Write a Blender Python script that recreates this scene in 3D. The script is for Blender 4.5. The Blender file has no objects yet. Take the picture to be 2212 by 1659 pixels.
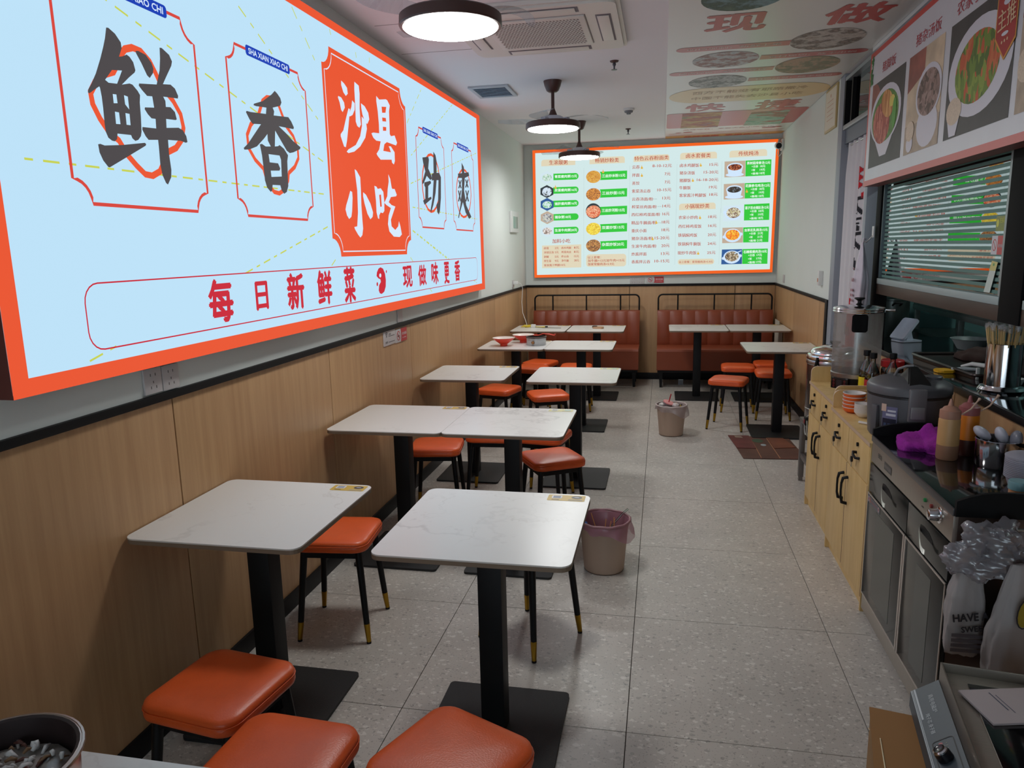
import bpy, bmesh, math, random
from mathutils import Vector, Matrix
from mathutils.geometry import tessellate_polygon

random.seed(7)
SC = bpy.context.scene
COL = SC.collection
PI = math.pi

def lin(c):
    c = c / 255.0
    return c / 12.92 if c <= 0.04045 else ((c + 0.055) / 1.055) ** 2.4
def rgb(r, g, b): return (lin(r), lin(g), lin(b), 1.0)

# ------------------------------------------------------------------ camera
yaw, pitch, roll, fpx, CH = -0.2030, -0.1832, 0.0212, 1582.6, 1.6212
fw = Vector((math.sin(yaw) * math.cos(pitch), math.cos(yaw) * math.cos(pitch), math.sin(pitch)))
rt = Vector((math.cos(yaw), -math.sin(yaw), 0))
dn = fw.cross(rt)
r2 = rt * math.cos(roll) + dn * math.sin(roll)
d2 = dn * math.cos(roll) - rt * math.sin(roll)
cam_d = bpy.data.cameras.new('camera'); cam = bpy.data.objects.new('camera', cam_d); COL.objects.link(cam)
mw = Matrix.Identity(4)
for i in range(3):
    mw[i][0] = r2[i]; mw[i][1] = -d2[i]; mw[i][2] = -fw[i]
mw[0][3], mw[1][3], mw[2][3] = 0.0, 0.0, CH
cam.matrix_world = mw
cam_d.sensor_fit = 'HORIZONTAL'; cam_d.sensor_width = 36.0; cam_d.lens = fpx / 2212.0 * 36.0
cam_d.clip_start = 0.02; cam_d.clip_end = 60
SC.camera = cam

# ------------------------------------------------------------------ world, exposure
WORLD_E = 2.6     # overcast daylight reaching in through the glazed shop front behind the camera
wd = bpy.data.worlds.new('world'); SC.world = wd; wd.use_nodes = True
bgn = wd.node_tree.nodes['Background']; bgn.inputs[0].default_value = (0.80, 0.90, 1.0, 1); bgn.inputs[1].default_value = WORLD_E
SC.view_settings.view_transform = 'Standard'; SC.view_settings.look = 'None'
SC.view_settings.exposure = 0.0; SC.view_settings.gamma = 1.0; SC.view_settings.use_curve_mapping = False
SC.cycles.use_denoising = True
SC.cycles.max_bounces = 7; SC.cycles.diffuse_bounces = 4; SC.cycles.glossy_bounces = 4; SC.cycles.transmission_bounces = 6
SC.cycles.transparent_max_bounces = 10; SC.cycles.sample_clamp_indirect = 4.0
SC.cycles.caustics_reflective = False; SC.cycles.caustics_refractive = False
LAMP_E = 43.0     # radiance of the round ceiling lamps
BOX_E = 1.02      # brightness of the lit panels
KITCHEN_E = 4.0   # unseen tube light added to light the kitchen

# ------------------------------------------------------------------ materials
MATS = {}
def _mat(name):
    m = bpy.data.materials.new(name); m.use_nodes = True
    nt = m.node_tree; b = nt.nodes.get('Principled BSDF')
    return m, nt, b
def P(name, col, rough=0.5, metal=0.0, spec=0.5, alpha=None, trans=None, coat=0.0, noise=0.0, nscale=8.0, bump=0.0, bscale=60.0, stretch=None, ior=None):
    """principled material with optional soft mottling and fine relief"""
    if name in MATS: return MATS[name]
    m, nt, b = _mat(name)
    b.inputs['Base Color'].default_value = col
    b.inputs['Roughness'].default_value = rough; b.inputs['Metallic'].default_value = metal
    b.inputs['Specular IOR Level'].default_value = spec
    if coat: b.inputs['Coat Weight'].default_value = coat; b.inputs['Coat Roughness'].default_value = 0.08
    if trans is not None: b.inputs['Transmission Weight'].default_value = trans
    if ior: b.inputs['IOR'].default_value = ior
    if alpha is not None: b.inputs['Alpha'].default_value = alpha
    if noise or bump:
        tc = nt.nodes.new('ShaderNodeTexCoord'); mp = nt.nodes.new('ShaderNodeMapping')
        nt.links.new(tc.outputs['Object'], mp.inputs[0])
        if stretch: mp.inputs['Scale'].default_value = stretch
    if noise:
        n = nt.nodes.new('ShaderNodeTexNoise'); n.inputs['Scale'].default_value = nscale; n.inputs['Detail'].default_value = 4
        nt.links.new(mp.outputs[0], n.inputs['Vector'])
        r = nt.nodes.new('ShaderNodeValToRGB')
        r.color_ramp.elements[0].position = 0.3; r.color_ramp.elements[1].position = 0.7
        r.color_ramp.elements[0].color = tuple(c * (1 - noise) for c in col[:3]) + (1,)
        r.color_ramp.elements[1].color = tuple(min(1, c * (1 + noise)) for c in col[:3]) + (1,)
        nt.links.new(n.outputs[0], r.inputs[0]); nt.links.new(r.outputs[0], b.inputs['Base Color'])
    if bump:
        n2 = nt.nodes.new('ShaderNodeTexNoise'); n2.inputs['Scale'].default_value = bscale; n2.inputs['Detail'].default_value = 3
        nt.links.new(mp.outputs[0], n2.inputs['Vector'])
        bp = nt.nodes.new('ShaderNodeBump'); bp.inputs['Strength'].default_value = bump; bp.inputs['Distance'].default_value = 0.01
        nt.links.new(n2.outputs[0], bp.inputs['Height']); nt.links.new(bp.outputs[0], b.inputs['Normal'])
    MATS[name] = m
    return m
def EM(name, col, strength=1.0, sampled=False, gloss=0.0):
    """a backlit surface or a lamp"""
    if name in MATS: return MATS[name]
    m, nt, b = _mat(name)
    b.inputs['Base Color'].default_value = (0.02, 0.02, 0.02, 1) if gloss == 0 else (0.05, 0.05, 0.05, 1)
    b.inputs['Roughness'].default_value = 0.5
    b.inputs['Specular IOR Level'].default_value = gloss
    b.inputs['Emission Color'].default_value = col; b.inputs['Emission Strength'].default_value = strength
    m.cycles.emission_sampling = 'FRONT' if sampled else 'NONE'
    MATS[name] = m
    return m
def ramp(nt, pts):
    r = nt.nodes.new('ShaderNodeValToRGB'); e = r.color_ramp.elements
    e[0].position, e[0].color = pts[0]; e[1].position, e[1].color = pts[-1]
    for p, c in pts[1:-1]:
        q = e.new(p); q.color = c
    return r
def FOOD(name, cols, scale=30.0, emit=None, stretch=(1, 1, 1), soft=False):
    """printed or backlit food photograph: mottled patches of the given colours"""
    if name in MATS: return MATS[name]
    m, nt, b = _mat(name)
    tc = nt.nodes.new('ShaderNodeTexCoord'); mp = nt.nodes.new('ShaderNodeMapping'); mp.inputs['Scale'].default_value = stretch
    nt.links.new(tc.outputs['Object'], mp.inputs[0])
    v = nt.nodes.new('ShaderNodeTexVoronoi'); v.inputs['Scale'].default_value = scale
    nz = nt.nodes.new('ShaderNodeTexNoise'); nz.inputs['Scale'].default_value = scale * 0.5; nz.inputs['Detail'].default_value = 2
    nt.links.new(mp.outputs[0], nz.inputs['Vector'])
    mx = nt.nodes.new('ShaderNodeMixRGB'); mx.inputs[0].default_value = 0.06
    nt.links.new(mp.outputs[0], mx.inputs[1]); nt.links.new(nz.outputs['Color'], mx.inputs[2]); nt.links.new(mx.outputs[0], v.inputs['Vector'])
    sp = nt.nodes.new('ShaderNodeSeparateColor'); nt.links.new(v.outputs['Color'], sp.inputs[0])
    n = len(cols)
    r = ramp(nt, [((i / (n - 1)), c) for i, c in enumerate(cols)])
    r.color_ramp.interpolation = 'LINEAR' if (soft or n <= 3) else 'CONSTANT'
    if soft:
        nz.inputs['Detail'].default_value = 5; nz.inputs['Scale'].default_value = scale * 0.45; nz.inputs['Roughness'].default_value = 0.65
        mr = nt.nodes.new('ShaderNodeMapRange'); mr.inputs['From Min'].default_value = 0.32; mr.inputs['From Max'].default_value = 0.68
        nt.links.new(nz.outputs[0], mr.inputs[0]); nt.links.new(mr.outputs[0], r.inputs[0])
    else: nt.links.new(sp.outputs[0], r.inputs[0])
    if emit:
        b.inputs['Base Color'].default_value = (0.02, 0.02, 0.02, 1)
        nt.links.new(r.outputs[0], b.inputs['Emission Color']); b.inputs['Emission Strength'].default_value = emit
        m.cycles.emission_sampling = 'NONE'
    else:
        nt.links.new(r.outputs[0], b.inputs['Base Color']); b.inputs['Roughness'].default_value = 0.55
    MATS[name] = m
    return m
def WOOD(name, c1, c2, stretch, rough=0.45, scale=6.0, spec=0.4):
    if name in MATS: return MATS[name]
    m, nt, b = _mat(name)
    tc = nt.nodes.new('ShaderNodeTexCoord'); mp = nt.nodes.new('ShaderNodeMapping'); mp.inputs['Scale'].default_value = stretch
    nt.links.new(tc.outputs['Object'], mp.inputs[0])
    n = nt.nodes.new('ShaderNodeTexNoise'); n.inputs['Scale'].default_value = scale; n.inputs['Detail'].default_value = 6; n.inputs['Roughness'].default_value = 0.65
    nt.links.new(mp.outputs[0], n.inputs['Vector'])
    r = ramp(nt, [(0.3, c1), (0.7, c2)])
    nt.links.new(n.outputs[0], r.inputs[0]); nt.links.new(r.outputs[0], b.inputs['Base Color'])
    b.inputs['Roughness'].default_value = rough; b.inputs['Specular IOR Level'].default_value = spec
    MATS[name] = m
    return m

def terrazzo(name, base, rough=0.33):
    m, nt, b = _mat(name)
    geo = nt.nodes.new('ShaderNodeNewGeometry')
    pos = geo.outputs['Position']
    oi = nt.nodes.new('ShaderNodeObjectInfo')
    n = nt.nodes.new('ShaderNodeTexNoise'); n.inputs['Scale'].default_value = 3.0; n.inputs['Detail'].default_value = 4
    nt.links.new(pos, n.inputs['Vector'])
    cr = ramp(nt, [(0.3, tuple(c * 0.9 for c in base[:3]) + (1,)), (0.7, tuple(c * 1.08 for c in base[:3]) + (1,))])
    nt.links.new(n.outputs[0], cr.inputs[0])
    last = cr.outputs[0]
    wob = nt.nodes.new('ShaderNodeTexNoise'); wob.inputs['Scale'].default_value = 60; nt.links.new(pos, wob.inputs['Vector'])
    wm = nt.nodes.new('ShaderNodeMixRGB'); wm.inputs[0].default_value = 0.02
    nt.links.new(pos, wm.inputs[1]); nt.links.new(wob.outputs['Color'], wm.inputs[2])
    for scale, th, col, rnd in [(20, 0.20, rgb(240, 236, 228), 0.74), (22, 0.18, rgb(120, 116, 112), 0.80), (46, 0.26, rgb(232, 226, 218), 0.72), (70, 0.24, rgb(105, 100, 97), 0.84), (150, 0.25, rgb(96, 90, 88), 0.8)]:
        mp = nt.nodes.new('ShaderNodeMapping'); mp.inputs['Scale'].default_value = (1, 1.5 if scale < 50 else 1, 1); mp.inputs['Location'].default_value = (scale * 0.37, scale * 0.11, 0); mp.inputs['Rotation'].default_value = (0, 0, scale)
        nt.links.new(wm.outputs[0], mp.inputs[0])
        v = nt.nodes.new('ShaderNodeTexVoronoi'); v.voronoi_dimensions = '2D'; v.inputs['Scale'].default_value = scale
        nt.links.new(mp.outputs[0], v.inputs['Vector'])
        lt = nt.nodes.new('ShaderNodeMath'); lt.operation = 'LESS_THAN'; nt.links.new(v.outputs['Distance'], lt.inputs[0]); lt.inputs[1].default_value = th
        sp = nt.nodes.new('ShaderNodeSeparateColor'); nt.links.new(v.outputs['Color'], sp.inputs[0])
        gt = nt.nodes.new('ShaderNodeMath'); gt.operation = 'GREATER_THAN'; nt.links.new(sp.outputs[0], gt.inputs[0]); gt.inputs[1].default_value = rnd
        ml = nt.nodes.new('ShaderNodeMath'); ml.operation = 'MULTIPLY'; nt.links.new(lt.outputs[0], ml.inputs[0]); nt.links.new(gt.outputs[0], ml.inputs[1])
        m2 = nt.nodes.new('ShaderNodeMath'); m2.operation = 'MULTIPLY'; nt.links.new(ml.outputs[0], m2.inputs[0]); m2.inputs[1].default_value = 0.42
        mx = nt.nodes.new('ShaderNodeMixRGB'); nt.links.new(m2.outputs[0], mx.inputs[0]); nt.links.new(last, mx.inputs[1]); mx.inputs[2].default_value = col
        last = mx.outputs[0]
    nt.links.new(last, b.inputs['Base Color'])
    rn = nt.nodes.new('ShaderNodeTexNoise'); rn.inputs['Scale'].default_value = 5; nt.links.new(pos, rn.inputs['Vector'])
    rr = nt.nodes.new('ShaderNodeMapRange'); rr.inputs['To Min'].default_value = rough - 0.06; rr.inputs['To Max'].default_value = rough + 0.1
    nt.links.new(rn.outputs[0], rr.inputs[0]); nt.links.new(rr.outputs[0], b.inputs['Roughness'])
    MATS[name] = m
    return m
def marble(name):
    m, nt, b = _mat(name)
    tc = nt.nodes.new('ShaderNodeTexCoord'); oi = nt.nodes.new('ShaderNodeObjectInfo')
    mp = nt.nodes.new('ShaderNodeMapping'); nt.links.new(tc.outputs['Object'], mp.inputs[0])
    cb = nt.nodes.new('ShaderNodeCombineXYZ'); ml = nt.nodes.new('ShaderNodeMath'); ml.operation = 'MULTIPLY'; ml.inputs[1].default_value = 17.0
    nt.links.new(oi.outputs['Random'], ml.inputs[0]); nt.links.new(ml.outputs[0], cb.inputs[0]); nt.links.new(ml.outputs[0], cb.inputs[2])
    nt.links.new(cb.outputs[0], mp.inputs['Location'])
    base = rgb(226, 224, 220); last = None
    for sc, wd_, amt, col in [(1.4, 0.011, 0.55, rgb(178, 174, 170)), (2.6, 0.007, 0.35, rgb(184, 178, 170))]:
        n = nt.nodes.new('ShaderNodeTexNoise'); n.inputs['Scale'].default_value = sc; n.inputs['Detail'].default_value = 6; n.inputs['Roughness'].default_value = 0.55
        nt.links.new(mp.outputs[0], n.inputs['Vector'])
        s = nt.nodes.new('ShaderNodeMath'); s.operation = 'SUBTRACT'; s.inputs[1].default_value = 0.5; nt.links.new(n.outputs[0], s.inputs[0])
        a = nt.nodes.new('ShaderNodeMath'); a.operation = 'ABSOLUTE'; nt.links.new(s.outputs[0], a.inputs[0])
        r = nt.nodes.new('ShaderNodeMapRange'); r.inputs['From Max'].default_value = wd_; r.inputs['To Min'].default_value = amt; r.inputs['To Max'].default_value = 0
        nt.links.new(a.outputs[0], r.inputs[0])
        mk = nt.nodes.new('ShaderNodeTexNoise'); mk.inputs['Scale'].default_value = sc * 1.3; nt.links.new(mp.outputs[0], mk.inputs['Vector'])
        mr = nt.nodes.new('ShaderNodeMapRange'); mr.inputs['From Min'].default_value = 0.42; mr.inputs['From Max'].default_value = 0.62; nt.links.new(mk.outputs[0], mr.inputs[0])
        mm = nt.nodes.new('ShaderNodeMath'); mm.operation = 'MULTIPLY'; nt.links.new(r.outputs[0], mm.inputs[0]); nt.links.new(mr.outputs[0], mm.inputs[1])
        mx = nt.nodes.new('ShaderNodeMixRGB'); nt.links.new(mm.outputs[0], mx.inputs[0]); mx.inputs[2].default_value = col
        if last is None: mx.inputs[1].default_value = base
        else: nt.links.new(last, mx.inputs[1])
        last = mx.outputs[0]
    nt.links.new(last, b.inputs['Base Color']); b.inputs['Roughness'].default_value = 0.28
    MATS[name] = m
    return m
def glass(name, tint=(0.95, 0.97, 0.96, 1), f0=1.45, rough=0.0, base=0.0):
    """thin sheet: clear mixed with mirror reflection by fresnel"""
    if name in MATS: return MATS[name]
    m = bpy.data.materials.new(name); m.use_nodes = True; nt = m.node_tree; nt.nodes.clear()
    out = nt.nodes.new('ShaderNodeOutputMaterial'); mx = nt.nodes.new('ShaderNodeMixShader')
    fr = nt.nodes.new('ShaderNodeFresnel'); fr.inputs[0].default_value = f0
    tr = nt.nodes.new('ShaderNodeBsdfTransparent'); tr.inputs[0].default_value = tint
    gl = nt.nodes.new('ShaderNodeBsdfGlossy'); gl.inputs['Roughness'].default_value = rough
    if base:
        ad = nt.nodes.new('ShaderNodeMath'); ad.operation = 'ADD'; ad.use_clamp = True; ad.inputs[1].default_value = base
        nt.links.new(fr.outputs[0], ad.inputs[0]); nt.links.new(ad.outputs[0], mx.inputs[0])
    else: nt.links.new(fr.outputs[0], mx.inputs[0])
    nt.links.new(tr.outputs[0], mx.inputs[1]); nt.links.new(gl.outputs[0], mx.inputs[2]); nt.links.new(mx.outputs[0], out.inputs[0])
    MATS[name] = m
    return m
def film(name, col, trn=0.5, opac=0.6, gloss=0.1):
    """thin translucent plastic film: part see-through, part diffuse, slightly glossy"""
    if name in MATS: return MATS[name]
    m = bpy.data.materials.new(name); m.use_nodes = True; nt = m.node_tree; nt.nodes.clear()
    out = nt.nodes.new('ShaderNodeOutputMaterial')
    tr = nt.nodes.new('ShaderNodeBsdfTransparent'); df = nt.nodes.new('ShaderNodeBsdfDiffuse'); df.inputs[0].default_value = col
    tl = nt.nodes.new('ShaderNodeBsdfTranslucent'); tl.inputs[0].default_value = col
    gl = nt.nodes.new('ShaderNodeBsdfGlossy'); gl.inputs['Roughness'].default_value = 0.25
    a = nt.nodes.new('ShaderNodeMixShader'); a.inputs[0].default_value = trn; nt.links.new(df.outputs[0], a.inputs[1]); nt.links.new(tl.outputs[0], a.inputs[2])
    g = nt.nodes.new('ShaderNodeMixShader'); g.inputs[0].default_value = gloss; nt.links.new(a.outputs[0], g.inputs[1]); nt.links.new(gl.outputs[0], g.inputs[2])
    c = nt.nodes.new('ShaderNodeMixShader'); c.inputs[0].default_value = opac; nt.links.new(tr.outputs[0], c.inputs[1]); nt.links.new(g.outputs[0], c.inputs[2])
    nt.links.new(c.outputs[0], out.inputs[0])
    MATS[name] = m
    return m

black_metal = P('black_metal', rgb(15, 15, 17), 0.5, 0.0, 0.25)
black_plastic = P('black_plastic', rgb(18, 18, 20), 0.45, spec=0.25)
matte_black = P('matte_black', rgb(12, 12, 13), 0.7, spec=0.12)
brass = P('brass', rgb(168, 132, 48), 0.32, 1.0)
steel = P('steel', rgb(190, 188, 184), 0.3, 1.0, noise=0.06, nscale=3, stretch=(1, 1, 12))
chrome = P('chrome', rgb(225, 225, 228), 0.12, 1.0)
white_plastic = P('white_plastic', rgb(222, 222, 220), 0.45)
orange_leather = P('orange_leather', rgb(226, 92, 38), 0.36, noise=0.07, nscale=9, bump=0.08, bscale=220)
bench_leather = P('bench_leather', rgb(140, 66, 40), 0.42, noise=0.06, nscale=6, bump=0.08, bscale=150)
plaster = P('plaster', rgb(222, 228, 224), 0.85, noise=0.02, nscale=1.5)
ceil_paint = P('ceiling_paint', rgb(236, 235, 238), 0.9, noise=0.015, nscale=0.8)
grey_metal = P('grey_frame', rgb(150, 156, 166), 0.5, 0.0)
wall_panel = WOOD('wall_panel_wood', rgb(176, 136, 97), rgb(196, 156, 114), (1, 1, 0.05), 0.42, 26.0)
cab_wood = WOOD('cabinet_pine', rgb(200, 165, 105), rgb(222, 190, 132), (1, 1, 0.12), 0.45, 14.0)
cab_edge = P('cabinet_edge', rgb(196, 168, 140), 0.5)
tile_floor = terrazzo('terrazzo_tile', rgb(190, 183, 175))
grout = P('grout', rgb(58, 52, 48), 0.9)
marble_top = marble('marble_top')
top_edge = P('table_edge', rgb(116, 98, 80), 0.6)
kitchen_tile = P('kitchen_tile', rgb(120, 160, 158), 0.35)

# ------------------------------------------------------------------ mesh helpers
def finish(bm, name, mats, parent=None, smooth=False, angle=None):
    me = bpy.data.meshes.new(name)
    bm.normal_update()
    bm.to_mesh(me); bm.free()
    if not isinstance(mats, (list, tuple)): mats = [mats]
    for m in mats: me.materials.append(m)
    if smooth:
        for p in me.polygons: p.use_smooth = True
        if angle is not None:
            me.set_sharp_from_angle(angle=math.radians(angle))
    o = bpy.data.objects.new(name, me); COL.objects.link(o)
    if parent: o.parent = parent
    return o
def root(name, label, cat, loc=(0, 0, 0), rz=0.0, group=None):
    o = bpy.data.objects.new(name, None); COL.objects.link(o)
    o.empty_display_size = 0.1
    o.location = loc; o.rotation_euler = (0, 0, rz)
    o['label'] = label; o['category'] = cat
    if group: o['group'] = group
    return o
def tag(o, label, cat, group=None, kind=None):
    o['label'] = label; o['category'] = cat
    if group: o['group'] = group
    if kind: o['kind'] = kind
    return o
def struct(o):
    o['kind'] = 'structure'; return o
def dup(src, loc, rz, label, group=None):
    r = src.copy(); COL.objects.link(r); r.location = loc; r.rotation_euler = (0, 0, rz); r['label'] = label
    if group: r['group'] = group
    for ch in list(src.children):
        c = ch.copy(); COL.objects.link(c); c.parent = r
        for g in ch.children:
            d = g.copy(); COL.objects.link(d); d.parent = c
    return r
def box(bm, x0, y0, z0, x1, y1, z1, bev=0.0, mi=0):
    vs = [bm.verts.new(p) for p in ((x0, y0, z0), (x1, y0, z0), (x1, y1, z0), (x0, y1, z0), (x0, y0, z1), (x1, y0, z1), (x1, y1, z1), (x0, y1, z1))]
    fs = [bm.faces.new([vs[i] for i in f]) for f in ((0, 3, 2, 1), (4, 5, 6, 7), (0, 1, 5, 4), (1, 2, 6, 5), (2, 3, 7, 6), (3, 0, 4, 7))]
    for f in fs: f.material_index = mi
    if bev:
        es = list({e for f in fs for e in f.edges})
        bmesh.ops.bevel(bm, geom=es, offset=bev, segments=2, affect='EDGES', profile=0.6)
    return fs
def B(name, dims, mat, parent=None, bev=0.0, smooth=False):
    bm = bmesh.new(); box(bm, *dims, bev=bev)
    return finish(bm, name, mat, parent, smooth or bev > 0, 40)
def lathe(bm, prof, seg=24, c=(0, 0, 0), mi=0, sx=1.0, sy=1.0, a0=0.0):
    """prof: list of (r, z) or (r, z, material)"""
    rings = []
    for p in prof:
        r, z = p[0], p[1]
        if r < 1e-6: rings.append([bm.verts.new((c[0], c[1], c[2] + z))])
        else: rings.append([bm.verts.new((c[0] + sx * r * math.cos(a0 + 2 * PI * k / seg), c[1] + sy * r * math.sin(a0 + 2 * PI * k / seg), c[2] + z)) for k in range(seg)])
    for i in range(len(rings) - 1):
        a, b = rings[i], rings[i + 1]; m = prof[i + 1][2] if len(prof[i + 1]) > 2 else mi
        for k in range(seg):
            k2 = (k + 1) % seg
            if len(a) == 1 and len(b) == 1: continue
            if len(a) == 1: f = bm.faces.new((a[0], b[k2], b[k]))
            elif len(b) == 1: f = bm.faces.new((a[k], a[k2], b[0]))
            else: f = bm.faces.new((a[k], a[k2], b[k2], b[k]))
            f.material_index = m
    return rings
def LA(name, prof, mats, parent=None, seg=24, c=(0, 0, 0), angle=35, **kw):
    bm = bmesh.new(); lathe(bm, prof, seg, c, **kw)
    bmesh.ops.recalc_face_normals(bm, faces=bm.faces)
    return finish(bm, name, mats, parent, True, angle)
def tube(bm, pts, r, seg=8, cap=True, mi=0, closed=False):
    pts = [Vector(p) for p in pts]; n = len(pts); rings = []
    rr = r if isinstance(r, (list, tuple)) else [r] * n
    prev = None
    for i, p in enumerate(pts):
        if closed: t = (pts[(i + 1) % n] - pts[i - 1])
        else: t = (pts[min(i + 1, n - 1)] - pts[max(i - 1, 0)])
        t.normalize()
        if prev is None: u = t.orthogonal().normalized()
        else:
            u = prev - t * prev.dot(t)
            u = u.normalized() if u.length > 1e-6 else t.orthogonal().normalized()
        prev = u; v = t.cross(u)
        rings.append([bm.verts.new(p + (u * math.cos(2 * PI * k / seg) + v * math.sin(2 * PI * k / seg)) * rr[i]) for k in range(seg)])
    for i in range(n if closed else n - 1):
        a, b = rings[i], rings[(i + 1) % n]
        for k in range(seg):
            f = bm.faces.new((a[k], a[(k + 1) % seg], b[(k + 1) % seg], b[k])); f.material_index = mi
    if cap and not closed:
        f = bm.faces.new(list(reversed(rings[0]))); f.material_index = mi
        f = bm.faces.new(rings[-1]); f.material_index = mi
def TU(name, pts, r, mat, parent=None, seg=8, **kw):
    bm = bmesh.new(); tube(bm, pts, r, seg, **kw)
    return finish(bm, name, mat, parent, True, 50)
def rrect(x0, y0, x1, y1, r, n=5):
    pts = []
    for cx, cy, a in ((x1 - r, y0 + r, -90), (x1 - r, y1 - r, 0), (x0 + r, y1 - r, 90), (x0 + r, y0 + r, 180)):
        for k in range(n + 1):
            t = math.radians(a + 90 * k / n); pts.append((cx + r * math.cos(t), cy + r * math.sin(t)))
    return pts
def plaque(x0, y0, x1, y1, r, n=6):
    """rectangle with scooped-in corners"""
    pts = []
    for cx, cy, a in ((x1, y0, 180), (x1, y1, 270), (x0, y1, 360), (x0, y0, 90)):
        for k in range(n + 1):
            t = math.radians(a - 90 * k / n); pts.append((cx + r * math.cos(t), cy + r * math.sin(t)))
    return pts
def prism(bm, pts, z0, z1, mi_side=0, mi_top=0, mi_bot=0):
    a = [bm.verts.new((p[0], p[1], z0)) for p in pts]; b = [bm.verts.new((p[0], p[1], z1)) for p in pts]
    n = len(pts)
    f = bm.faces.new(b); f.material_index = mi_top
    f = bm.faces.new(list(reversed(a))); f.material_index = mi_bot
    for k in range(n):
        f = bm.faces.new((a[k], a[(k + 1) % n], b[(k + 1) % n], b[k])); f.material_index = mi_side

class Plane2:
    """a flat print surface: 2-D points (u, v) lie at o + u*U + v*V, lifted by d along N"""
    def __init__(s, o, U, V):
        s.o, s.U, s.V = Vector(o), Vector(U), Vector(V); s.N = s.U.cross(s.V).normalized()
    def p(s, u, v, d=0.0): return s.o + s.U * u + s.V * v + s.N * d
def flat(bm, pl, pts, d, mi=0, holes=()):
    loops = [[Vector((q[0], q[1], 0)) for q in pts]] + [[Vector((q[0], q[1], 0)) for q in h] for h in holes]
    fl = [q for l in loops for q in l]
    vs = [bm.verts.new(pl.p(q.x, q.y, d)) for q in fl]
    for t in tessellate_polygon(loops):
        a, b, c = fl[t[0]], fl[t[1]], fl[t[2]]
        cr = (b.x - a.x) * (c.y - a.y) - (b.y - a.y) * (c.x - a.x)
        if abs(cr) < 1e-12: continue
        try: f = bm.faces.new([vs[i] for i in (t if cr > 0 else (t[0], t[2], t[1]))])
        except ValueError: continue
        f.material_index = mi
def quad(bm, pl, u0, v0, u1, v1, d, mi=0): flat(bm, pl, [(u0, v0), (u1, v0), (u1, v1), (u0, v1)], d, mi)
def stroke(bm, pl, pts, w, d, mi=0, closed=False):
    n = len(pts)
    V = [Vector((p[0], p[1])) for p in pts]; L_, R_ = [], []
    for i in range(n):
        a = V[i - 1] if (closed or i > 0) else V[i]; b = V[(i + 1) % n] if (closed or i < n - 1) else V[i]
        t = (b - a); t = t.normalized() if t.length > 0 else Vector((1, 0)); nn = Vector((-t.y, t.x)) * w / 2
        L_.append(bm.verts.new(pl.p(*(V[i] + nn), d))); R_.append(bm.verts.new(pl.p(*(V[i] - nn), d)))
    for i in range(n if closed else n - 1):
        j = (i + 1) % n
        f = bm.faces.new((R_[i], R_[j], L_[j], L_[i])); f.material_index = mi

# ------------------------------------------------------------------ lettering: glyph outlines, made in one pass
TEXTS = {}
def need(s, bold=0.0): TEXTS[(s, bold)] = None
def make_texts():
    obs = []
    for key in TEXTS:
        cu = bpy.data.curves.new('lettering', 'FONT'); cu.body = key[0]; cu.size = 1.0; cu.resolution_u = 2; cu.offset = 0.0
        cu.fill_mode = 'FRONT'
        o = bpy.data.objects.new('lettering', cu); COL.objects.link(o); obs.append((key, o))
    dg = bpy.context.evaluated_depsgraph_get(); dg.update()
    for key, o in obs:
        me = o.evaluated_get(dg).to_mesh()
        vs = [(v.co.x, v.co.y) for v in me.vertices]; fs = [tuple(p.vertices) for p in me.polygons]
        if vs:
            xs = [v[0] for v in vs]; ys = [v[1] for v in vs]
            TEXTS[key] = (vs, fs, min(xs), min(ys), max(xs), max(ys))
        o.evaluated_get(dg).to_mesh_clear()
    for key, o in obs:
        cu = o.data; bpy.data.objects.remove(o); bpy.data.curves.remove(cu)
def put(bm, pl, s, u0, v0, u1, v1, h, d, mi=0, bold=0.0):
    """write s from (u0, v0) to (u1, v1) (mid-height ends), h high, on the plane"""
    t = TEXTS.get((s, bold))
    if not t: return
    vs, fs, x0, y0, x1, y1 = t
    A = Vector((u0, v0)); Bv = Vector((u1, v1)); dx = Bv - A
    L_ = dx.length; up = Vector((-dx.y, dx.x)).normalized() * h
    e = bold * h
    # heavier weights: the strokes are thickened by laying the outline down shifted a hair each way
    shifts = ((0, 0),) if bold <= 0.009 else (((-e, 0), (e, 0), (0, e), (0, -e)) if bold >= 0.018 else ((-e, 0), (e, 0)))
    for si, (ex, ey) in enumerate(shifts):
        nv = []
        for x, y in vs:
            q = A + dx * ((x - x0) / max(1e-6, x1 - x0)) + up * ((y - y0) / max(1e-6, y1 - y0) - 0.5)
            nv.append(bm.verts.new(pl.p(q.x + ex, q.y + ey, d + 0.00005 * si)))
        for f in fs:
            try: g = bm.faces.new([nv[i] for i in f]); g.material_index = mi
            except ValueError: pass
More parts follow.
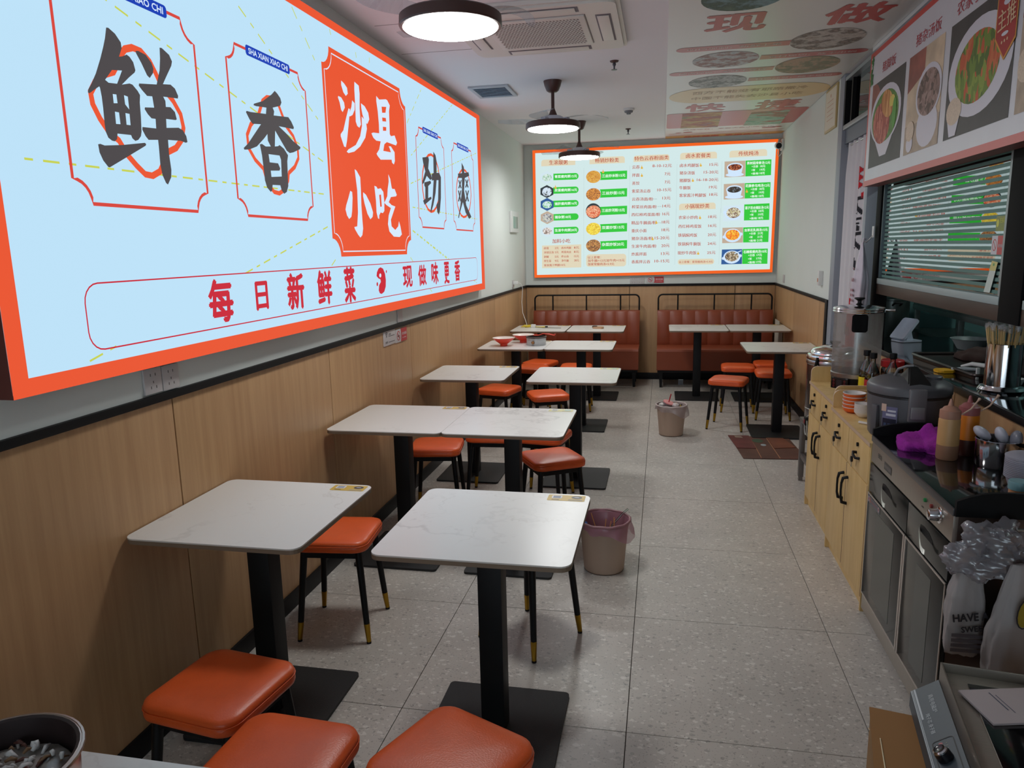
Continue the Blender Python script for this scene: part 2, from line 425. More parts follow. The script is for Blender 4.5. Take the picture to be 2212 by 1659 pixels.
# ------------------------------------------------------------------ traced outlines and menu layout, in metres on their signs
GREY_GLYPHS = [([(2.0106,2.2778),(2.0007,2.2465),(1.9893,2.2198),(1.9719,2.1838),(1.9473,2.1387),(1.9252,2.1065),(1.9099,2.0878),(1.9069,2.0794),(1.912,2.0772),(1.9339,2.0916),(1.9546,2.1045),(1.9569,2.1009),(1.9598,2.0774),(1.9602,2.0452),(1.9586,2.0003),(1.9598,1.98),(1.9673,1.9646),(1.981,1.9582),(1.9929,1.9577),(2.0033,1.9653),(2.0079,1.9818),(2.066,1.9857),(2.0709,1.9765),(2.0829,1.9707),(2.0968,1.9756),(2.1108,1.9884),(2.1158,2.0022),(2.1204,2.0465),(2.1223,2.0902),(2.1273,2.1127),(2.118,2.1238),(2.0976,2.1377),(2.0849,2.1386),(2.0506,2.1284),(2.0845,2.1554),(2.1136,2.1763),(2.1181,2.1836),(2.112,2.2056),(2.098,2.2179),(2.086,2.2214),(2.0656,2.2116),(2.0514,2.2075),(2.067,2.2346),(2.066,2.2508),(2.0448,2.2699),(2.0196,2.2794)],[[(2.0149,2.1621),(2.0575,2.1697),(2.0301,2.1268),(1.9947,2.1225),(1.9816,2.1279)],[(2.0065,2.0934),(2.0218,2.095),(2.0226,2.0704),(2.0064,2.0675)],[(2.0544,2.0991),(2.0706,2.0979),(2.0707,2.0607),(2.0551,2.0732)],[(2.0073,2.0441),(2.0244,2.0445),(2.025,2.0111),(2.0063,2.0091)],[(2.0521,2.0474),(2.0699,2.0478),(2.0689,2.0148),(2.0515,2.0135)]]),([(1.9227,1.9404),(1.9317,1.9428),(1.9486,1.9404),(2.0224,1.951),(2.126,1.9707),(2.1315,1.967),(2.128,1.9621),(2.0287,1.9135),(1.959,1.8797),(1.9532,1.8804),(1.9356,1.8971),(1.9247,1.9184)],[]),([(2.1277,2.2417),(2.1413,2.245),(2.174,2.2412),(2.1983,2.2229),(2.2046,2.2067),(2.2002,2.1926),(2.182,2.1743),(2.1706,2.1798),(2.149,2.2118),(2.1298,2.2351)],[]),([(2.2463,2.2803),(2.2573,2.2817),(2.2917,2.2688),(2.3037,2.2512),(2.2975,2.2361),(2.2649,2.1951),(2.2445,2.1684),(2.2838,2.1749),(2.305,2.1666),(2.3185,2.146),(2.3155,2.1371),(2.2395,2.1291),(2.2485,2.1172),(2.2477,2.0988),(2.2719,2.1021),(2.2925,2.0903),(2.2988,2.0681),(2.2922,2.0647),(2.2429,2.0606),(2.2404,2.0323),(2.3038,2.0421),(2.3264,2.0369),(2.3418,2.02),(2.3452,2.0013),(2.3358,1.9977),(2.3086,2.0004),(2.2417,1.9948),(2.2396,1.9506),(2.2432,1.8997),(2.2386,1.8758),(2.2181,1.8508),(2.2091,1.8547),(2.1949,1.879),(2.1896,1.9129),(2.1915,1.9678),(2.1912,1.9881),(2.1449,1.982),(2.1328,1.9914),(2.1203,2.0094),(2.1223,2.0176),(2.1877,2.0228),(2.1897,2.0522),(2.17,2.0509),(2.1544,2.0608),(2.1417,2.074),(2.144,2.0796),(2.1883,2.0864),(2.1848,2.1199),(2.1602,2.1166),(2.1388,2.13),(2.126,2.1404),(2.1284,2.1473),(2.2126,2.1611),(2.2346,2.2088),(2.2429,2.2463)],[]),([(2.9755,2.2884),(2.996,2.2807),(3.0185,2.2673),(3.0258,2.2509),(3.0135,2.2357),(3.0006,2.2317),(2.9476,2.2167),(2.9575,2.2039),(2.9512,2.1865),(3.0773,2.1998),(3.1011,2.1853),(3.1215,2.1638),(3.1163,2.1557),(2.9876,2.1488),(3.047,2.1287),(3.1082,2.1034),(3.1704,2.0863),(3.1649,2.0774),(3.1008,2.0561),(3.0669,2.049),(3.042,2.0553),(3.0027,2.0866),(2.9537,2.1261),(2.9411,2.0609),(2.9685,2.0655),(2.9818,2.072),(3.0175,2.0614),(3.0496,2.0378),(3.0392,2.0123),(3.0337,1.9443),(3.0318,1.9072),(3.0149,1.8814),(2.9905,1.8718),(2.9711,1.8845),(2.9619,1.905),(2.8982,1.9019),(2.891,1.8789),(2.8781,1.8721),(2.8513,1.8878),(2.8385,1.9159),(2.8373,1.9448),(2.831,2.0131),(2.8208,2.0545),(2.8382,2.0584),(2.8656,2.0516),(2.9071,2.0567),(2.8869,2.0774),(2.8875,2.1034),(2.859,2.0823),(2.7968,2.043),(2.74,2.0249),(2.7024,2.0193),(2.6982,2.0253),(2.7328,2.0461),(2.7942,2.096),(2.8424,2.135),(2.7775,2.1269),(2.7583,2.1404),(2.7358,2.1641),(2.7419,2.1694),(2.7737,2.1704),(2.8884,2.1821),(2.8959,2.2078),(2.8613,2.2047),(2.8161,2.1997),(2.7966,2.2002),(2.8009,2.2065),(2.8707,2.2289),(2.9462,2.2684)],[[(2.8843,2.0237),(2.9749,2.0282),(2.9849,2.0125),(2.9802,1.9427),(2.8936,1.9334),(2.8917,1.9585),(2.9651,1.9655),(2.9728,1.9752),(2.9574,1.9946),(2.8886,1.9916)]]),([(4.9228,2.2361),(5.0538,2.2555),(5.0678,2.2375),(5.043,2.1762),(5.1045,2.1376),(5.1182,2.1139),(5.0827,2.101),(5.0032,2.1237),(4.9315,2.0692),(4.8986,2.059),(4.901,2.0764),(4.9745,2.1502),(4.9341,2.2039)],[]),([(4.9419,2.0749),(5.0822,2.097),(5.097,2.0823),(5.0269,2.0571),(5.0158,1.9755),(5.0845,1.9896),(5.0927,1.9751),(4.9614,1.935),(4.9279,1.9255),(4.8996,1.9511),(4.9495,1.9667),(4.9598,2.0423),(4.9392,2.0553)],[]),([(5.1779,2.3042),(5.2274,2.2849),(5.2469,2.2467),(5.2359,2.1645),(5.3012,2.1705),(5.3413,2.1431),(5.3219,1.996),(5.2835,1.9),(5.2544,1.8728),(5.2203,1.8869),(5.1985,1.9374),(5.2444,1.9604),(5.276,2.1169),(5.2291,2.1131),(5.1918,2.0187),(5.1282,1.9338),(5.0698,1.8806),(5.0542,1.89),(5.1177,1.9836),(5.1584,2.1072),(5.1164,2.1008),(5.1154,2.1435),(5.1652,2.158),(5.1691,2.2384)],[]),([(5.8124,2.2117),(5.933,2.2261),(5.9345,2.3083),(5.9987,2.2805),(6.0114,2.2355),(6.1451,2.2537),(6.1657,2.226),(6.0202,2.1957),(5.9845,2.0942),(6.0398,1.9803),(6.1977,1.8913),(6.1216,1.8705),(6.0089,1.9199),(5.9358,1.9983),(5.8503,1.9248),(5.7987,1.8654),(5.7776,1.8704),(5.8561,1.971),(5.9217,2.1013),(5.9282,2.1879),(5.8168,2.1784)],[]),([(5.8147,2.1613),(5.8454,2.1639),(5.9134,2.1065),(5.8774,2.1039)],[]),([(5.9215,2.1702),(5.8899,2.1675),(5.8067,2.0987),(5.8419,2.1013)],[]),([(6.0281,2.1848),(6.0611,2.1875),(6.1343,2.1284),(6.0958,2.1256)],[]),([(6.1425,2.1943),(6.1087,2.1915),(6.02,2.12),(6.0577,2.1228)],[]),([(5.7958,2.081),(5.8264,2.0832),(5.8912,2.0016),(5.8553,1.9996)],[]),([(5.9022,2.0884),(5.8708,2.0863),(5.7849,1.9956),(5.8199,1.9976)],[]),([(6.0217,2.0968),(6.0547,2.0991),(6.1347,2.0151),(6.096,2.013)],[]),([(6.1459,2.1054),(6.112,2.1031),(6.0106,2.0082),(6.0483,2.0103)],[])]
WHITE_GLYPHS = [([(3.6597,2.4687),(3.6938,2.4616),(3.7275,2.447),(3.7324,2.4195),(3.7066,2.404),(3.6782,2.4163),(3.6564,2.4471)],[]),([(3.6128,2.3865),(3.6473,2.386),(3.6797,2.3672),(3.685,2.3433),(3.6545,2.3169),(3.6381,2.3247),(3.6256,2.3576),(3.6082,2.3788)],[]),([(3.7308,2.3476),(3.7491,2.3471),(3.7176,2.2591),(3.688,2.1827),(3.6684,2.1477),(3.647,2.1487),(3.6133,2.1941),(3.6149,2.2049),(3.6499,2.2276),(3.6963,2.2989)],[]),([(3.8275,2.4971),(3.884,2.4887),(3.8899,2.4492),(3.8786,2.3728),(3.8799,2.3283),(3.8844,2.2915),(3.8617,2.2716),(3.8331,2.2763),(3.8168,2.296),(3.8215,2.3924),(3.8217,2.4582)],[]),([(3.7844,2.3967),(3.8151,2.3876),(3.8101,2.3538),(3.7791,2.3231),(3.7436,2.3101),(3.7216,2.3101),(3.7475,2.336),(3.7698,2.3615)],[]),([(3.9008,2.4028),(3.9499,2.3964),(3.9975,2.3701),(4.0073,2.3371),(3.9782,2.3095),(3.9472,2.3086),(3.9127,2.3486),(3.9029,2.377)],[]),([(3.9008,2.3354),(3.9589,2.318),(3.9657,2.2808),(3.9358,2.2306),(3.8573,2.1748),(3.7744,2.1386),(3.6972,2.1222),(3.6761,2.127),(3.7,2.1408),(3.7989,2.175),(3.8652,2.2286),(3.8975,2.2859)],[]),([(4.1315,2.4829),(4.1742,2.471),(4.2806,2.492),(4.304,2.4905),(4.3416,2.4684),(4.3244,2.4325),(4.3221,2.366),(4.318,2.3031),(4.336,2.293),(4.3998,2.306),(4.4376,2.2684),(4.4172,2.2504),(4.2624,2.25),(4.2198,2.2322),(4.1978,2.1927),(4.2618,2.1961),(4.3226,2.1991),(4.3058,2.2181),(4.2906,2.2304),(4.3275,2.2333),(4.3857,2.2065),(4.3834,2.155),(4.3627,2.1332),(4.334,2.1413),(4.3289,2.1577),(4.1487,2.1382),(4.1059,2.1537),(4.0896,2.1638),(4.134,2.1931),(4.1636,2.2412),(4.0957,2.2363),(4.0536,2.2465),(4.0287,2.2666),(4.0577,2.2746),(4.147,2.2832),(4.1496,2.3316),(4.1419,2.402),(4.1274,2.4547)],[[(4.2057,2.4383),(4.2816,2.4498),(4.2647,2.4144),(4.2101,2.4053)],[(4.2063,2.3789),(4.2653,2.3859),(4.2696,2.3661),(4.2079,2.3582)],[(4.2105,2.3287),(4.265,2.3343),(4.262,2.3133),(4.2095,2.3058)]]),([(3.7648,2.0484),(3.789,2.0432),(3.8334,2.0132),(3.8332,1.9445),(3.8278,1.8673),(3.8305,1.7901),(3.8337,1.7435),(3.8184,1.7081),(3.7904,1.6946),(3.7593,1.7112),(3.7244,1.7374),(3.7165,1.7486),(3.7558,1.7533),(3.7764,1.8266),(3.7835,1.941),(3.773,2.0005)],[]),([(3.6911,1.9324),(3.7148,1.9288),(3.7161,1.899),(3.7003,1.8309),(3.6864,1.8004),(3.6567,1.7882),(3.6318,1.8058),(3.618,1.8346),(3.6304,1.8572),(3.6635,1.8959)],[]),([(3.8622,1.9372),(3.9013,1.9258),(3.9576,1.8819),(3.9894,1.8355),(3.9794,1.811),(3.9451,1.7962),(3.9071,1.8242),(3.8737,1.8775),(3.859,1.9154)],[]),([(4.0306,1.9838),(4.063,1.9806),(4.0792,1.9697),(4.1254,1.9771),(4.1642,1.9592),(4.1722,1.9016),(4.165,1.8512),(4.1397,1.8376),(4.1056,1.8403),(4.0804,1.8229),(4.0774,1.8022),(4.0599,1.8057),(4.0423,1.8377),(4.0429,1.9026)],[[(4.0971,1.9384),(4.1249,1.9418),(4.1289,1.8744),(4.1033,1.8715)]]),([(4.26,2.0667),(4.2882,2.0439),(4.3056,1.9944),(4.3169,1.9867),(4.3548,1.9894),(4.3883,1.957),(4.3742,1.9474),(4.2852,1.9376),(4.2441,1.9055),(4.2909,1.891),(4.3527,1.8855),(4.3235,1.8581),(4.2662,1.8042),(4.273,1.7657),(4.3328,1.7453),(4.3874,1.7685),(4.4049,1.7999),(4.4268,1.7694),(4.4465,1.7206),(4.4044,1.704),(4.3018,1.7056),(4.2318,1.7348),(4.2137,1.7771),(4.2331,1.8287),(4.276,1.8731),(4.2055,1.8866),(4.1716,1.8974),(4.2248,1.9381),(4.2381,1.981),(4.2612,2.0248)],[])]
RINGS = [[(2.0674,2.2224),(2.0822,2.2362),(2.1159,2.2486),(2.1549,2.2474),(2.1919,2.2258),(2.2147,2.1957),(2.2374,2.1602),(2.2906,2.1247),(2.323,2.0884),(2.332,2.0472),(2.3176,2.0072),(2.2812,1.9742),(2.2328,1.9544),(2.2132,1.9246),(2.1858,1.8896),(2.1476,1.8725),(2.1134,1.874),(2.0772,1.897),(2.043,1.9236),(2.012,1.9623),(1.9731,1.9819),(1.9436,2.0142),(1.9214,2.0505),(1.9183,2.0815),(1.9432,2.1141),(1.9762,2.1409),(2.0203,2.1584),(2.0433,2.188)],[(2.9083,2.2499),(2.8707,2.2289),(2.8488,2.197),(2.8272,2.1653),(2.7661,2.1224),(2.7327,2.079),(2.7355,2.0299),(2.7775,1.9901),(2.8343,1.9618),(2.8471,1.9341),(2.8649,1.9005),(2.9082,1.8741),(2.9504,1.871),(2.997,1.8893),(3.0357,1.9322),(3.0472,1.964),(3.1046,1.9943),(3.1449,2.0361),(3.1448,2.08),(3.1116,2.1254),(3.0519,2.1596),(3.0317,2.1924),(3.0011,2.2347),(2.9561,2.2558)],[(5.3078,2.0834),(5.2887,2.0204),(5.2504,1.964),(5.1972,1.9203),(5.135,1.8934),(5.0705,1.8857),(5.0101,1.8972),(4.9593,1.9262),(4.9226,1.9694),(4.9029,2.0228),(4.9016,2.0813),(4.9189,2.1398),(4.9531,2.1932),(5.0015,2.2367),(5.06,2.266),(5.1234,2.2781),(5.1857,2.271),(5.2405,2.245),(5.2821,2.202),(5.3054,2.1462)],[(6.2104,2.0737),(6.1908,2.0127),(6.1492,1.9579),(6.0905,1.915),(6.0211,1.8883),(5.9483,1.8799),(5.8796,1.8902),(5.8212,1.9176),(5.7782,1.9589),(5.7543,2.0102),(5.7511,2.0667),(5.7688,2.1235),(5.8059,2.1756),(5.8594,2.2182),(5.9247,2.2472),(5.9961,2.2595),(6.0667,2.2534),(6.1295,2.2289),(6.1777,2.1879),(6.2058,2.1343)]]
SLOGAN = [('每',2.3829,2.53,1.3768,1.5282),('日',2.6974,2.7868,1.3979,1.5074),('新',2.9568,3.1054,1.3768,1.5295),('鲜',3.2462,3.3947,1.3747,1.5323),('菜',3.5487,3.6795,1.3622,1.5411),('现',4.4323,4.605,1.3898,1.5209),('做',4.7323,4.899,1.3866,1.5213),('味',5.0242,5.179,1.3809,1.5323),('更',5.3365,5.464,1.3706,1.5255),('香',5.6217,5.7741,1.3763,1.532)]
LOGO = [(3.9901,1.4808),(3.9992,1.5025),(4.0259,1.5222),(4.057,1.5287),(4.0966,1.52),(4.1235,1.4905),(4.1327,1.4523),(4.1251,1.4146),(4.098,1.3858),(4.0551,1.3749),(4.0256,1.3813),(4.012,1.3985),(4.0222,1.4276),(4.0509,1.4448),(4.047,1.4599),(4.0178,1.4664)]
LOGO_DOTS = [[(4.0623,1.4816),(4.0593,1.4758),(4.0528,1.4717),(4.0445,1.4704),(4.0367,1.4723),(4.0315,1.4769),(4.0302,1.4829),(4.0332,1.4887),(4.0397,1.4928),(4.0479,1.4941),(4.0557,1.4922),(4.061,1.4876)],[(4.0052,1.4344),(4.0028,1.4286),(3.9978,1.4246),(3.9917,1.4233),(3.986,1.4252),(3.9823,1.4297),(3.9816,1.4356),(3.984,1.4414),(3.989,1.4455),(3.9951,1.4467),(4.0007,1.4449),(4.0045,1.4404)],[(4.1544,1.5008),(4.1526,1.4963),(4.1491,1.4931),(4.1447,1.492),(4.1407,1.4934),(4.1381,1.4968),(4.1376,1.5014),(4.1394,1.5059),(4.1429,1.5091),(4.1473,1.5101),(4.1513,1.5088),(4.1539,1.5054)]]
MENU_TEXT = [('r','生滚靓粥',-1.342,2.618,-1.122,2.612,0.052),('r','畅销炒粉类',-0.793,2.617,-0.516,2.613,0.051),('r','特色云吞粉面类',-0.336,2.618,0.054,2.617,0.048),('r','卤水套餐类',0.25,2.625,0.525,2.619,0.05),('r','传统炖汤',0.829,2.623,1.046,2.621,0.049),('r','小锅现炒类',0.251,2.058,0.526,2.056,0.051),('w','青菜瘦肉粥15元',-1.277,2.452,-1.01,2.45,0.034),('w','皮蛋瘦肉粥16元',-1.279,2.295,-1.01,2.292,0.034),('w','猪肝瘦肉粥16元',-1.28,2.136,-1.011,2.136,0.034),('w','猪杂粥18元',-1.28,1.979,-1.085,1.978,0.035),('w','生滚牛肉粥20元',-1.28,1.823,-1.012,1.823,0.035),('r','加料小吃',-1.313,1.695,-1.094,1.695,0.051),('r','卤蛋',-1.418,1.614,-1.358,1.613,0.029),('r','2元',-1.284,1.613,-1.237,1.612,0.028),('r','卤水鸡腿',-1.203,1.614,-1.084,1.612,0.028),('r','8元',-1.05,1.613,-0.989,1.613,0.028),('r','冰绿豆汤',-1.419,1.563,-1.299,1.561,0.029),('r','5元',-1.284,1.562,-1.238,1.562,0.028),('r','榨菜肉丝',-1.203,1.563,-1.084,1.561,0.028),('r','8元',-1.051,1.563,-0.99,1.562,0.028),('r','剁椒',-1.419,1.51,-1.359,1.51,0.029),('r','5元',-1.285,1.509,-1.238,1.509,0.029),('r','炸云吞',-1.204,1.51,-1.114,1.509,0.028),('r','15元',-1.05,1.51,-0.99,1.51,0.028),('r','拌生菜',-1.42,1.459,-1.33,1.458,0.029),('r','9元',-1.285,1.458,-1.239,1.458,0.029),('r','净牛腩',-1.204,1.46,-1.115,1.459,0.029),('r','28元',-1.05,1.46,-0.99,1.46,0.028),('r','客家酱汁鸭腿10元',-1.419,1.407,-1.156,1.409,0.029),('w','三丝炒米粉15元',-0.712,2.438,-0.441,2.437,0.037),('w','三丝炒面15元',-0.711,2.241,-0.448,2.239,0.038),('w','三丝炒河粉15元',-0.713,2.041,-0.444,2.04,0.038),('w','双蛋炒饭15元',-0.713,1.841,-0.448,1.841,0.038),('w','杂菜炒饭20元',-0.712,1.642,-0.45,1.643,0.039),('r','以上套餐：',-0.882,1.493,-0.724,1.492,0.03),('r','加牛腩+12元加牛肉+15元',-0.882,1.453,-0.442,1.453,0.032),('r','加家常瘦肉汤+5.9元',-0.882,1.412,-0.566,1.411,0.033),('r','云吞',-0.361,2.524,-0.275,2.522,0.04),('r','8-10-12元',-0.128,2.529,0.091,2.524,0.037),('r','拌面',-0.362,2.433,-0.276,2.432,0.04),('r','7元',0.012,2.433,0.078,2.432,0.037),('r','蒸饺',-0.361,2.341,-0.275,2.34,0.04),('r','7元',0.014,2.341,0.078,2.341,0.037),('r','紫菜汤云吞',-0.362,2.252,-0.146,2.247,0.04),('r','10-15元',-0.069,2.255,0.091,2.254,0.037),('r','云吞汤面/粉',-0.361,2.161,-0.117,2.154,0.04),('r','13元',-0.009,2.161,0.083,2.16,0.037),('r','榨菜丝肉面/粉',-0.362,2.072,-0.074,2.065,0.04),('r','14元',-0.007,2.07,0.085,2.07,0.038),('r','西红柿鸡蛋面/粉',-0.364,1.982,-0.033,1.976,0.04),('r','16元',-0.006,1.98,0.075,1.981,0.038),('r','精品牛腩面/粉',-0.364,1.887,-0.075,1.883,0.041),('r','18元',-0.011,1.886,0.077,1.887,0.038),('r','重庆小面',-0.363,1.795,-0.188,1.794,0.041),('r','18元',-0.012,1.797,0.078,1.798,0.038),('r','猪杂汤面/粉',-0.362,1.705,-0.116,1.702,0.041),('r','15-20元',-0.09,1.705,0.08,1.704,0.038),('r','生滚牛肉面/粉',-0.361,1.614,-0.071,1.611,0.041),('r','20元',-0.012,1.613,0.082,1.615,0.038),('r','炸酱拌面',-0.36,1.521,-0.185,1.521,0.041),('r','13元',-0.014,1.521,0.083,1.523,0.038),('r','香酱拌云吞',-0.36,1.431,-0.14,1.43,0.041),('r','10-15元',-0.089,1.435,0.085,1.435,0.038),('r','卤水鸡腿饭',0.182,2.521,0.398,2.515,0.04),('r','15元',0.515,2.517,0.611,2.515,0.035),('r','猪杂汤饭',0.182,2.436,0.354,2.432,0.04),('r','15-20元',0.453,2.435,0.615,2.43,0.035),('r','猪脚饭',0.182,2.352,0.309,2.35,0.041),('r','16-18-20元',0.377,2.353,0.618,2.346,0.035),('r','牛腩饭',0.181,2.27,0.31,2.268,0.041),('r','19元',0.516,2.266,0.606,2.264,0.035),('r','客家酱汁鸭腿饭',0.183,2.185,0.487,2.178,0.041),('r','18元',0.521,2.183,0.615,2.182,0.035),('r','农家小炒肉',0.181,1.934,0.396,1.931,0.041),('r','18元',0.517,1.933,0.611,1.932,0.036),('r','西红柿鸡蛋饭',0.18,1.832,0.442,1.828,0.041),('r','16元',0.52,1.831,0.612,1.831,0.036),('r','铁锅焖鸡饭',0.179,1.73,0.396,1.727,0.042),('r','20元',0.516,1.728,0.61,1.728,0.036),('r','铁锅焖牛腩饭',0.177,1.629,0.441,1.626,0.042),('r','24元',0.517,1.626,0.612,1.626,0.036),('r','现炒牛肉饭',0.177,1.526,0.393,1.524,0.042),('r','25元',0.514,1.522,0.609,1.522,0.036),('r','以上套餐：家常瘦肉汤+5.9元',0.196,1.42,0.582,1.418,0.028),('w','茶树菇排骨汤12元',0.925,2.515,1.178,2.512,0.032),('w','+云吞',0.978,2.476,1.048,2.474,0.023),('w','18元',1.07,2.475,1.126,2.475,0.025),('w','+饭',0.977,2.438,1.017,2.437,0.024),('w','19元',1.068,2.437,1.124,2.437,0.025),('w','+面/粉',0.976,2.399,1.056,2.397,0.024),('w','18元',1.067,2.399,1.123,2.398,0.025),('w','花旗参乌鸡汤12元',0.919,2.266,1.182,2.263,0.033),('w','+云吞',0.977,2.226,1.048,2.225,0.024),('w','18元',1.07,2.226,1.126,2.226,0.025),('w','+饭',0.976,2.187,1.016,2.187,0.024),('w','19元',1.068,2.187,1.125,2.187,0.025),('w','+面/粉',0.975,2.148,1.055,2.147,0.024),('w','18元',1.067,2.148,1.123,2.148,0.025),('w','莲子百合猪肚汤12元',0.923,2.02,1.182,2.02,0.033),('w','+云吞',0.979,1.981,1.05,1.98,0.024),('w','18元',1.072,1.981,1.129,1.981,0.025),('w','+饭',0.978,1.942,1.018,1.942,0.024),('w','19元',1.07,1.942,1.127,1.942,0.025),('w','+面/粉',0.977,1.902,1.057,1.901,0.024),('w','18元',1.069,1.903,1.125,1.903,0.025),('w','虫草花乳鸽汤15元',0.924,1.769,1.179,1.771,0.033),('w','+云吞',0.979,1.73,1.05,1.729,0.024),('w','21元',1.072,1.731,1.129,1.731,0.026),('w','+饭',0.978,1.69,1.018,1.69,0.024),('w','21元',1.071,1.691,1.128,1.692,0.026),('w','+面/粉',0.977,1.65,1.058,1.65,0.024),('w','21元',1.069,1.651,1.126,1.652,0.026),('w','石橄榄瘦肉汤10元',0.923,1.523,1.18,1.526,0.034),('w','+云吞',0.977,1.483,1.049,1.483,0.025),('w','17元',1.071,1.485,1.128,1.485,0.026),('w','+饭',0.976,1.443,1.017,1.444,0.025),('w','17元',1.069,1.445,1.127,1.446,0.026),('w','+面/粉',0.975,1.403,1.056,1.403,0.025),('w','17元',1.068,1.405,1.125,1.406,0.026),('k','(可干拌)',-0.124,2.153,-0.072,2.152,0.01),('k','(可干拌)',-0.066,2.065,-0.019,2.065,0.01),('k','(可干拌)',-0.058,1.879,-0.019,1.878,0.01)]
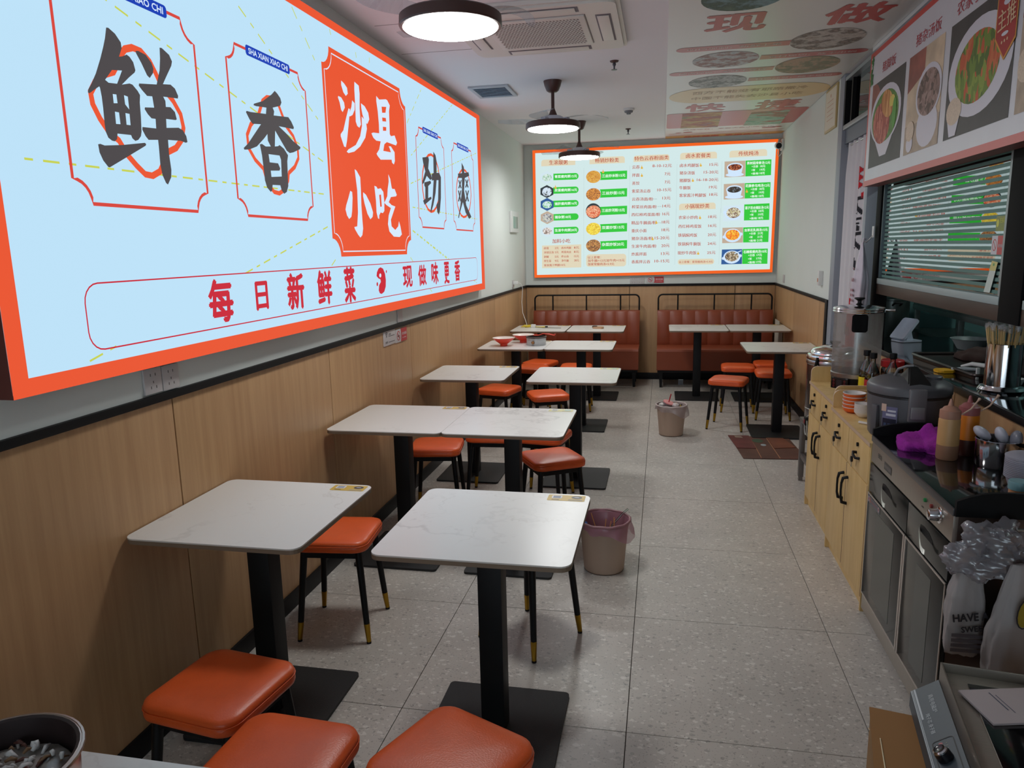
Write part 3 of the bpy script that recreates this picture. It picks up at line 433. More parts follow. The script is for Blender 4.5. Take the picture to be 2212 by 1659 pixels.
MENU_SHAPES = [('title',[(-1.4367,2.6527),(-1.0287,2.6494),(-1.029,2.5771),(-1.4378,2.5778)]),('title',[(-0.86,2.6536),(-0.4487,2.6497),(-0.4482,2.5771),(-0.8602,2.5778)]),('title',[(-0.3476,2.6516),(0.062,2.6449),(0.0631,2.5819),(-0.3469,2.5804)]),('title',[(0.1827,2.6595),(0.5929,2.6523),(0.5949,2.5821),(0.1842,2.5842)]),('title',[(0.7293,2.6585),(1.138,2.6565),(1.1409,2.586),(0.7317,2.5836)]),('title',[(0.1827,2.0906),(0.5935,2.089),(0.5955,2.0189),(0.1842,2.0174)]),('note',[(-1.4408,1.645),(-0.9619,1.6496),(-0.9629,1.375),(-1.4445,1.3722)]),('note_round',[(-0.9028,1.5295),(-0.424,1.5318),(-0.4262,1.3802),(-0.9011,1.3761)]),('note_round',[(0.1806,1.4564),(0.5957,1.4556),(0.5965,1.3837),(0.182,1.3838)]),('hex0',[(-1.37,2.5228),(-1.292,2.4805),(-1.2927,2.4086),(-1.3719,2.3722),(-1.4503,2.4145),(-1.4493,2.4867)]),('hex1',[(-1.372,2.359),(-1.2937,2.3167),(-1.2945,2.2443),(-1.3739,2.2073),(-1.4526,2.2497),(-1.4516,2.3224)]),('hex2',[(-1.3711,2.2086),(-1.2926,2.1663),(-1.2933,2.0934),(-1.373,2.0559),(-1.452,2.0983),(-1.451,2.1714)]),('hex3',[(-1.3716,2.0532),(-1.2928,2.0109),(-1.2936,1.9376),(-1.3735,1.8996),(-1.4528,1.942),(-1.4517,2.0156)]),('hex4',[(-1.3722,1.8976),(-1.2931,1.8553),(-1.2939,1.7814),(-1.374,1.7429),(-1.4535,1.7853),(-1.4525,1.8594)]),('pill',[(-1.2939,2.4871),(-0.9904,2.4849),(-0.9908,2.4108),(-1.2947,2.4119)]),('pill',[(-1.2956,2.3299),(-0.9911,2.3287),(-0.9914,2.2542),(-1.2964,2.2543)]),('pill',[(-1.2973,2.173),(-0.9918,2.1729),(-0.9921,2.0979),(-1.2981,2.0969)]),('pill',[(-1.299,2.0158),(-0.9925,2.0167),(-0.9928,1.9412),(-1.2998,1.9391)]),('pill',[(-1.3006,1.8581),(-0.9931,1.8602),(-0.9935,1.7842),(-1.3015,1.781)]),('disc0',[(-0.7242,2.4369),(-0.7273,2.46),(-0.7362,2.4818),(-0.7504,2.5008),(-0.7689,2.5157),(-0.7904,2.5255),(-0.8135,2.5294),(-0.8366,2.5274),(-0.8582,2.5193),(-0.8768,2.5059),(-0.8911,2.488),(-0.9001,2.4668),(-0.9033,2.4438),(-0.9002,2.4205),(-0.8913,2.3986),(-0.8771,2.3795),(-0.8585,2.3646),(-0.8368,2.3548),(-0.8136,2.3509),(-0.7904,2.3531),(-0.7688,2.3612),(-0.7503,2.3747),(-0.7361,2.3927),(-0.7272,2.4139)]),('disc1',[(-0.7253,2.2359),(-0.7284,2.2592),(-0.7373,2.2812),(-0.7516,2.3003),(-0.7701,2.3152),(-0.7918,2.3249),(-0.815,2.3288),(-0.8382,2.3266),(-0.8599,2.3184),(-0.8786,2.3048),(-0.8929,2.2867),(-0.902,2.2653),(-0.9051,2.2421),(-0.9021,2.2186),(-0.8931,2.1965),(-0.8788,2.1773),(-0.8601,2.1623),(-0.8384,2.1526),(-0.8151,2.1488),(-0.7918,2.1511),(-0.7701,2.1594),(-0.7515,2.1731),(-0.7372,2.1913),(-0.7283,2.2127)]),('disc2',[(-0.725,2.0351),(-0.7281,2.0587),(-0.7371,2.0808),(-0.7514,2.0999),(-0.7701,2.1149),(-0.7918,2.1246),(-0.8151,2.1285),(-0.8384,2.1261),(-0.8602,2.1178),(-0.8789,2.104),(-0.8934,2.0856),(-0.9025,2.064),(-0.9056,2.0405),(-0.9026,2.0169),(-0.8936,1.9947),(-0.8792,1.9754),(-0.8604,1.9603),(-0.8386,1.9506),(-0.8152,1.9469),(-0.7918,1.9493),(-0.77,1.9578),(-0.7513,1.9717),(-0.737,1.9901),(-0.7281,2.0117)]),('disc3',[(-0.7248,1.8347),(-0.7279,1.8584),(-0.7369,1.8806),(-0.7513,1.8999),(-0.77,1.9149),(-0.7918,1.9246),(-0.8152,1.9284),(-0.8386,1.9259),(-0.8605,1.9174),(-0.8793,1.9034),(-0.8938,1.8848),(-0.9029,1.863),(-0.9061,1.8393),(-0.9031,1.8155),(-0.894,1.7931),(-0.8796,1.7737),(-0.8608,1.7586),(-0.8388,1.7489),(-0.8153,1.7452),(-0.7918,1.7478),(-0.7699,1.7565),(-0.7512,1.7706),(-0.7368,1.7892),(-0.7278,1.8111)]),('disc4',[(-0.7245,1.6379),(-0.7277,1.6618),(-0.7367,1.6841),(-0.7511,1.7035),(-0.7699,1.7186),(-0.7918,1.7282),(-0.8153,1.7319),(-0.8389,1.7293),(-0.8608,1.7207),(-0.8797,1.7064),(-0.8942,1.6877),(-0.9034,1.6656),(-0.9066,1.6417),(-0.9035,1.6177),(-0.8945,1.5952),(-0.88,1.5757),(-0.8611,1.5606),(-0.839,1.5509),(-0.8154,1.5473),(-0.7918,1.55),(-0.7699,1.5588),(-0.7511,1.5732),(-0.7366,1.592),(-0.7276,1.6141)]),('bar',[(-0.7382,2.4877),(-0.4194,2.489),(-0.4206,2.3942),(-0.7382,2.3921)]),('bar',[(-0.738,2.2858),(-0.4178,2.2886),(-0.4191,2.193),(-0.7379,2.1894)]),('bar',[(-0.7378,2.0834),(-0.4163,2.0877),(-0.4175,1.9913),(-0.7377,1.9862)]),('bar',[(-0.7376,1.8813),(-0.4147,1.8871),(-0.416,1.7899),(-0.7375,1.7833)]),('bar',[(-0.7374,1.6808),(-0.4132,1.6882),(-0.4144,1.5901),(-0.7373,1.582)]),('photo0',[(0.6802,2.543),(0.9077,2.5438),(0.9121,2.37),(0.6831,2.3683)]),('photo1',[(0.6791,2.2944),(0.9085,2.2972),(0.9127,2.1253),(0.6831,2.1215)]),('photo2',[(0.6796,2.052),(0.9102,2.0574),(0.9127,1.88),(0.6805,1.8768)]),('photo3',[(0.679,1.8032),(0.9072,1.8037),(0.9114,1.6307),(0.6805,1.6273)]),('photo4',[(0.6802,1.5548),(0.9078,1.5554),(0.9099,1.3852),(0.6777,1.3844)]),('green',[(0.9102,2.5437),(1.1899,2.5458),(1.191,2.3734),(0.9139,2.3699)]),('green',[(0.9104,2.2952),(1.1905,2.2972),(1.1908,2.126),(0.9146,2.1252)]),('green',[(0.9126,2.0592),(1.1885,2.0642),(1.1918,1.8786),(0.9152,1.8799)]),('green',[(0.9104,1.8017),(1.1925,1.8026),(1.1934,1.6296),(0.9146,1.6306)]),('green',[(0.9103,1.5554),(1.1908,1.5561),(1.1922,1.3825),(0.9125,1.3851)]),('thumb',[(-0.2554,2.5384),(-0.2489,2.5369),(-0.2461,2.5241),(-0.2369,2.5135),(-0.2381,2.5021),(-0.251,2.4988),(-0.2628,2.5044),(-0.263,2.5171),(-0.2552,2.5219)]),('thumb',[(-0.2544,2.4492),(-0.2479,2.4477),(-0.2451,2.4348),(-0.2359,2.4242),(-0.2371,2.4128),(-0.25,2.4094),(-0.2618,2.415),(-0.262,2.4278),(-0.2542,2.4326)]),('thumb',[(-1.2735,2.3521),(-1.2667,2.3506),(-1.2641,2.3373),(-1.2546,2.3265),(-1.2561,2.3147),(-1.2698,2.3113),(-1.2821,2.317),(-1.2819,2.3301),(-1.2737,2.3351)]),('thumb',[(-0.7057,2.509),(-0.6991,2.5074),(-0.6964,2.4944),(-0.6871,2.4837),(-0.6884,2.4722),(-0.7017,2.4689),(-0.7136,2.4745),(-0.7137,2.4874),(-0.7057,2.4922)]),('thumb',[(-0.121,1.719),(-0.1144,1.7175),(-0.1116,1.7044),(-0.1023,1.6936),(-0.1034,1.6818),(-0.1165,1.6782),(-0.1284,1.6837),(-0.1286,1.6969),(-0.1208,1.7019)]),('thumb',[(-0.0798,1.9074),(-0.0732,1.9059),(-0.0704,1.8928),(-0.0611,1.8822),(-0.0623,1.8705),(-0.0753,1.8669),(-0.0871,1.8724),(-0.0873,1.8855),(-0.0795,1.8905)]),('thumb',[(0.4112,2.5369),(0.4176,2.5354),(0.4204,2.5228),(0.4295,2.5124),(0.4285,2.5012),(0.416,2.4979),(0.4045,2.5034),(0.4042,2.516),(0.4117,2.5207)]),('thumb',[(0.3268,2.3707),(0.3331,2.3691),(0.336,2.3564),(0.3451,2.346),(0.3441,2.3346),(0.3315,2.3313),(0.3199,2.3368),(0.3196,2.3494),(0.3271,2.3542)]),('thumb',[(0.9295,2.2276),(0.9358,2.2262),(0.9387,2.2135),(0.9477,2.2032),(0.9469,2.1919),(0.9346,2.1886),(0.9233,2.194),(0.9229,2.2066),(0.9301,2.2113)]),('thumb',[(0.4178,1.9482),(0.4242,1.9468),(0.4271,1.9338),(0.4363,1.9233),(0.4353,1.9118),(0.4226,1.9083),(0.411,1.9137),(0.4107,1.9266),(0.4182,1.9315)]),('thumb',[(0.4067,1.5407),(0.4132,1.5393),(0.4161,1.5262),(0.4254,1.5156),(0.4244,1.5038),(0.4116,1.5001),(0.3999,1.5056),(0.3996,1.5187),(0.4072,1.5238)]),('divider',[(-0.9298,2.5374),(-0.9265,2.5373),(-0.9282,1.9646),(-0.9315,1.9647)]),('divider',[(-0.9332,2.073),(-0.9299,2.0729),(-0.9299,1.3847),(-0.9333,1.3848)]),('divider',[(-0.391,2.5441),(-0.3877,2.5439),(-0.3874,1.9492),(-0.3907,1.9493)]),('divider',[(-0.3936,2.0564),(-0.3903,2.0563),(-0.3928,1.3897),(-0.3961,1.3897)]),('divider',[(0.1501,2.5417),(0.1532,2.5415),(0.1526,1.9868),(0.1494,1.9869)]),('divider',[(0.1483,2.0398),(0.1516,2.0397),(0.148,1.3877),(0.1447,1.3877)]),('divider',[(0.6502,2.5455),(0.6533,2.5454),(0.66,1.9718),(0.6569,1.9719)]),('divider',[(0.649,2.0244),(0.6521,2.0243),(0.652,1.3894),(0.6488,1.3894)])]
# ================================================================== THE SETTING
XL, XR, YB, YF, ZC = -1.655, 1.30, 9.05, -2.2, 2.83
KX, KY0, KY1 = 3.4, -2.2, 6.25      # kitchen behind the right wall

# floor: screed plus one child per tile
bm = bmesh.new(); box(bm, XL - 0.1, YF - 0.1, -0.12, KX + 0.1, YB + 0.1, -0.006)
floor = struct(finish(bm, 'floor', grout))
tile_cache = {}
ti = 0
for i in range(-2, 3):
    for j in range(-6, 8):
        x0 = -0.0942 + 0.8 * i; y0 = 3.0538 + 0.8 * j
        a0, a1, b0, b1 = max(x0, XL) + 0.0013, min(x0 + 0.8, XR) - 0.0013, max(y0, YF) + 0.0013, min(y0 + 0.8, YB) - 0.0013
        if a1 - a0 < 0.02 or b1 - b0 < 0.02: continue
        k = (round(a1 - a0, 3), round(b1 - b0, 3))
        if k not in tile_cache:
            bm = bmesh.new(); w, h = (a1 - a0) / 2, (b1 - b0) / 2
            box(bm, -w, -h, -0.008, w, h, 0.0, bev=0.0012)
            o = finish(bm, 'tile', tile_floor, floor); tile_cache[k] = o.data
        else:
            o = bpy.data.objects.new('tile', tile_cache[k]); COL.objects.link(o); o.parent = floor
        o.location = ((a0 + a1) / 2, (b0 + b1) / 2, random.uniform(-0.0006, 0.0))
B('kitchen_flooring', (XR, KY0, -0.008, KX, KY1, 0.0), P('kitchen_floor_mat', rgb(90, 84, 80), 0.5), floor)

bm = bmesh.new(); box(bm, XL - 0.1, YF - 0.1, ZC, KX + 0.1, YB + 0.1, ZC + 0.12)
ceiling = struct(finish(bm, 'ceiling', ceil_paint))
# hatch in the plasterboard beside the air conditioner: its fine joint stands proud by a hair
hm = P('joint_line', rgb(150, 146, 146), 0.9)
B('hatch_joint', (-1.56, 4.06, ZC - 0.0015, -1.16, 4.063, ZC + 0.001), hm, ceiling)
B('hatch_joint', (-1.62, 4.66, ZC - 0.0015, -1.14, 4.663, ZC + 0.001), hm, ceiling)

# left wall with wainscot panels
Z_W, Z_T, Z_B = 1.138, 1.165, 0.08
struct(B('wall_left', (XL - 0.12, YF, 0, XL - 0.012, YB, ZC), plaster))
wl = bpy.data.objects['wall_left']
B('plaster_face', (XL - 0.012, YF, Z_T, XL, YB, ZC), plaster, wl)
js = [YF, -1.46, -0.24, 0.98, 2.20, 3.435, 4.683, 5.96, 7.25, 8.55, YB]
for a, b in zip(js[:-1], js[1:]):
    B('panel', (XL - 0.012, a + 0.0035, Z_B, XL, b - 0.0035, Z_W), wall_panel, wl, bev=0.0008)
joint_m = P('panel_joint', rgb(40, 32, 26), 0.8)
B('joint_backing', (XL - 0.013, YF, 0, XL - 0.006, YB, Z_W), joint_m, wl)
struct(B('trim_1', (XL - 0.012, YF, Z_W, XL + 0.014, YB, Z_T), black_metal, bev=0.002))
struct(B('baseboard_left', (XL - 0.012, YF, 0, XL + 0.010, YB, Z_B), black_metal, bev=0.002))

# back wall
struct(B('wall_back', (XL - 0.12, YB + 0.012, 0, XR + 0.3, YB + 0.14, ZC), plaster))
wb = bpy.data.objects['wall_back']
B('plaster_face', (XL, YB, Z_T, XR, YB + 0.012, ZC), plaster, wb)
js = [XL, -0.382, 0.847, XR]
for a, b in zip(js[:-1], js[1:]):
    B('panel', (a + 0.0035, YB, Z_B, b - 0.0035, YB + 0.012, Z_W), wall_panel, wb, bev=0.0008)
B('joint_backing', (XL, YB + 0.006, 0, XR, YB + 0.013, Z_W), joint_m, wb)
struct(B('trim_2', (XL + 0.014, YB - 0.014, Z_W, XR - 0.014, YB + 0.012, Z_T), black_metal, bev=0.002))
struct(B('baseboard_back', (XL + 0.01, YB - 0.010, 0, XR - 0.01, YB + 0.012, Z_B), black_metal, bev=0.002))

# right wall: plastered stretch from the kitchen door frame to the back corner
YE = 6.22
struct(B('wall_right', (XR + 0.012, YE, 0, XR + 0.16, YB + 0.02, ZC), plaster))
wr = bpy.data.objects['wall_right']
B('plaster_face', (XR, YE, Z_T, XR + 0.012, YB, ZC), plaster, wr)
js = [YE + 0.07, 6.56, 7.77, YB]
for a, b in zip(js[:-1], js[1:]):
    B('panel', (XR, a + 0.0035, Z_B, XR + 0.012, b - 0.0035, Z_W), wall_panel, wr, bev=0.0008)
B('joint_backing', (XR + 0.006, YE, 0, XR + 0.013, YB, Z_W), joint_m, wr)
struct(B('trim_3', (XR - 0.014, YE + 0.07, Z_W, XR + 0.012, YB - 0.014, Z_T), black_metal, bev=0.002))
struct(B('trim_4', (XR - 0.014, YE - 0.005, 0, XR + 0.012, YE + 0.07, Z_T), black_metal, bev=0.002))
struct(B('baseboard_right', (XR - 0.010, YE + 0.07, 0, XR + 0.012, YB - 0.01, Z_B), black_metal, bev=0.002))

# kitchen side: door frame, transom window, low wood-faced wall, lintel above the hatch windows
fr = struct(B('door_1', (XR - 0.004, 6.08, 0, XR + 0.12, YE - 0.005, ZC), grey_metal, bev=0.003))
B('door_frame', (XR + 0.0, 5.28, 0, XR + 0.12, 5.34, 2.42), grey_metal, fr, bev=0.003)
B('transom_panel', (XR + 0.02, 5.34, 2.33, XR + 0.10, 6.08, 2.43), P('dark_grey_panel', rgb(104, 112, 124), 0.5), fr)
w1 = struct(B('window_1', (XR + 0.0, 5.32, 2.43, XR + 0.10, 6.08, 2.462), P('window_alu', rgb(150, 155, 160), 0.4, 0.6), bev=0.002))
B('window_frame', (XR, 5.32, 2.775, XR + 0.10, 6.08, 2.80), MATS['window_alu'], w1)
B('window_frame', (XR, 6.05, 2.462, XR + 0.10, 6.08, 2.775), black_metal, w1)
B('window_frame', (XR + 0.02, 5.93, 2.462, XR + 0.08, 5.96, 2.775), black_metal, w1)
B('window_frame', (XR, 5.32, 2.462, XR + 0.10, 5.35, 2.775), black_metal, w1)
B('pane', (XR + 0.045, 5.35, 2.462, XR + 0.051, 5.93, 2.775), glass('dark_pane', (0.25, 0.30, 0.30, 1), 1.6), w1)
B('pane', (XR + 0.065, 5.96, 2.462, XR + 0.071, 6.05, 2.775), MATS['dark_pane'], w1)

wk = struct(B('wall_kitchen', (XR + 0.012, KY0, 0, XR + 0.14, 5.28, 0.952), P('kitchen_wall_core', rgb(70, 62, 56), 0.8)))
js = [KY0, -1.3, -0.1, 1.12, 2.34, 3.56, 4.78, 5.28]
for a, b in zip(js[:-1], js[1:]):
    B('panel', (XR, a + 0.003, 0.0, XR + 0.012, b - 0.003, 0.952), wall_panel, wk, bev=0.0008)
ln = struct(B('wall_kitchen_lintel', (XR + 0.012, KY0, 1.99, XR + 0.14, 5.32, ZC), P('lintel_grey', rgb(150, 155, 160), 0.6)))
B('shadow_batten', (XR - 0.01, KY0, 2.80, XR + 0.012, 5.32, 2.826), P('alu_strip', rgb(225, 228, 230), 0.35, 0.3), ln)

kt = kitchen_tile
struct(B('wall_kitchen_back', (KX, KY0, 0, KX + 0.1, KY1 + 0.1, ZC), kt))
struct(B('wall_kitchen_end', (XR + 0.16, KY1, 0, KX, KY1 + 0.1, ZC), kt))
struct(B('wall_kitchen_near', (XR + 0.12, KY0 - 0.1, 0, KX, KY0, ZC), kt))
struct(B('wall_front', (XL - 0.12, YF - 0.12, 2.45, KX + 0.1, YF, ZC), plaster))
B('pier', (XR, YF - 0.12, 0, KX + 0.1, YF, 2.45), plaster, bpy.data.objects['wall_front'])
dg_ = struct(B('door_2', (XL - 0.12, YF - 0.10, 2.40, XR, YF - 0.04, 2.45), black_metal))
for x_ in (XL - 0.1, XL + 0.66, -0.02, 0.62, XR - 0.04): B('door_frame', (x_, YF - 0.10, 0.0, x_ + 0.04, YF - 0.04, 2.40), black_metal, dg_)
B('pane', (XL - 0.06, YF - 0.075, 0.02, XR, YF - 0.065, 2.40), glass('shop_glass', (0.92, 0.95, 0.95, 1), 1.45), dg_)

# ------------------------------------------------------------------ hatch windows: frames, panes, frosted strips
frost = film('frosted_film', rgb(150, 190, 182), 0.45, 0.88, 0.05)
hatch_glass = glass('hatch_glass', (0.62, 0.70, 0.68, 1), 2.0, 0.0, 0.36)
beam_m = WOOD('hatch_beam', rgb(58, 44, 36), rgb(84, 66, 54), (1, 0.1, 1), 0.5, 12)
def hatch(idx, y0, y1, label_group):
    w = struct(B('window_%d' % idx, (XR + 0.010, y0 - 0.01, 1.295, XR + 0.07, y1 + 0.01, 1.358), beam_m, bev=0.003))
    B('window_sill', (XR + 0.006, y0, 1.358, XR + 0.060, y1, 1.392), P('sash_grey', rgb(160, 176, 176), 0.4), w, bev=0.003)
    B('window_frame', (XR + 0.012, y0, 1.392, XR + 0.056, y0 + 0.028, 2.0), P('stile_grey', rgb(160, 172, 170), 0.45, 0.2), w, bev=0.003)
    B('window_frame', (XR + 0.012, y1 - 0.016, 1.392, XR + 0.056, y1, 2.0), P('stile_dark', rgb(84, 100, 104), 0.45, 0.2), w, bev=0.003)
    B('pane', (XR + 0.030, y0 + 0.028, 1.392, XR + 0.036, y1 - 0.016, 2.0), hatch_glass, w)
    me = None
    for k in range(24):
        z = 1.398 + 0.0250 * k
        if me is None:
            o = B('frosted_strip', (XR + 0.0284, y0 + 0.028, 0, XR + 0.0298, y1 - 0.016, 0.0150), frost, w); me = o.data
        else:
            o = bpy.data.objects.new('frosted_strip', me); COL.objects.link(o); o.parent = w
        o.location.z = z
    return w
hatch(2, 3.235, 4.945, '')
hatch(3, 1.35, 3.035, '')
struct(B('trim_5', (XR + 0.004, 4.955, 0.985, XR + 0.075, 5.05, 2.0), matte_black, bev=0.003))
struct(B('trim_6', (XR + 0.004, 3.045, 1.295, XR + 0.075, 3.225, 2.0), matte_black, bev=0.003))

# ================================================================== LIT SIGN ON THE LEFT WALL
face_blue = EM('lit_face_blue', rgb(188, 224, 246), BOX_E, True)
lit_orange = EM('lit_orange', rgb(232, 86, 50), BOX_E)
lit_red = EM('lit_red', rgb(214, 70, 60), BOX_E)
lit_grey = EM('lit_dark_grey', rgb(76, 72, 74), BOX_E)
lit_white = EM('lit_white', rgb(214, 232, 252), BOX_E)
lit_blue = EM('lit_blue', rgb(24, 62, 178), BOX_E)
lit_yellow = EM('lit_yellow', rgb(198, 208, 84), BOX_E)
lit_crimson = EM('lit_crimson', rgb(200, 40, 56), BOX_E)
LB = root('light_box', 'long backlit orange-framed sign with large black and white characters on the left wall', 'sign', (0, 0, 0))
PL = Plane2((-1.600, 0, 0), (0, 1, 0), (0, 0, 1))
y0, y1, zb0, zb1, zt0, zt1 = 1.5265, 6.635, 1.2693, 1.2570, 2.702, 2.775
def ztop(y): return zt0 + (zt1 - zt0) * (y - y0) / (y1 - y0)
def skewbox(name, o4, i4, mat, xa, xb):
    """picture-frame ring between outer and inner quads, from wall x = xa to face x = xb"""
    bm = bmesh.new()
    A = [[bm.verts.new((x, p[0], p[1])) for p in q] for x, q in ((xb - 0.004, o4), (xb, o4), (xb, i4), (xb - 0.004, i4))]
    for r in range(1, 3):
        for k in range(4): bm.faces.new((A[r][k], A[r][(k + 1) % 4], A[r + 1][(k + 1) % 4], A[r + 1][k]))
    bmesh.ops.recalc_face_normals(bm, faces=bm.faces)
    return finish(bm, name, mat, LB)
o4 = [(y0, zb0), (y1, zb1), (6.590, zt1), (y0, zt0)]
i4 = [(1.579, 1.3158), (6.533, 1.3131), (6.490, 2.735), (1.579, 2.665)]
skewbox('frame', o4, i4, lit_orange, XL + 0.002, -1.600)
bm = bmesh.new(); flat(bm, PL, i4, -0.003, 0); finish(bm, 'face_panel', face_blue, LB)
bm = bmesh.new()
for a, b in zip(o4, o4[1:] + o4[:1]):
    vs = [bm.verts.new((x, p[0], p[1])) for x, p in ((XL + 0.002, a), (XL + 0.002, b), (-1.601, b), (-1.601, a))]
    bm.faces.new(vs)
bm2 = bm; bmesh.ops.recalc_face_normals(bm2, faces=bm2.faces)
bmesh.ops.translate(bm2, verts=bm2.verts, vec=(0, 0, 0))
finish(bm2, 'case_side', P('case_brown', rgb(90, 36, 26), 0.6), LB)
# dashed rays from the middle
bm = bmesh.new()
ctr = Vector((4.03, 1.905))
targets = [(1.60, 1.8712), (2.026, 2.3567), (1.75, 1.3183), (2.53, 2.66), (3.1955, 2.6647), (3.5632, 2.6783), (3.86, 2.70), (4.06, 2.70), (4.25, 2.71), (4.46, 2.71), (4.9856, 2.70), (5.7097, 2.7098), (6.5492, 2.4642), (6.565, 1.8776),
           (6.20, 1.36), (5.4827, 1.5484), (5.0, 1.34), (4.62, 1.34), (4.36, 1.33), (4.18, 1.33), (4.02, 1.33), (3.86, 1.33), (3.66, 1.33), (3.40, 1.33), (2.9764, 1.3057)]
def inside(q): return 1.60 < q.x < 6.47 and 1.325 < q.y < ztop(q.x) - 0.045
def blocked(q): return 3.43 < q.x < 4.63 and 1.59 < q.y < 2.62 or (1.36 < q.y < 1.545 and 1.82 < q.x < 6.36)
for t in targets:
    dv = (Vector(t) - ctr); Ln = dv.length + 0.25; dv.normalize(); s = 0.3; k = 0
    while s < Ln:
        ln_ = 0.055 if k % 2 else 0.027
        a, b = ctr + dv * s, ctr + dv * (s + ln_)
        if inside(a) and inside(b) and not blocked(a) and not blocked(b): stroke(bm, PL, [a, b], 0.006, 0.0006)
        s += ln_ + 0.032; k += 1
o = finish(bm, 'dashed_rays', lit_yellow, LB); o['kind'] = 'stuff'
# red outlines of the plaques and the slogan band
bm = bmesh.new()
PLQ = [(1.812, 2.436, 1.771, 2.402, 0.066), (2.630, 3.257, 1.769, 2.404, 0.062), (4.803, 5.442, 1.775, 2.423, 0.064), (5.652, 6.318, 1.775, 2.433, 0.066)]
for a, b, c, d, r in PLQ: stroke(bm, PL, plaque(a, c, b, d, r), 0.0105, 0.0010, 0, True)
stroke(bm, PL, rrect(1.80, 1.355, 6.36, 1.547, 0.055), 0.0045, 0.0010, 1, True)
finish(bm, 'plaque_outline', [lit_red, lit_crimson], LB)
bm = bmesh.new()
flat(bm, PL, plaque(3.444, 1.597, 4.619, 2.60, 0.09), 0.0012, 0)
stroke(bm, PL, plaque(3.470, 1.623, 4.593, 2.574, 0.09), 0.006, 0.0016, 1, True)
finish(bm, 'centre_plaque', [lit_orange, lit_white], LB)
bm = bmesh.new()
bm.free()
for k, pts in enumerate(RINGS):
    bm = bmesh.new(); stroke(bm, PL, pts, (0.021, 0.019, 0.018, 0.018)[k], 0.0014, 0, True); finish(bm, 'ring_ornament', lit_orange, LB)
for nm, data, mat in (('black_characters', GREY_GLYPHS, lit_grey), ('white_characters', WHITE_GLYPHS, lit_white)):
    i0 = 0
    for cnt in ((4, 1, 3, 9) if nm == 'black_characters' else (7, 1, 3, 2)):
        bm = bmesh.new()
        for o_, hs in data[i0:i0 + cnt]: flat(bm, PL, o_, 0.0022, 0, hs)
        i0 += cnt; finish(bm, 'character', mat, LB)
for c, a, b, d, e in SLOGAN: need(c, 0.035)
need('SHA XIAN XIAO CHI', 0.03)
need('®', 0.0)
SIGN_T = ['猪脚饭', '猪杂汤饭', '农家小炒肉饭', '主推']
for s in SIGN_T: need(s, 0.012)
for s in ['现', '做', '快', '捷']: need(s, 0.03)
CEIL_T = ['明档现制，新鲜上桌', '食材现切，放手出锅', '随点现做，美味不等待', '特色炖煮，随手现切']
for s in CEIL_T + ['西方不能没有耶路撒冷', '中国不能失去沙县小吃', '品味沙县，享受大众小吃文化']: need(s, 0.01)
need('品味健康  享用佳肴', 0.03)
for col, t, *_ in MENU_TEXT: need(t, 0.008 if col == 'k' else (0.016 if col == 'r' else 0.024))
for s in ['请勿吸烟', 'No smoking', '1688', 'HAVE A', 'SWEET', '商用电磁炉', '猪王 骨香浓', '大骨大酬', '炖子芯 身子器', 'WiFi', '扫码', '电饭煲', '大容量', '打包盒', '粤', '使用说明书', '电热保温柜', '88:8', '大厨汤']: need(s, 0.01)
need('HAVE A', 0.05); need('SWEET', 0.05)
make_texts()
for c, a, b, d, e in SLOGAN:
    bm = bmesh.new(); put(bm, PL, c, a, (d + e) / 2, b, (d + e) / 2, e - d, 0.0022, 0, 0.035); finish(bm, 'character', lit_crimson, LB)
bm = bmesh.new()
flat(bm, PL, LOGO, 0.0022, 0)
for k, l in enumerate(LOGO_DOTS): flat(bm, PL, l, 0.0028, 1 if k == 0 else 0)
finish(bm, 'brand_mark', [lit_crimson, lit_white], LB)
for (a, b, c, d, r) in PLQ:
    m_ = (a + b) / 2; bm = bmesh.new()
    flat(bm, PL, rrect(m_ - 0.175, d - 0.022, m_ + 0.175, d + 0.017, 0.012), 0.0030, 0)
    put(bm, PL, 'SHA XIAN XIAO CHI', m_ - 0.155, d - 0.0025, m_ + 0.155, d - 0.0025, 0.021, 0.0040, 1, 0.03)
    finish(bm, 'name_tag', [lit_blue, lit_white], LB)

# ================================================================== LIT MENU ON THE BACK WALL
MB = root('menu_board', 'backlit menu with orange frame, green price labels and dish pictures on the back wall', 'sign', (0, 0, 0))
PM = Plane2((0, 9.000, 0), (1, 0, 0), (0, 0, 1))
m_face = EM('menu_face', rgb(208, 230, 230), BOX_E, True)
m_orange = EM('menu_orange', rgb(240, 98, 32), BOX_E)
m_beige = EM('menu_beige', rgb(222, 212, 184), BOX_E); m_beige2 = EM('menu_beige_edge', rgb(214, 218, 214), BOX_E)
m_green = EM('menu_green', rgb(52, 198, 62), BOX_E)
m_text = EM('menu_red_text', rgb(184, 74, 50), BOX_E); m_wt = EM('menu_white_text', rgb(236, 250, 240), BOX_E); m_k = EM('menu_grey_text', rgb(90, 100, 100), BOX_E)
m_thumb = EM('menu_gold', rgb(222, 178, 70), BOX_E); m_div = EM('menu_divider', rgb(190, 208, 208), BOX_E)
mo = [(-1.541, 1.2572), (1.251, 1.2856), (1.267, 2.7631), (-1.5433, 2.7661)]
mi_ = [(-1.509, 1.2908), (1.2224, 1.3200), (1.2337, 2.7305), (-1.5101, 2.7326)]
bm = bmesh.new()
A = [[bm.verts.new((p[0], y, p[1])) for p in q] for y, q in ((9.004, mo), (9.000, mo), (9.000, mi_), (9.004, mi_))]
for r in range(1, 3):
    for k in range(4): bm.faces.new((A[r][k], A[r][(k + 1) % 4], A[r + 1][(k + 1) % 4], A[r + 1][k]))
bmesh.ops.recalc_face_normals(bm, faces=bm.faces)
finish(bm, 'frame', m_orange, MB)
bm = bmesh.new()
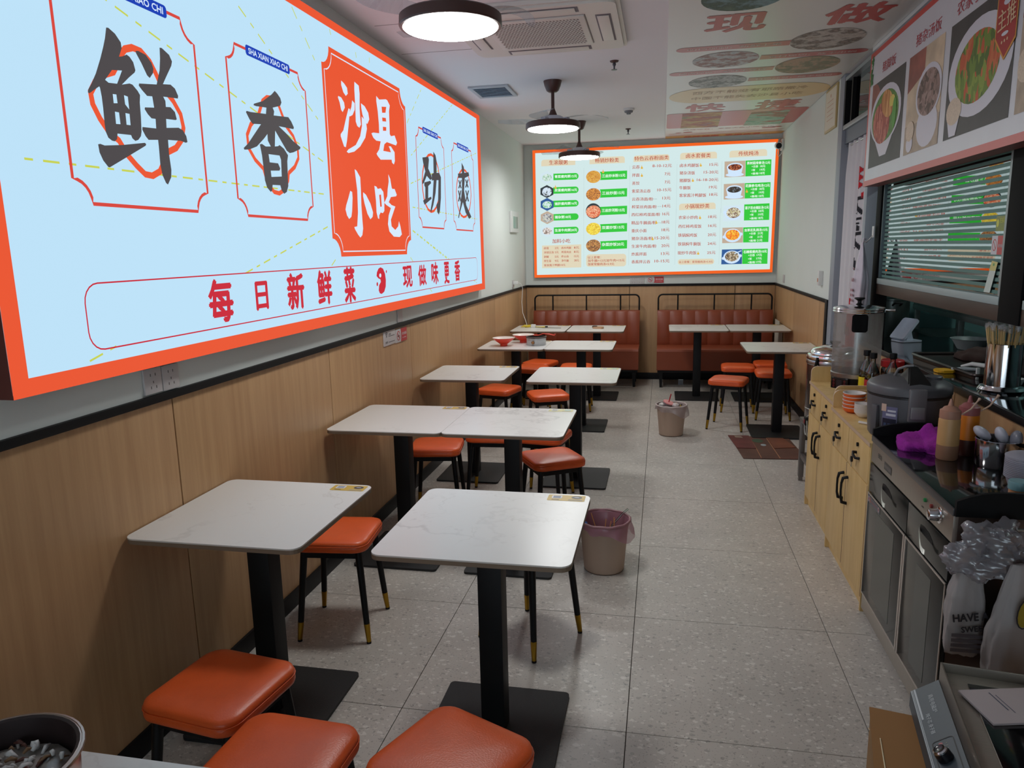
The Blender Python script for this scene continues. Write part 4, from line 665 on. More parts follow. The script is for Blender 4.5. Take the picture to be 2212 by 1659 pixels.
for a, b in zip(mo, mo[1:] + mo[:1]): bm.faces.new([bm.verts.new(q) for q in ((a[0], YB - 0.001, a[1]), (b[0], YB - 0.001, b[1]), (b[0], 9.0006, b[1]), (a[0], 9.0006, a[1]))])
finish(bm, 'case_side', P('case_brown', rgb(90, 36, 26), 0.6), MB)
bm = bmesh.new(); flat(bm, PM, mi_, -0.003); finish(bm, 'face_panel', m_face, MB)
hexpal = [[rgb(200, 222, 214), rgb(150, 190, 160), rgb(214, 232, 224), rgb(180, 205, 190)], [rgb(206, 222, 238), rgb(60, 64, 60), rgb(210, 226, 238), rgb(214, 228, 240)],
          [rgb(196, 226, 222), rgb(84, 176, 96), rgb(214, 232, 234), rgb(180, 190, 190)], [rgb(180, 182, 190), rgb(206, 208, 190), rgb(110, 110, 120), rgb(200, 196, 170)], [rgb(220, 214, 210), rgb(140, 120, 110), rgb(226, 220, 214), rgb(206, 120, 90)]]
discpal = [[rgb(216, 160, 60), rgb(196, 130, 44), rgb(226, 178, 84), rgb(170, 110, 40)], [rgb(196, 124, 40), rgb(224, 150, 60), rgb(120, 60, 24), rgb(206, 140, 50)],
           [rgb(226, 110, 60), rgb(240, 190, 150), rgb(200, 80, 40), rgb(230, 140, 80)], [rgb(234, 206, 40), rgb(246, 230, 90), rgb(210, 170, 30), rgb(240, 214, 60)], [rgb(160, 100, 50), rgb(206, 150, 80), rgb(90, 60, 34), rgb(214, 180, 120)]]
phpal = [[rgb(120, 50, 30), rgb(190, 110, 70), rgb(80, 30, 20), rgb(140, 60, 40)], [rgb(60, 50, 40), rgb(110, 120, 130), rgb(40, 36, 34), rgb(120, 70, 40)], [rgb(224, 222, 200), rgb(190, 180, 140), rgb(120, 90, 80), rgb(230, 230, 220)],
         [rgb(240, 140, 30), rgb(220, 80, 30), rgb(246, 190, 60), rgb(200, 40, 30)], [rgb(150, 130, 100), rgb(210, 200, 180), rgb(90, 76, 60), rgb(170, 150, 120)]]
rimcol = [EM('rim_pale', rgb(208, 228, 236), BOX_E), EM('rim_dark', rgb(52, 60, 66), BOX_E), EM('rim_blue', rgb(50, 92, 150), BOX_E), EM('rim_warm', rgb(190, 170, 150), BOX_E), EM('lit_bowl_white', rgb(206, 228, 250), BOX_E)]
def ctr_of(pts): return (sum(p[0] for p in pts) / len(pts), sum(p[1] for p in pts) / len(pts))
def ellip(cx, cy, rx, ry, n=20, rot=0.0):
    out = []
    for k in range(n):
        t = 2 * PI * k / n; x, y = rx * math.cos(t), ry * math.sin(t)
        out.append((cx + x * math.cos(rot) - y * math.sin(rot), cy + x * math.sin(rot) + y * math.cos(rot)))
    return out
for kind, pts in MENU_SHAPES:
    bm = bmesh.new(); c = ctr_of(pts)
    if kind == 'title':
        a, b, cc, d = [Vector(p) for p in (pts[3], pts[2], pts[1], pts[0])]   # bl, br, tr, tl
        ux = (b - a).normalized(); uy = (d - a).normalized(); w, h = (b - a).length, (d - a).length
        loc = [(0, 0), (w, 0)] + [(w - 0.03 + 0.03 * math.cos(t * PI / 10), h - 0.03 + 0.03 * math.sin(t * PI / 10)) for t in range(6)] + [(0.03 - 0.03 * math.sin(t * PI / 10), h - 0.03 + 0.03 * math.cos(t * PI / 10)) for t in range(6)]
        flat(bm, PM, [tuple(a + ux * x + uy * y) for x, y in loc], 0.0012); finish(bm, 'title_plate', m_beige, MB)
    elif kind.startswith('note'):
        if kind == 'note': flat(bm, PM, pts, 0.0012)
        else:
            xs = [p[0] for p in pts]; ys = [p[1] for p in pts]
            flat(bm, PM, rrect(min(xs), min(ys) + 0.004, max(xs), max(ys) - 0.004, min(0.035, (max(ys) - min(ys)) * 0.42)), 0.0012)
        finish(bm, 'note_plate', m_beige, MB)
    elif kind == 'pill':
        xs = [p[0] for p in pts]; a, b, cc, d = pts
        h = (a[1] - d[1]); r = h / 2; x1_ = b[0] - r; ym = (b[1] + cc[1]) / 2
        q = [a] + [(x1_ + r * math.sin(t * PI / 8), ym + r * math.cos(t * PI / 8)) for t in range(9)] + [d]
        flat(bm, PM, q, 0.0014); finish(bm, 'price_label', m_green, MB)
    elif kind in ('bar', 'green'):
        flat(bm, PM, pts, 0.0014); finish(bm, 'price_label', m_green, MB)
    elif kind.startswith('hex'):
        i = int(kind[3:]); flat(bm, PM, pts, 0.0020, 0)
        flat(bm, PM, ellip(c[0], c[1] - 0.004, 0.058, 0.042 + 0.01 * (i % 2)), 0.0026, 1)
        finish(bm, 'dish_picture', [rimcol[(0, 1, 2, 3, 0)[i]], FOOD('hex_food%d' % i, hexpal[i], 75, BOX_E)], MB)
    elif kind.startswith('disc'):
        i = int(kind[4:]); flat(bm, PM, pts, 0.0020, 0)
        rx = (pts[0][0] - c[0]); flat(bm, PM, ellip(c[0], c[1] - 0.008, rx * 0.97, rx * 0.80, 26), 0.0026, 1)
        finish(bm, 'dish_picture', [rimcol[(0, 0, 1, 0, 0)[i]], FOOD('disc_food%d' % i, discpal[i], 95, BOX_E, (1, 1, 1.6))], MB)
    elif kind.startswith('photo'):
        i = int(kind[5:]); flat(bm, PM, pts, 0.0020, 0)
        w = abs(pts[1][0] - pts[0][0]); h = abs(pts[0][1] - pts[3][1])
        if i in (0, 1):
            flat(bm, PM, ellip(c[0], c[1] - 0.36 * h, 0.44 * w, 0.12 * h), 0.0024, 1)
            flat(bm, PM, [(c[0] - 0.38 * w, c[1] + 0.1 * h), (c[0] - 0.28 * w, c[1] - 0.46 * h), (c[0] + 0.30 * w, c[1] - 0.46 * h), (c[0] + 0.38 * w, c[1] + 0.1 * h)], 0.0027, 1)
            flat(bm, PM, ellip(c[0], c[1] + 0.12 * h, 0.39 * w, 0.27 * h), 0.0030, 1); flat(bm, PM, ellip(c[0], c[1] + 0.11 * h, 0.33 * w, 0.20 * h), 0.0034, 2)
        else:
            flat(bm, PM, ellip(c[0], c[1] - 0.02 * h, 0.42 * w, 0.44 * h), 0.0027, 1); flat(bm, PM, ellip(c[0], c[1] + 0.02 * h, 0.34 * w, 0.34 * h), 0.0031, 2)
            for sx in (-1, 1): flat(bm, PM, ellip(c[0] + sx * 0.42 * w, c[1] - 0.02 * h + 0.08 * h * sx * (1 if i > 2 else -1), 0.07 * w, 0.10 * h), 0.0025, 1)
            if i == 4: stroke(bm, PM, [(c[0] + 0.12 * w, c[1] + 0.2 * h), (c[0] + 0.46 * w, c[1] + 0.40 * h)], 0.010, 0.0036, 1)
        finish(bm, 'dish_picture', [rimcol[(3, 3, 0, 3, 2)[i]], rimcol[4], FOOD('photo_food%d' % i, phpal[i], 80, BOX_E)], MB)
    elif kind == 'thumb':
        flat(bm, PM, pts, 0.0040); finish(bm, 'thumb_mark', m_thumb, MB)
    elif kind == 'divider':
        flat(bm, PM, [pts[0], pts[3], pts[2], pts[1]] if pts[1][0] < pts[0][0] else pts, 0.0010); finish(bm, 'divider_line', m_div, MB)
    else: bm.free()
for colr, mat in (('r', m_text), ('w', m_wt), ('k', m_k)):
    bm = bmesh.new()
    for c_, t, u0, v0, u1, v1, h in MENU_TEXT:
        if c_ == colr: put(bm, PM, t, u0, v0, u1, v1, h, 0.0030, 0, 0.008 if c_ == 'k' else (0.016 if c_ == 'r' else 0.024))
    finish(bm, 'menu_lettering', mat, MB)

# ================================================================== PRINTED SIGN ABOVE THE HATCH
SG = root('menu_sign', 'unlit white sign with red border and food photographs above the kitchen hatch', 'sign', (0, 0, 0))
PS = Plane2((1.200, 0, 0), (0, -1, 0), (0, 0, 1))
s_white = P('sign_white', rgb(208, 210, 216), 0.35, noise=0.02); s_red = P('sign_red', rgb(196, 62, 56), 0.35); s_txt = P('sign_text_red', rgb(178, 44, 62), 0.4)
yA, yZ, zA, zZ = 4.975, 0.9, 1.945, 2.705
B('case', (1.202, yZ, zA, XR - 0.012, yA, zZ), P('sign_case', rgb(120, 60, 54), 0.5), SG)
bm = bmesh.new()
for (u0, v0, u1, v1) in ((-yA, zA, -yZ, zA + 0.032), (-yA, zZ - 0.028, -yZ, zZ), (-yA, zA + 0.032, -yA + 0.024, zZ - 0.028), (-yZ - 0.024, zA + 0.032, -yZ, zZ - 0.028)): quad(bm, PS, u0, v0, u1, v1, 0.0)
finish(bm, 'border', s_red, SG)
bm = bmesh.new(); quad(bm, PS, -yA + 0.024, zA + 0.032, -yZ - 0.024, zZ - 0.028, 0.0); finish(bm, 'face_panel', s_white, SG)
pr_dark = P('photo_dark', rgb(62, 58, 56), 0.5, noise=0.25, nscale=5); pr_bowl = P('photo_bowl', rgb(214, 214, 222), 0.5); pr_tab = P('photo_table', rgb(176, 158, 136), 0.5, noise=0.15, nscale=20)
pr_green = P('photo_green', rgb(86, 132, 44), 0.5, noise=0.35, nscale=40); pr_rice = P('photo_rice', rgb(214, 196, 172), 0.5, noise=0.12, nscale=160); pr_cream = P('photo_cream', rgb(210, 190, 160), 0.5, noise=0.25, nscale=6); pr_brick = P('photo_redbrown', rgb(150, 84, 70), 0.5, noise=0.3, nscale=8)
f_meat = FOOD('print_meat', [rgb(178, 88, 70), rgb(206, 128, 106), rgb(150, 66, 54), rgb(196, 106, 84)], 45, None, (1, 1.6, 0.5))
f_chick = FOOD('print_chicken', [rgb(208, 148, 84), rgb(226, 176, 110), rgb(190, 126, 64), rgb(216, 160, 96)], 30, None, (1, 1.5, 0.4))
f_offal = FOOD('print_offal', [rgb(128, 104, 94), rgb(164, 138, 128), rgb(96, 76, 66), rgb(148, 120, 110), rgb(92, 112, 60)], 44)
f_stir = FOOD('print_stirfry', [rgb(112, 140, 44), rgb(198, 92, 48), rgb(84, 112, 34), rgb(140, 162, 60), rgb(206, 112, 62), rgb(66, 90, 34)], 34, None, (1, 1.3, 0.6))
def pic(y_hi, y_lo, items, frame_mat, name='food_photo'):
    mats = [frame_mat]; bm = bmesh.new(); quad(bm, PS, -y_hi, 2.043, -y_lo, 2.512, 0.0010, 0)
    d = 0.0014
    for pts, m in items:
        if m not in mats: mats.append(m)
        pts = [(min(max(p[0], -y_hi), -y_lo), min(max(p[1], 2.043), 2.512)) for p in pts] if m is not s_red and m is not MATS.get('ribbon_gold') else pts
        flat(bm, PS, pts, d, mats.index(m)); d += 0.0004
    return finish(bm, name, mats, SG)
pic(4.885, 4.279, [(ellip(-4.87, 2.40, 0.16, 0.12), pr_brick), ([(-4.83, 2.24), (-4.66, 2.09), (-4.54, 2.09), (-4.37, 2.24)], pr_bowl), (ellip(-4.597, 2.31, 0.285, 0.158, 28), pr_bowl), (ellip(-4.60, 2.30, 0.25, 0.138, 28), pr_green),
    (ellip(-4.66, 2.27, 0.165, 0.11, 22, -0.2), f_meat), (ellip(-4.56, 2.36, 0.12, 0.07, 20, -0.35), f_chick), (ellip(-4.47, 2.36, 0.05, 0.03), P('photo_lemon', rgb(222, 208, 96), 0.5)), (ellip(-4.42, 2.29, 0.035, 0.08), P('photo_leaf', rgb(84, 158, 48), 0.5))], pr_dark)
pic(4.218, 3.737, [([(-4.218, 2.512), (-3.98, 2.512), (-3.98, 2.40), (-4.218, 2.34)], pr_brick), ([(-4.218, 2.18), (-3.737, 2.18), (-3.737, 2.043), (-4.218, 2.043)], pr_tab), (ellip(-3.90, 2.15, 0.14, 0.10), pr_bowl),
    (ellip(-3.905, 2.30, 0.172, 0.122, 26), pr_bowl), (ellip(-3.905, 2.295, 0.150, 0.104, 26), f_offal), (ellip(-4.13, 2.09, 0.048, 0.04), pr_bowl), (ellip(-4.13, 2.15, 0.06, 0.048), pr_rice)], pr_cream)
gold_ = P('ribbon_gold', rgb(216, 150, 60), 0.5); rib = P('ribbon_red', rgb(170, 42, 36), 0.5)
pic(3.668, 3.038, [(ellip(-3.35, 2.285, 0.305, 0.185, 32), pr_bowl), (ellip(-3.365, 2.285, 0.215, 0.135, 28), f_stir), ([(-3.64, 2.14), (-3.60, 2.05), (-3.53, 2.05), (-3.49, 2.14)], pr_bowl), (ellip(-3.565, 2.15, 0.082, 0.055), pr_rice)], pr_dark)
pic(2.992, 2.40, [([(-2.992, 2.512), (-2.80, 2.512), (-2.80, 2.36), (-2.992, 2.36)], pr_brick), (ellip(-2.62, 2.27, 0.25, 0.17, 26), pr_bowl), (ellip(-2.62, 2.27, 0.2, 0.13, 24), f_chick), (ellip(-2.93, 2.20, 0.07, 0.06), pr_rice)], pr_tab)
pic(2.33, 1.73, [(ellip(-2.03, 2.28, 0.26, 0.17, 26), pr_bowl), (ellip(-2.03, 2.28, 0.2, 0.13, 24), f_meat)], pr_dark)
pic(1.66, 1.06, [(ellip(-1.36, 2.28, 0.26, 0.17, 26), pr_bowl), (ellip(-1.36, 2.28, 0.2, 0.13, 24), f_stir)], pr_cream)
bm = bmesh.new()
flat(bm, PS, [(-3.205, 2.56), (-3.205, 2.34), (-3.115, 2.252), (-3.03, 2.31), (-3.03, 2.56)], 0.0040, 1); flat(bm, PS, [(-3.198, 2.56), (-3.198, 2.345), (-3.115, 2.263), (-3.037, 2.318), (-3.037, 2.56)], 0.0044, 0)
flat(bm, PS, [(-3.17, 2.60), (-3.17, 2.50), (-3.12, 2.47), (-3.07, 2.50), (-3.07, 2.60)], 0.0048, 1)
put(bm, PS, '主推', -3.185, 2.395, -3.045, 2.41, 0.075, 0.0056, 2, 0.012)
flat(bm, PS, ellip(-3.12, 2.455, 0.03, 0.012), 0.005, 3); flat(bm, PS, ellip(-3.12, 2.345, 0.028, 0.007), 0.005, 3)
for k in range(3): flat(bm, PS, ellip(-3.14 + 0.022 * k, 2.318 + 0.002 * k, 0.006, 0.006, 8), 0.005, 2)
finish(bm, 'ribbon_badge', [rib, gold_, P('ribbon_text', rgb(222, 190, 150), 0.5), pr_bowl], SG)
bm = bmesh.new()
put(bm, PS, '猪脚饭', -4.712, 2.578, -4.462, 2.571, 0.056, 0.0012, 0, 0.012)
put(bm, PS, '猪杂汤饭', -4.142, 2.572, -3.800, 2.568, 0.056, 0.0012, 0, 0.012)
put(bm, PS, '农家小炒肉饭', -3.622, 2.568, -3.12, 2.564, 0.058, 0.0012, 0, 0.012)
finish(bm, 'sign_lettering', s_txt, SG)
bm = bmesh.new()
for k in range(16):
    a = random.uniform(0, 6.3); cx, cz = -4.925 + random.uniform(-0.018, 0.02), 2.60 + random.uniform(-0.075, 0.07)
    flat(bm, PS, ellip(cx, cz, 0.020, 0.011, 8, a), 0.0012 + 0.0001 * k)
finish(bm, 'parsley_print', P('parsley', rgb(52, 120, 52), 0.5), SG)

# ================================================================== CEILING POSTER
CP = root('ceiling_poster', 'large white poster with red characters and oval pictures fixed to the ceiling', 'poster', (0, 0, 0))
PC = Plane2((0, 0, 2.822), (1, 0, 0), (0, -1, 0))
B('sheet', (0.012, 2.3, 2.8225, 1.288, 8.99, 2.8295), P('poster_paper', rgb(214, 210, 204), 0.32), CP)
c_red = P('poster_red', rgb(186, 74, 70), 0.35); c_wt = P('poster_white_text', rgb(214, 190, 182), 0.4); c_yel = P('poster_yellow', rgb(214, 182, 122), 0.35); c_txt = P('poster_text_red', rgb(184, 70, 62), 0.4); c_gold = P('poster_gold', rgb(200, 150, 84), 0.4)
bm = bmesh.new()
put(bm, PC, '现', 0.222, -4.52, 0.540, -4.52, 0.33, 0.0008, 0, 0.03); put(bm, PC, '做', 0.850, -4.52, 1.175, -4.52, 0.35, 0.0008, 0, 0.03)
put(bm, PC, '快', 0.190, -7.11, 0.525, -7.11, 0.36, 0.0008, 0, 0.03); put(bm, PC, '捷', 0.800, -7.14, 1.150, -7.14, 0.42, 0.0008, 0, 0.03)
put(bm, PC, '品味沙县，享受大众小吃文化', 0.20, -8.40, 1.12, -8.40, 0.055, 0.0008, 0, 0.01)
finish(bm, 'poster_lettering', c_txt, CP)
for (ux0, ux1, yb_, right, t) in ((0.065, 0.748, 5.035, True, CEIL_T[0]), (0.612, 1.272, 5.362, False, CEIL_T[1]), (0.028, 0.742, 5.70, True, CEIL_T[2]), (0.608, 1.262, 6.03, False, CEIL_T[3])):
    bm = bmesh.new()
    if right: pts = [(ux1, -yb_ - 0.055)] + [(ux1, -yb_ + 0.055)] + [(ux0 + 0.055 - 0.055 * math.sin(t_ * PI / 8), -yb_ + 0.055 * math.cos(t_ * PI / 8)) for t_ in range(9)]
    else: pts = [(ux0, -yb_ + 0.055), (ux0, -yb_ - 0.055)] + [(ux1 - 0.055 + 0.055 * math.sin(t_ * PI / 8), -yb_ - 0.055 * math.cos(t_ * PI / 8)) for t_ in range(9)]
    flat(bm, PC, pts if not right else list(reversed(pts)), 0.0008, 0)
    a, b = (ux0 + 0.07, ux1 - 0.05) if right else (ux0 + 0.05, ux1 - 0.07)
    put(bm, PC, t, a, -yb_, b, -yb_, 0.05, 0.0014, 1, 0.01)
    finish(bm, 'red_band', [c_red, c_wt], CP)
cpal = [[rgb(88, 104, 98), rgb(120, 150, 156), rgb(60, 80, 66), rgb(90, 110, 90)], [rgb(146, 126, 112), rgb(196, 188, 178), rgb(104, 90, 80), rgb(180, 160, 146)], [rgb(150, 160, 166), rgb(200, 206, 206), rgb(160, 120, 112), rgb(120, 140, 150)], [rgb(170, 140, 112), rgb(190, 160, 130), rgb(126, 130, 100), rgb(160, 126, 100)], [rgb(140, 148, 146), rgb(196, 200, 198), rgb(120, 126, 122), rgb(160, 166, 164)]]
for k, (cx, cy, rx, ry) in enumerate(((0.375, 4.08, 0.205, 0.215), (0.955, 5.015, 0.212, 0.235), (0.390, 5.36, 0.214, 0.214), (0.957, 5.67, 0.208, 0.246), (0.386, 6.035, 0.212, 0.214))):
    bm = bmesh.new(); flat(bm, PC, ellip(cx, -cy, rx, ry, 30), 0.0010); finish(bm, 'oval_picture', FOOD('oval%d' % k, cpal[k], 16 + 3 * k, None, (1, 1, 1), True), CP)
bm = bmesh.new(); flat(bm, PC, rrect(0.036, -6.87, 1.285, -6.25, 0.30, 8), 0.0008, 0)
put(bm, PC, '西方不能没有耶路撒冷', 0.22, -6.43, 1.10, -6.43, 0.12, 0.0014, 1, 0.01); put(bm, PC, '中国不能失去沙县小吃', 0.22, -6.66, 1.10, -6.66, 0.12, 0.0014, 1, 0.01)
finish(bm, 'yellow_band', [c_yel, P('poster_brown_text', rgb(168, 124, 70), 0.4)], CP)
bm = bmesh.new(); flat(bm, PC, rrect(0.022, -8.235, 1.285, -7.352, 0.05), 0.0008, 0)
flat(bm, PC, [(0.165, -8.25), (0.545, -8.28), (0.525, -7.375), (0.165, -7.375)], 0.0014, 1); flat(bm, PC, [(0.80, -8.28), (1.165, -8.30), (1.135, -7.43), (0.797, -7.50)], 0.0014, 2)
finish(bm, 'red_picture_block', [c_red, FOOD('block_a', [rgb(110, 110, 100), rgb(200, 170, 110), rgb(170, 80, 70), rgb(150, 150, 150)], 14, None, (0.5, 1, 1), True), FOOD('block_b', [rgb(110, 150, 120), rgb(170, 100, 80), rgb(160, 190, 170), rgb(90, 130, 100)], 14, None, (0.5, 1, 1), True)], CP)
bm = bmesh.new(); quad(bm, PC, 0.014, -8.985, 1.286, -8.80, 0.0008, 0)
put(bm, PC, '品味健康  享用佳肴', 0.22, -8.90, 1.05, -8.90, 0.10, 0.0014, 1, 0.03)
for k in range(5): stroke(bm, PC, [(0.05 + t_ * 0.12, -8.62 - 0.035 * k + 0.02 * math.sin(t_ * 1.3 + k)) for t_ in range(11)], 0.006, 0.001, 1)
for cx, cy, r_ in ((1.08, 8.50, 0.07), (1.16, 8.47, 0.05), (0.25, 8.56, 0.05), (0.15, 8.58, 0.03)): flat(bm, PC, ellip(cx, -cy, r_, r_ * 0.6), 0.0012, 1)
finish(bm, 'gold_footer', [c_gold, c_txt], CP)
# ================================================================== CEILING THINGS
lamp_diff = EM('lamp_diffuser', (0.985, 1.0, 0.985, 1), LAMP_E, True)
lamp_brown = P('lamp_brown', rgb(74, 46, 40), 0.4); lamp_white = P('lamp_white', rgb(200, 202, 212), 0.4)
blade_m = film('clear_blade', rgb(205, 215, 220), 0.5, 0.38, 0.25)
def fan_lamp(label, loc, rz):
    r_ = root('fan_lamp', label, 'ceiling lamp', loc, rz, 'round fan lamps with brown rims')
    LA('ceiling_mount', [(0, 0.335), (0.068, 0.335), (0.066, 0.325), (0.060, 0.30), (0.045, 0.265), (0.030, 0.255), (0, 0.255)], lamp_brown, r_)
    LA('down_rod', [(0.0125, 0.26), (0.0125, 0.145), (0.018, 0.13), (0.034, 0.09), (0.036, 0.085), (0, 0.085)], lamp_brown, r_)
    LA('motor_housing', [(0.030, 0.09), (0.060, 0.086), (0.085, 0.072), (0.092, 0.058), (0.10, 0.052), (0.15, 0.045), (0.155, 0.036), (0, 0.036)], lamp_white, r_, 36)
    LA('rim', [(0.10, 0.042), (0.195, 0.040), (0.203, 0.034), (0.205, 0.0), (0.201, -0.006), (0.190, -0.006), (0.190, 0.0), (0.10, 0.02)], lamp_brown, r_, 48)
    LA('diffuser', [(0.190, -0.004), (0.186, -0.009), (0.12, -0.013), (0, -0.0145)], lamp_diff, r_, 48)
    for k in range(4):
        bm = bmesh.new(); a0 = k * PI / 2; n = 12; V1, V2 = [], []
        for i in range(n + 1):
            t = i / n; rr_ = 0.11 + 0.30 * t; a = a0 + 0.55 * t * t
            w = 0.030 + 0.045 * math.sin(PI * min(1, t * 1.05) ** 0.8) if t < 0.97 else 0.018
            z = 0.058 + 0.012 * math.sin(t * 3)
            c, s = math.cos(a), math.sin(a)
            V1.append(bm.verts.new((rr_ * c - w * s, rr_ * s + w * c, z + 0.010))); V2.append(bm.verts.new((rr_ * c + w * s, rr_ * s - w * c, z - 0.008)))
        for i in range(n): bm.faces.new((V1[i], V2[i], V2[i + 1], V1[i + 1]))
        bmesh.ops.solidify(bm, geom=list(bm.faces), thickness=0.003)
        bl = finish(bm, 'blade', blade_m, r_, True)
        a = a0; B('blade_clip', (0.09 , -0.02, 0.050, 0.135, 0.02, 0.066), lamp_white, bl, 0.003).rotation_euler = (0, 0, a)
    return r_
lz = ZC - 0.335
f0 = fan_lamp('large round ceiling lamp cut by the top edge, in front of the air conditioner', (-0.840, 3.02, lz), 0.3)
dup(f0, (-0.815, 5.68, lz), 1.15, 'middle ceiling fan lamp hanging beyond the air vent', 'round fan lamps with brown rims')
dup(f0, (-0.820, 7.52, lz), 0.75, 'farthest ceiling fan lamp, in front of the lit menu', 'round fan lamps with brown rims')

ac_w = P('ac_plastic', rgb(222, 217, 210), 0.45); dark_slot = P('dark_slot', rgb(120, 114, 120), 0.7)
ac = root('air_conditioner', 'white square ceiling cassette air conditioner with pierced grille', 'air conditioner', (-0.685, 4.32, 0))
bm = bmesh.new(); prism(bm, rrect(-0.46, -0.46, 0.46, 0.46, 0.05), ZC - 0.022, ZC - 0.001); prism(bm, rrect(-0.44, -0.44, 0.44, 0.44, 0.05), ZC - 0.034, ZC - 0.020)
finish(bm, 'panel_frame', ac_w, ac)
B('intake_grille', (-0.27, -0.27, ZC - 0.042, 0.27, 0.27, ZC - 0.033), ac_w, ac, 0.003)
bm = bmesh.new()
for i in range(27):
    for j in range(18):
        x = -0.235 + 0.0180 * i + (0.009 if j % 2 else 0); y = -0.225 + 0.0262 * j
        if x > 0.24: continue
        vs = [bm.verts.new((x + dx, y + dy, ZC - 0.0426)) for dx, dy in ((-0.007, -0.005), (0.001, -0.009), (0.007, 0.005), (-0.001, 0.009))]
        bm.faces.new(vs)
        # small hood over each hole
        h = [bm.verts.new((x + dx, y + dy, z)) for dx, dy, z in ((-0.007, 0.004, ZC - 0.043), (0.007, 0.008, ZC - 0.043), (0.007, 0.010, ZC - 0.047), (-0.007, 0.006, ZC - 0.047))]
        f = bm.faces.new(h); f.material_index = 1
bmesh.ops.recalc_face_normals(bm, faces=bm.faces)
o = finish(bm, 'grille_holes', [P('grille_hole', rgb(120, 104, 98), 0.8), ac_w], ac); o['kind'] = 'stuff'
for k in range(4):
    o = B('outlet_slot', (-0.25, -0.405, ZC - 0.0358, 0.25, -0.325, ZC - 0.0335), dark_slot, ac); o.rotation_euler = (0, 0, k * PI / 2)
    f = B('outlet_flap', (-0.235, -0.395, ZC - 0.0400, 0.235, -0.333, ZC - 0.0362), ac_w, o, 0.002)
B('seam_line', (-0.275, -0.276, ZC - 0.0345, 0.275, -0.272, ZC - 0.0335), dark_slot, ac); B('seam_line', (0.272, -0.275, ZC - 0.0345, 0.276, 0.275, ZC - 0.0335), dark_slot, ac)

vt = root('air_vent', 'small square white air vent with slats in the ceiling', 'vent', (-1.31, 5.885, 0))
for d in ((-0.155, -0.20, -0.155 + 0.03, 0.20), (0.125, -0.20, 0.155, 0.20), (-0.125, -0.20, 0.125, -0.17), (-0.125, 0.17, 0.125, 0.20)): B('vent_frame', (d[0], d[1], ZC - 0.014, d[2], d[3], ZC - 0.001), P('vent_grey', rgb(184, 190, 196), 0.5), vt, 0.002)
B('vent_backing', (-0.125, -0.17, ZC - 0.004, 0.125, 0.17, ZC - 0.002), P('vent_dark', rgb(104, 120, 138), 0.8), vt)
me = None
for k in range(8):
    if me is None: o = B('slat', (-0.124, -0.014, -0.0015, 0.124, 0.014, 0.0015), P('slat_grey', rgb(176, 190, 204), 0.5), vt); me = o.data
    else: o = bpy.data.objects.new('slat', me); COL.objects.link(o); o.parent = vt
    o.location = (0, -0.147 + 0.042 * k, ZC - 0.009); o.rotation_euler = (0.35, 0, 0)
def sprinkler(label, x, y):
    r_ = root('sprinkler', label, 'sprinkler', (x, y, ZC), 0, 'fire sprinklers in the ceiling')
    LA('escutcheon', [(0, 0), (0.030, 0), (0.026, -0.008), (0.012, -0.012), (0, -0.012)], P('sprinkler_brown', rgb(84, 56, 50), 0.5), r_, 16)
    LA('sprinkler_body', [(0.009, -0.010), (0.012, -0.025), (0.006, -0.035), (0.005, -0.055), (0.0, -0.055)], P('sprinkler_grey', rgb(90, 90, 96), 0.4, 0.6), r_, 12)
    LA('deflector', [(0, -0.054), (0.020, -0.055), (0.020, -0.057), (0, -0.058)], MATS['sprinkler_grey'], r_, 16)
sprinkler('dark fire sprinkler beside the air conditioner', -0.333, 5.21); sprinkler('small fire sprinkler far back near the lit menu', -0.372, 8.14)
sd = root('smoke_detector', 'white smoke detector on the ceiling right of the middle fan lamp', 'smoke detector', (-0.316, 6.98, ZC))
LA('detector_base', [(0, 0), (0.052, 0), (0.052, -0.014), (0.046, -0.020), (0, -0.020)], white_plastic, sd); LA('detector_head', [(0.040, -0.02), (0.036, -0.034), (0.020, -0.040), (0.018, -0.050), (0, -0.050)], P('detector_grey', rgb(120, 124, 128), 0.5), sd)

cm = root('security_camera', 'white and black security camera at the top of the back right corner', 'camera', (1.255, 8.93, 2.69))
def xlathe(name, prof, mat, parent, ang, loc, seg=20):
    bm = bmesh.new(); lathe(bm, prof, seg); bmesh.ops.rotate(bm, verts=bm.verts, matrix=Matrix.Rotation(math.radians(ang), 3, 'X')); bmesh.ops.recalc_face_normals(bm, faces=bm.faces)
    o = finish(bm, name, mat, parent, True, 40); o.location = loc; return o
xlathe('camera_body', [(0, 0), (0.030, 0.002), (0.036, 0.01), (0.038, 0.10), (0.037, 0.112), (0.032, 0.112), (0, 0.104)], white_plastic, cm, 97, (-0.008, 0.06, 0.0))
xlathe('lens_face', [(0, 0.106), (0.031, 0.106), (0.031, 0.1125), (0, 0.1125)], black_plastic, cm, 97, (-0.008, 0.06, 0.0))
TU('bracket', [(-0.005, 0.03, 0.03), (0.01, 0.06, 0.075), (0.03, 0.075, 0.075)], 0.010, white_plastic, cm)
B('junction_box', (0.020, -0.05, -0.06, 0.043, 0.05, 0.06), white_plastic, cm, 0.006)
TU('camera_cable', [(0.0, 0.03, -0.02), (-0.012, 0.01, -0.09), (0.0, -0.01, -0.125), (0.025, -0.02, -0.10), (0.034, -0.02, -0.05)], 0.004, white_plastic, cm, 6)

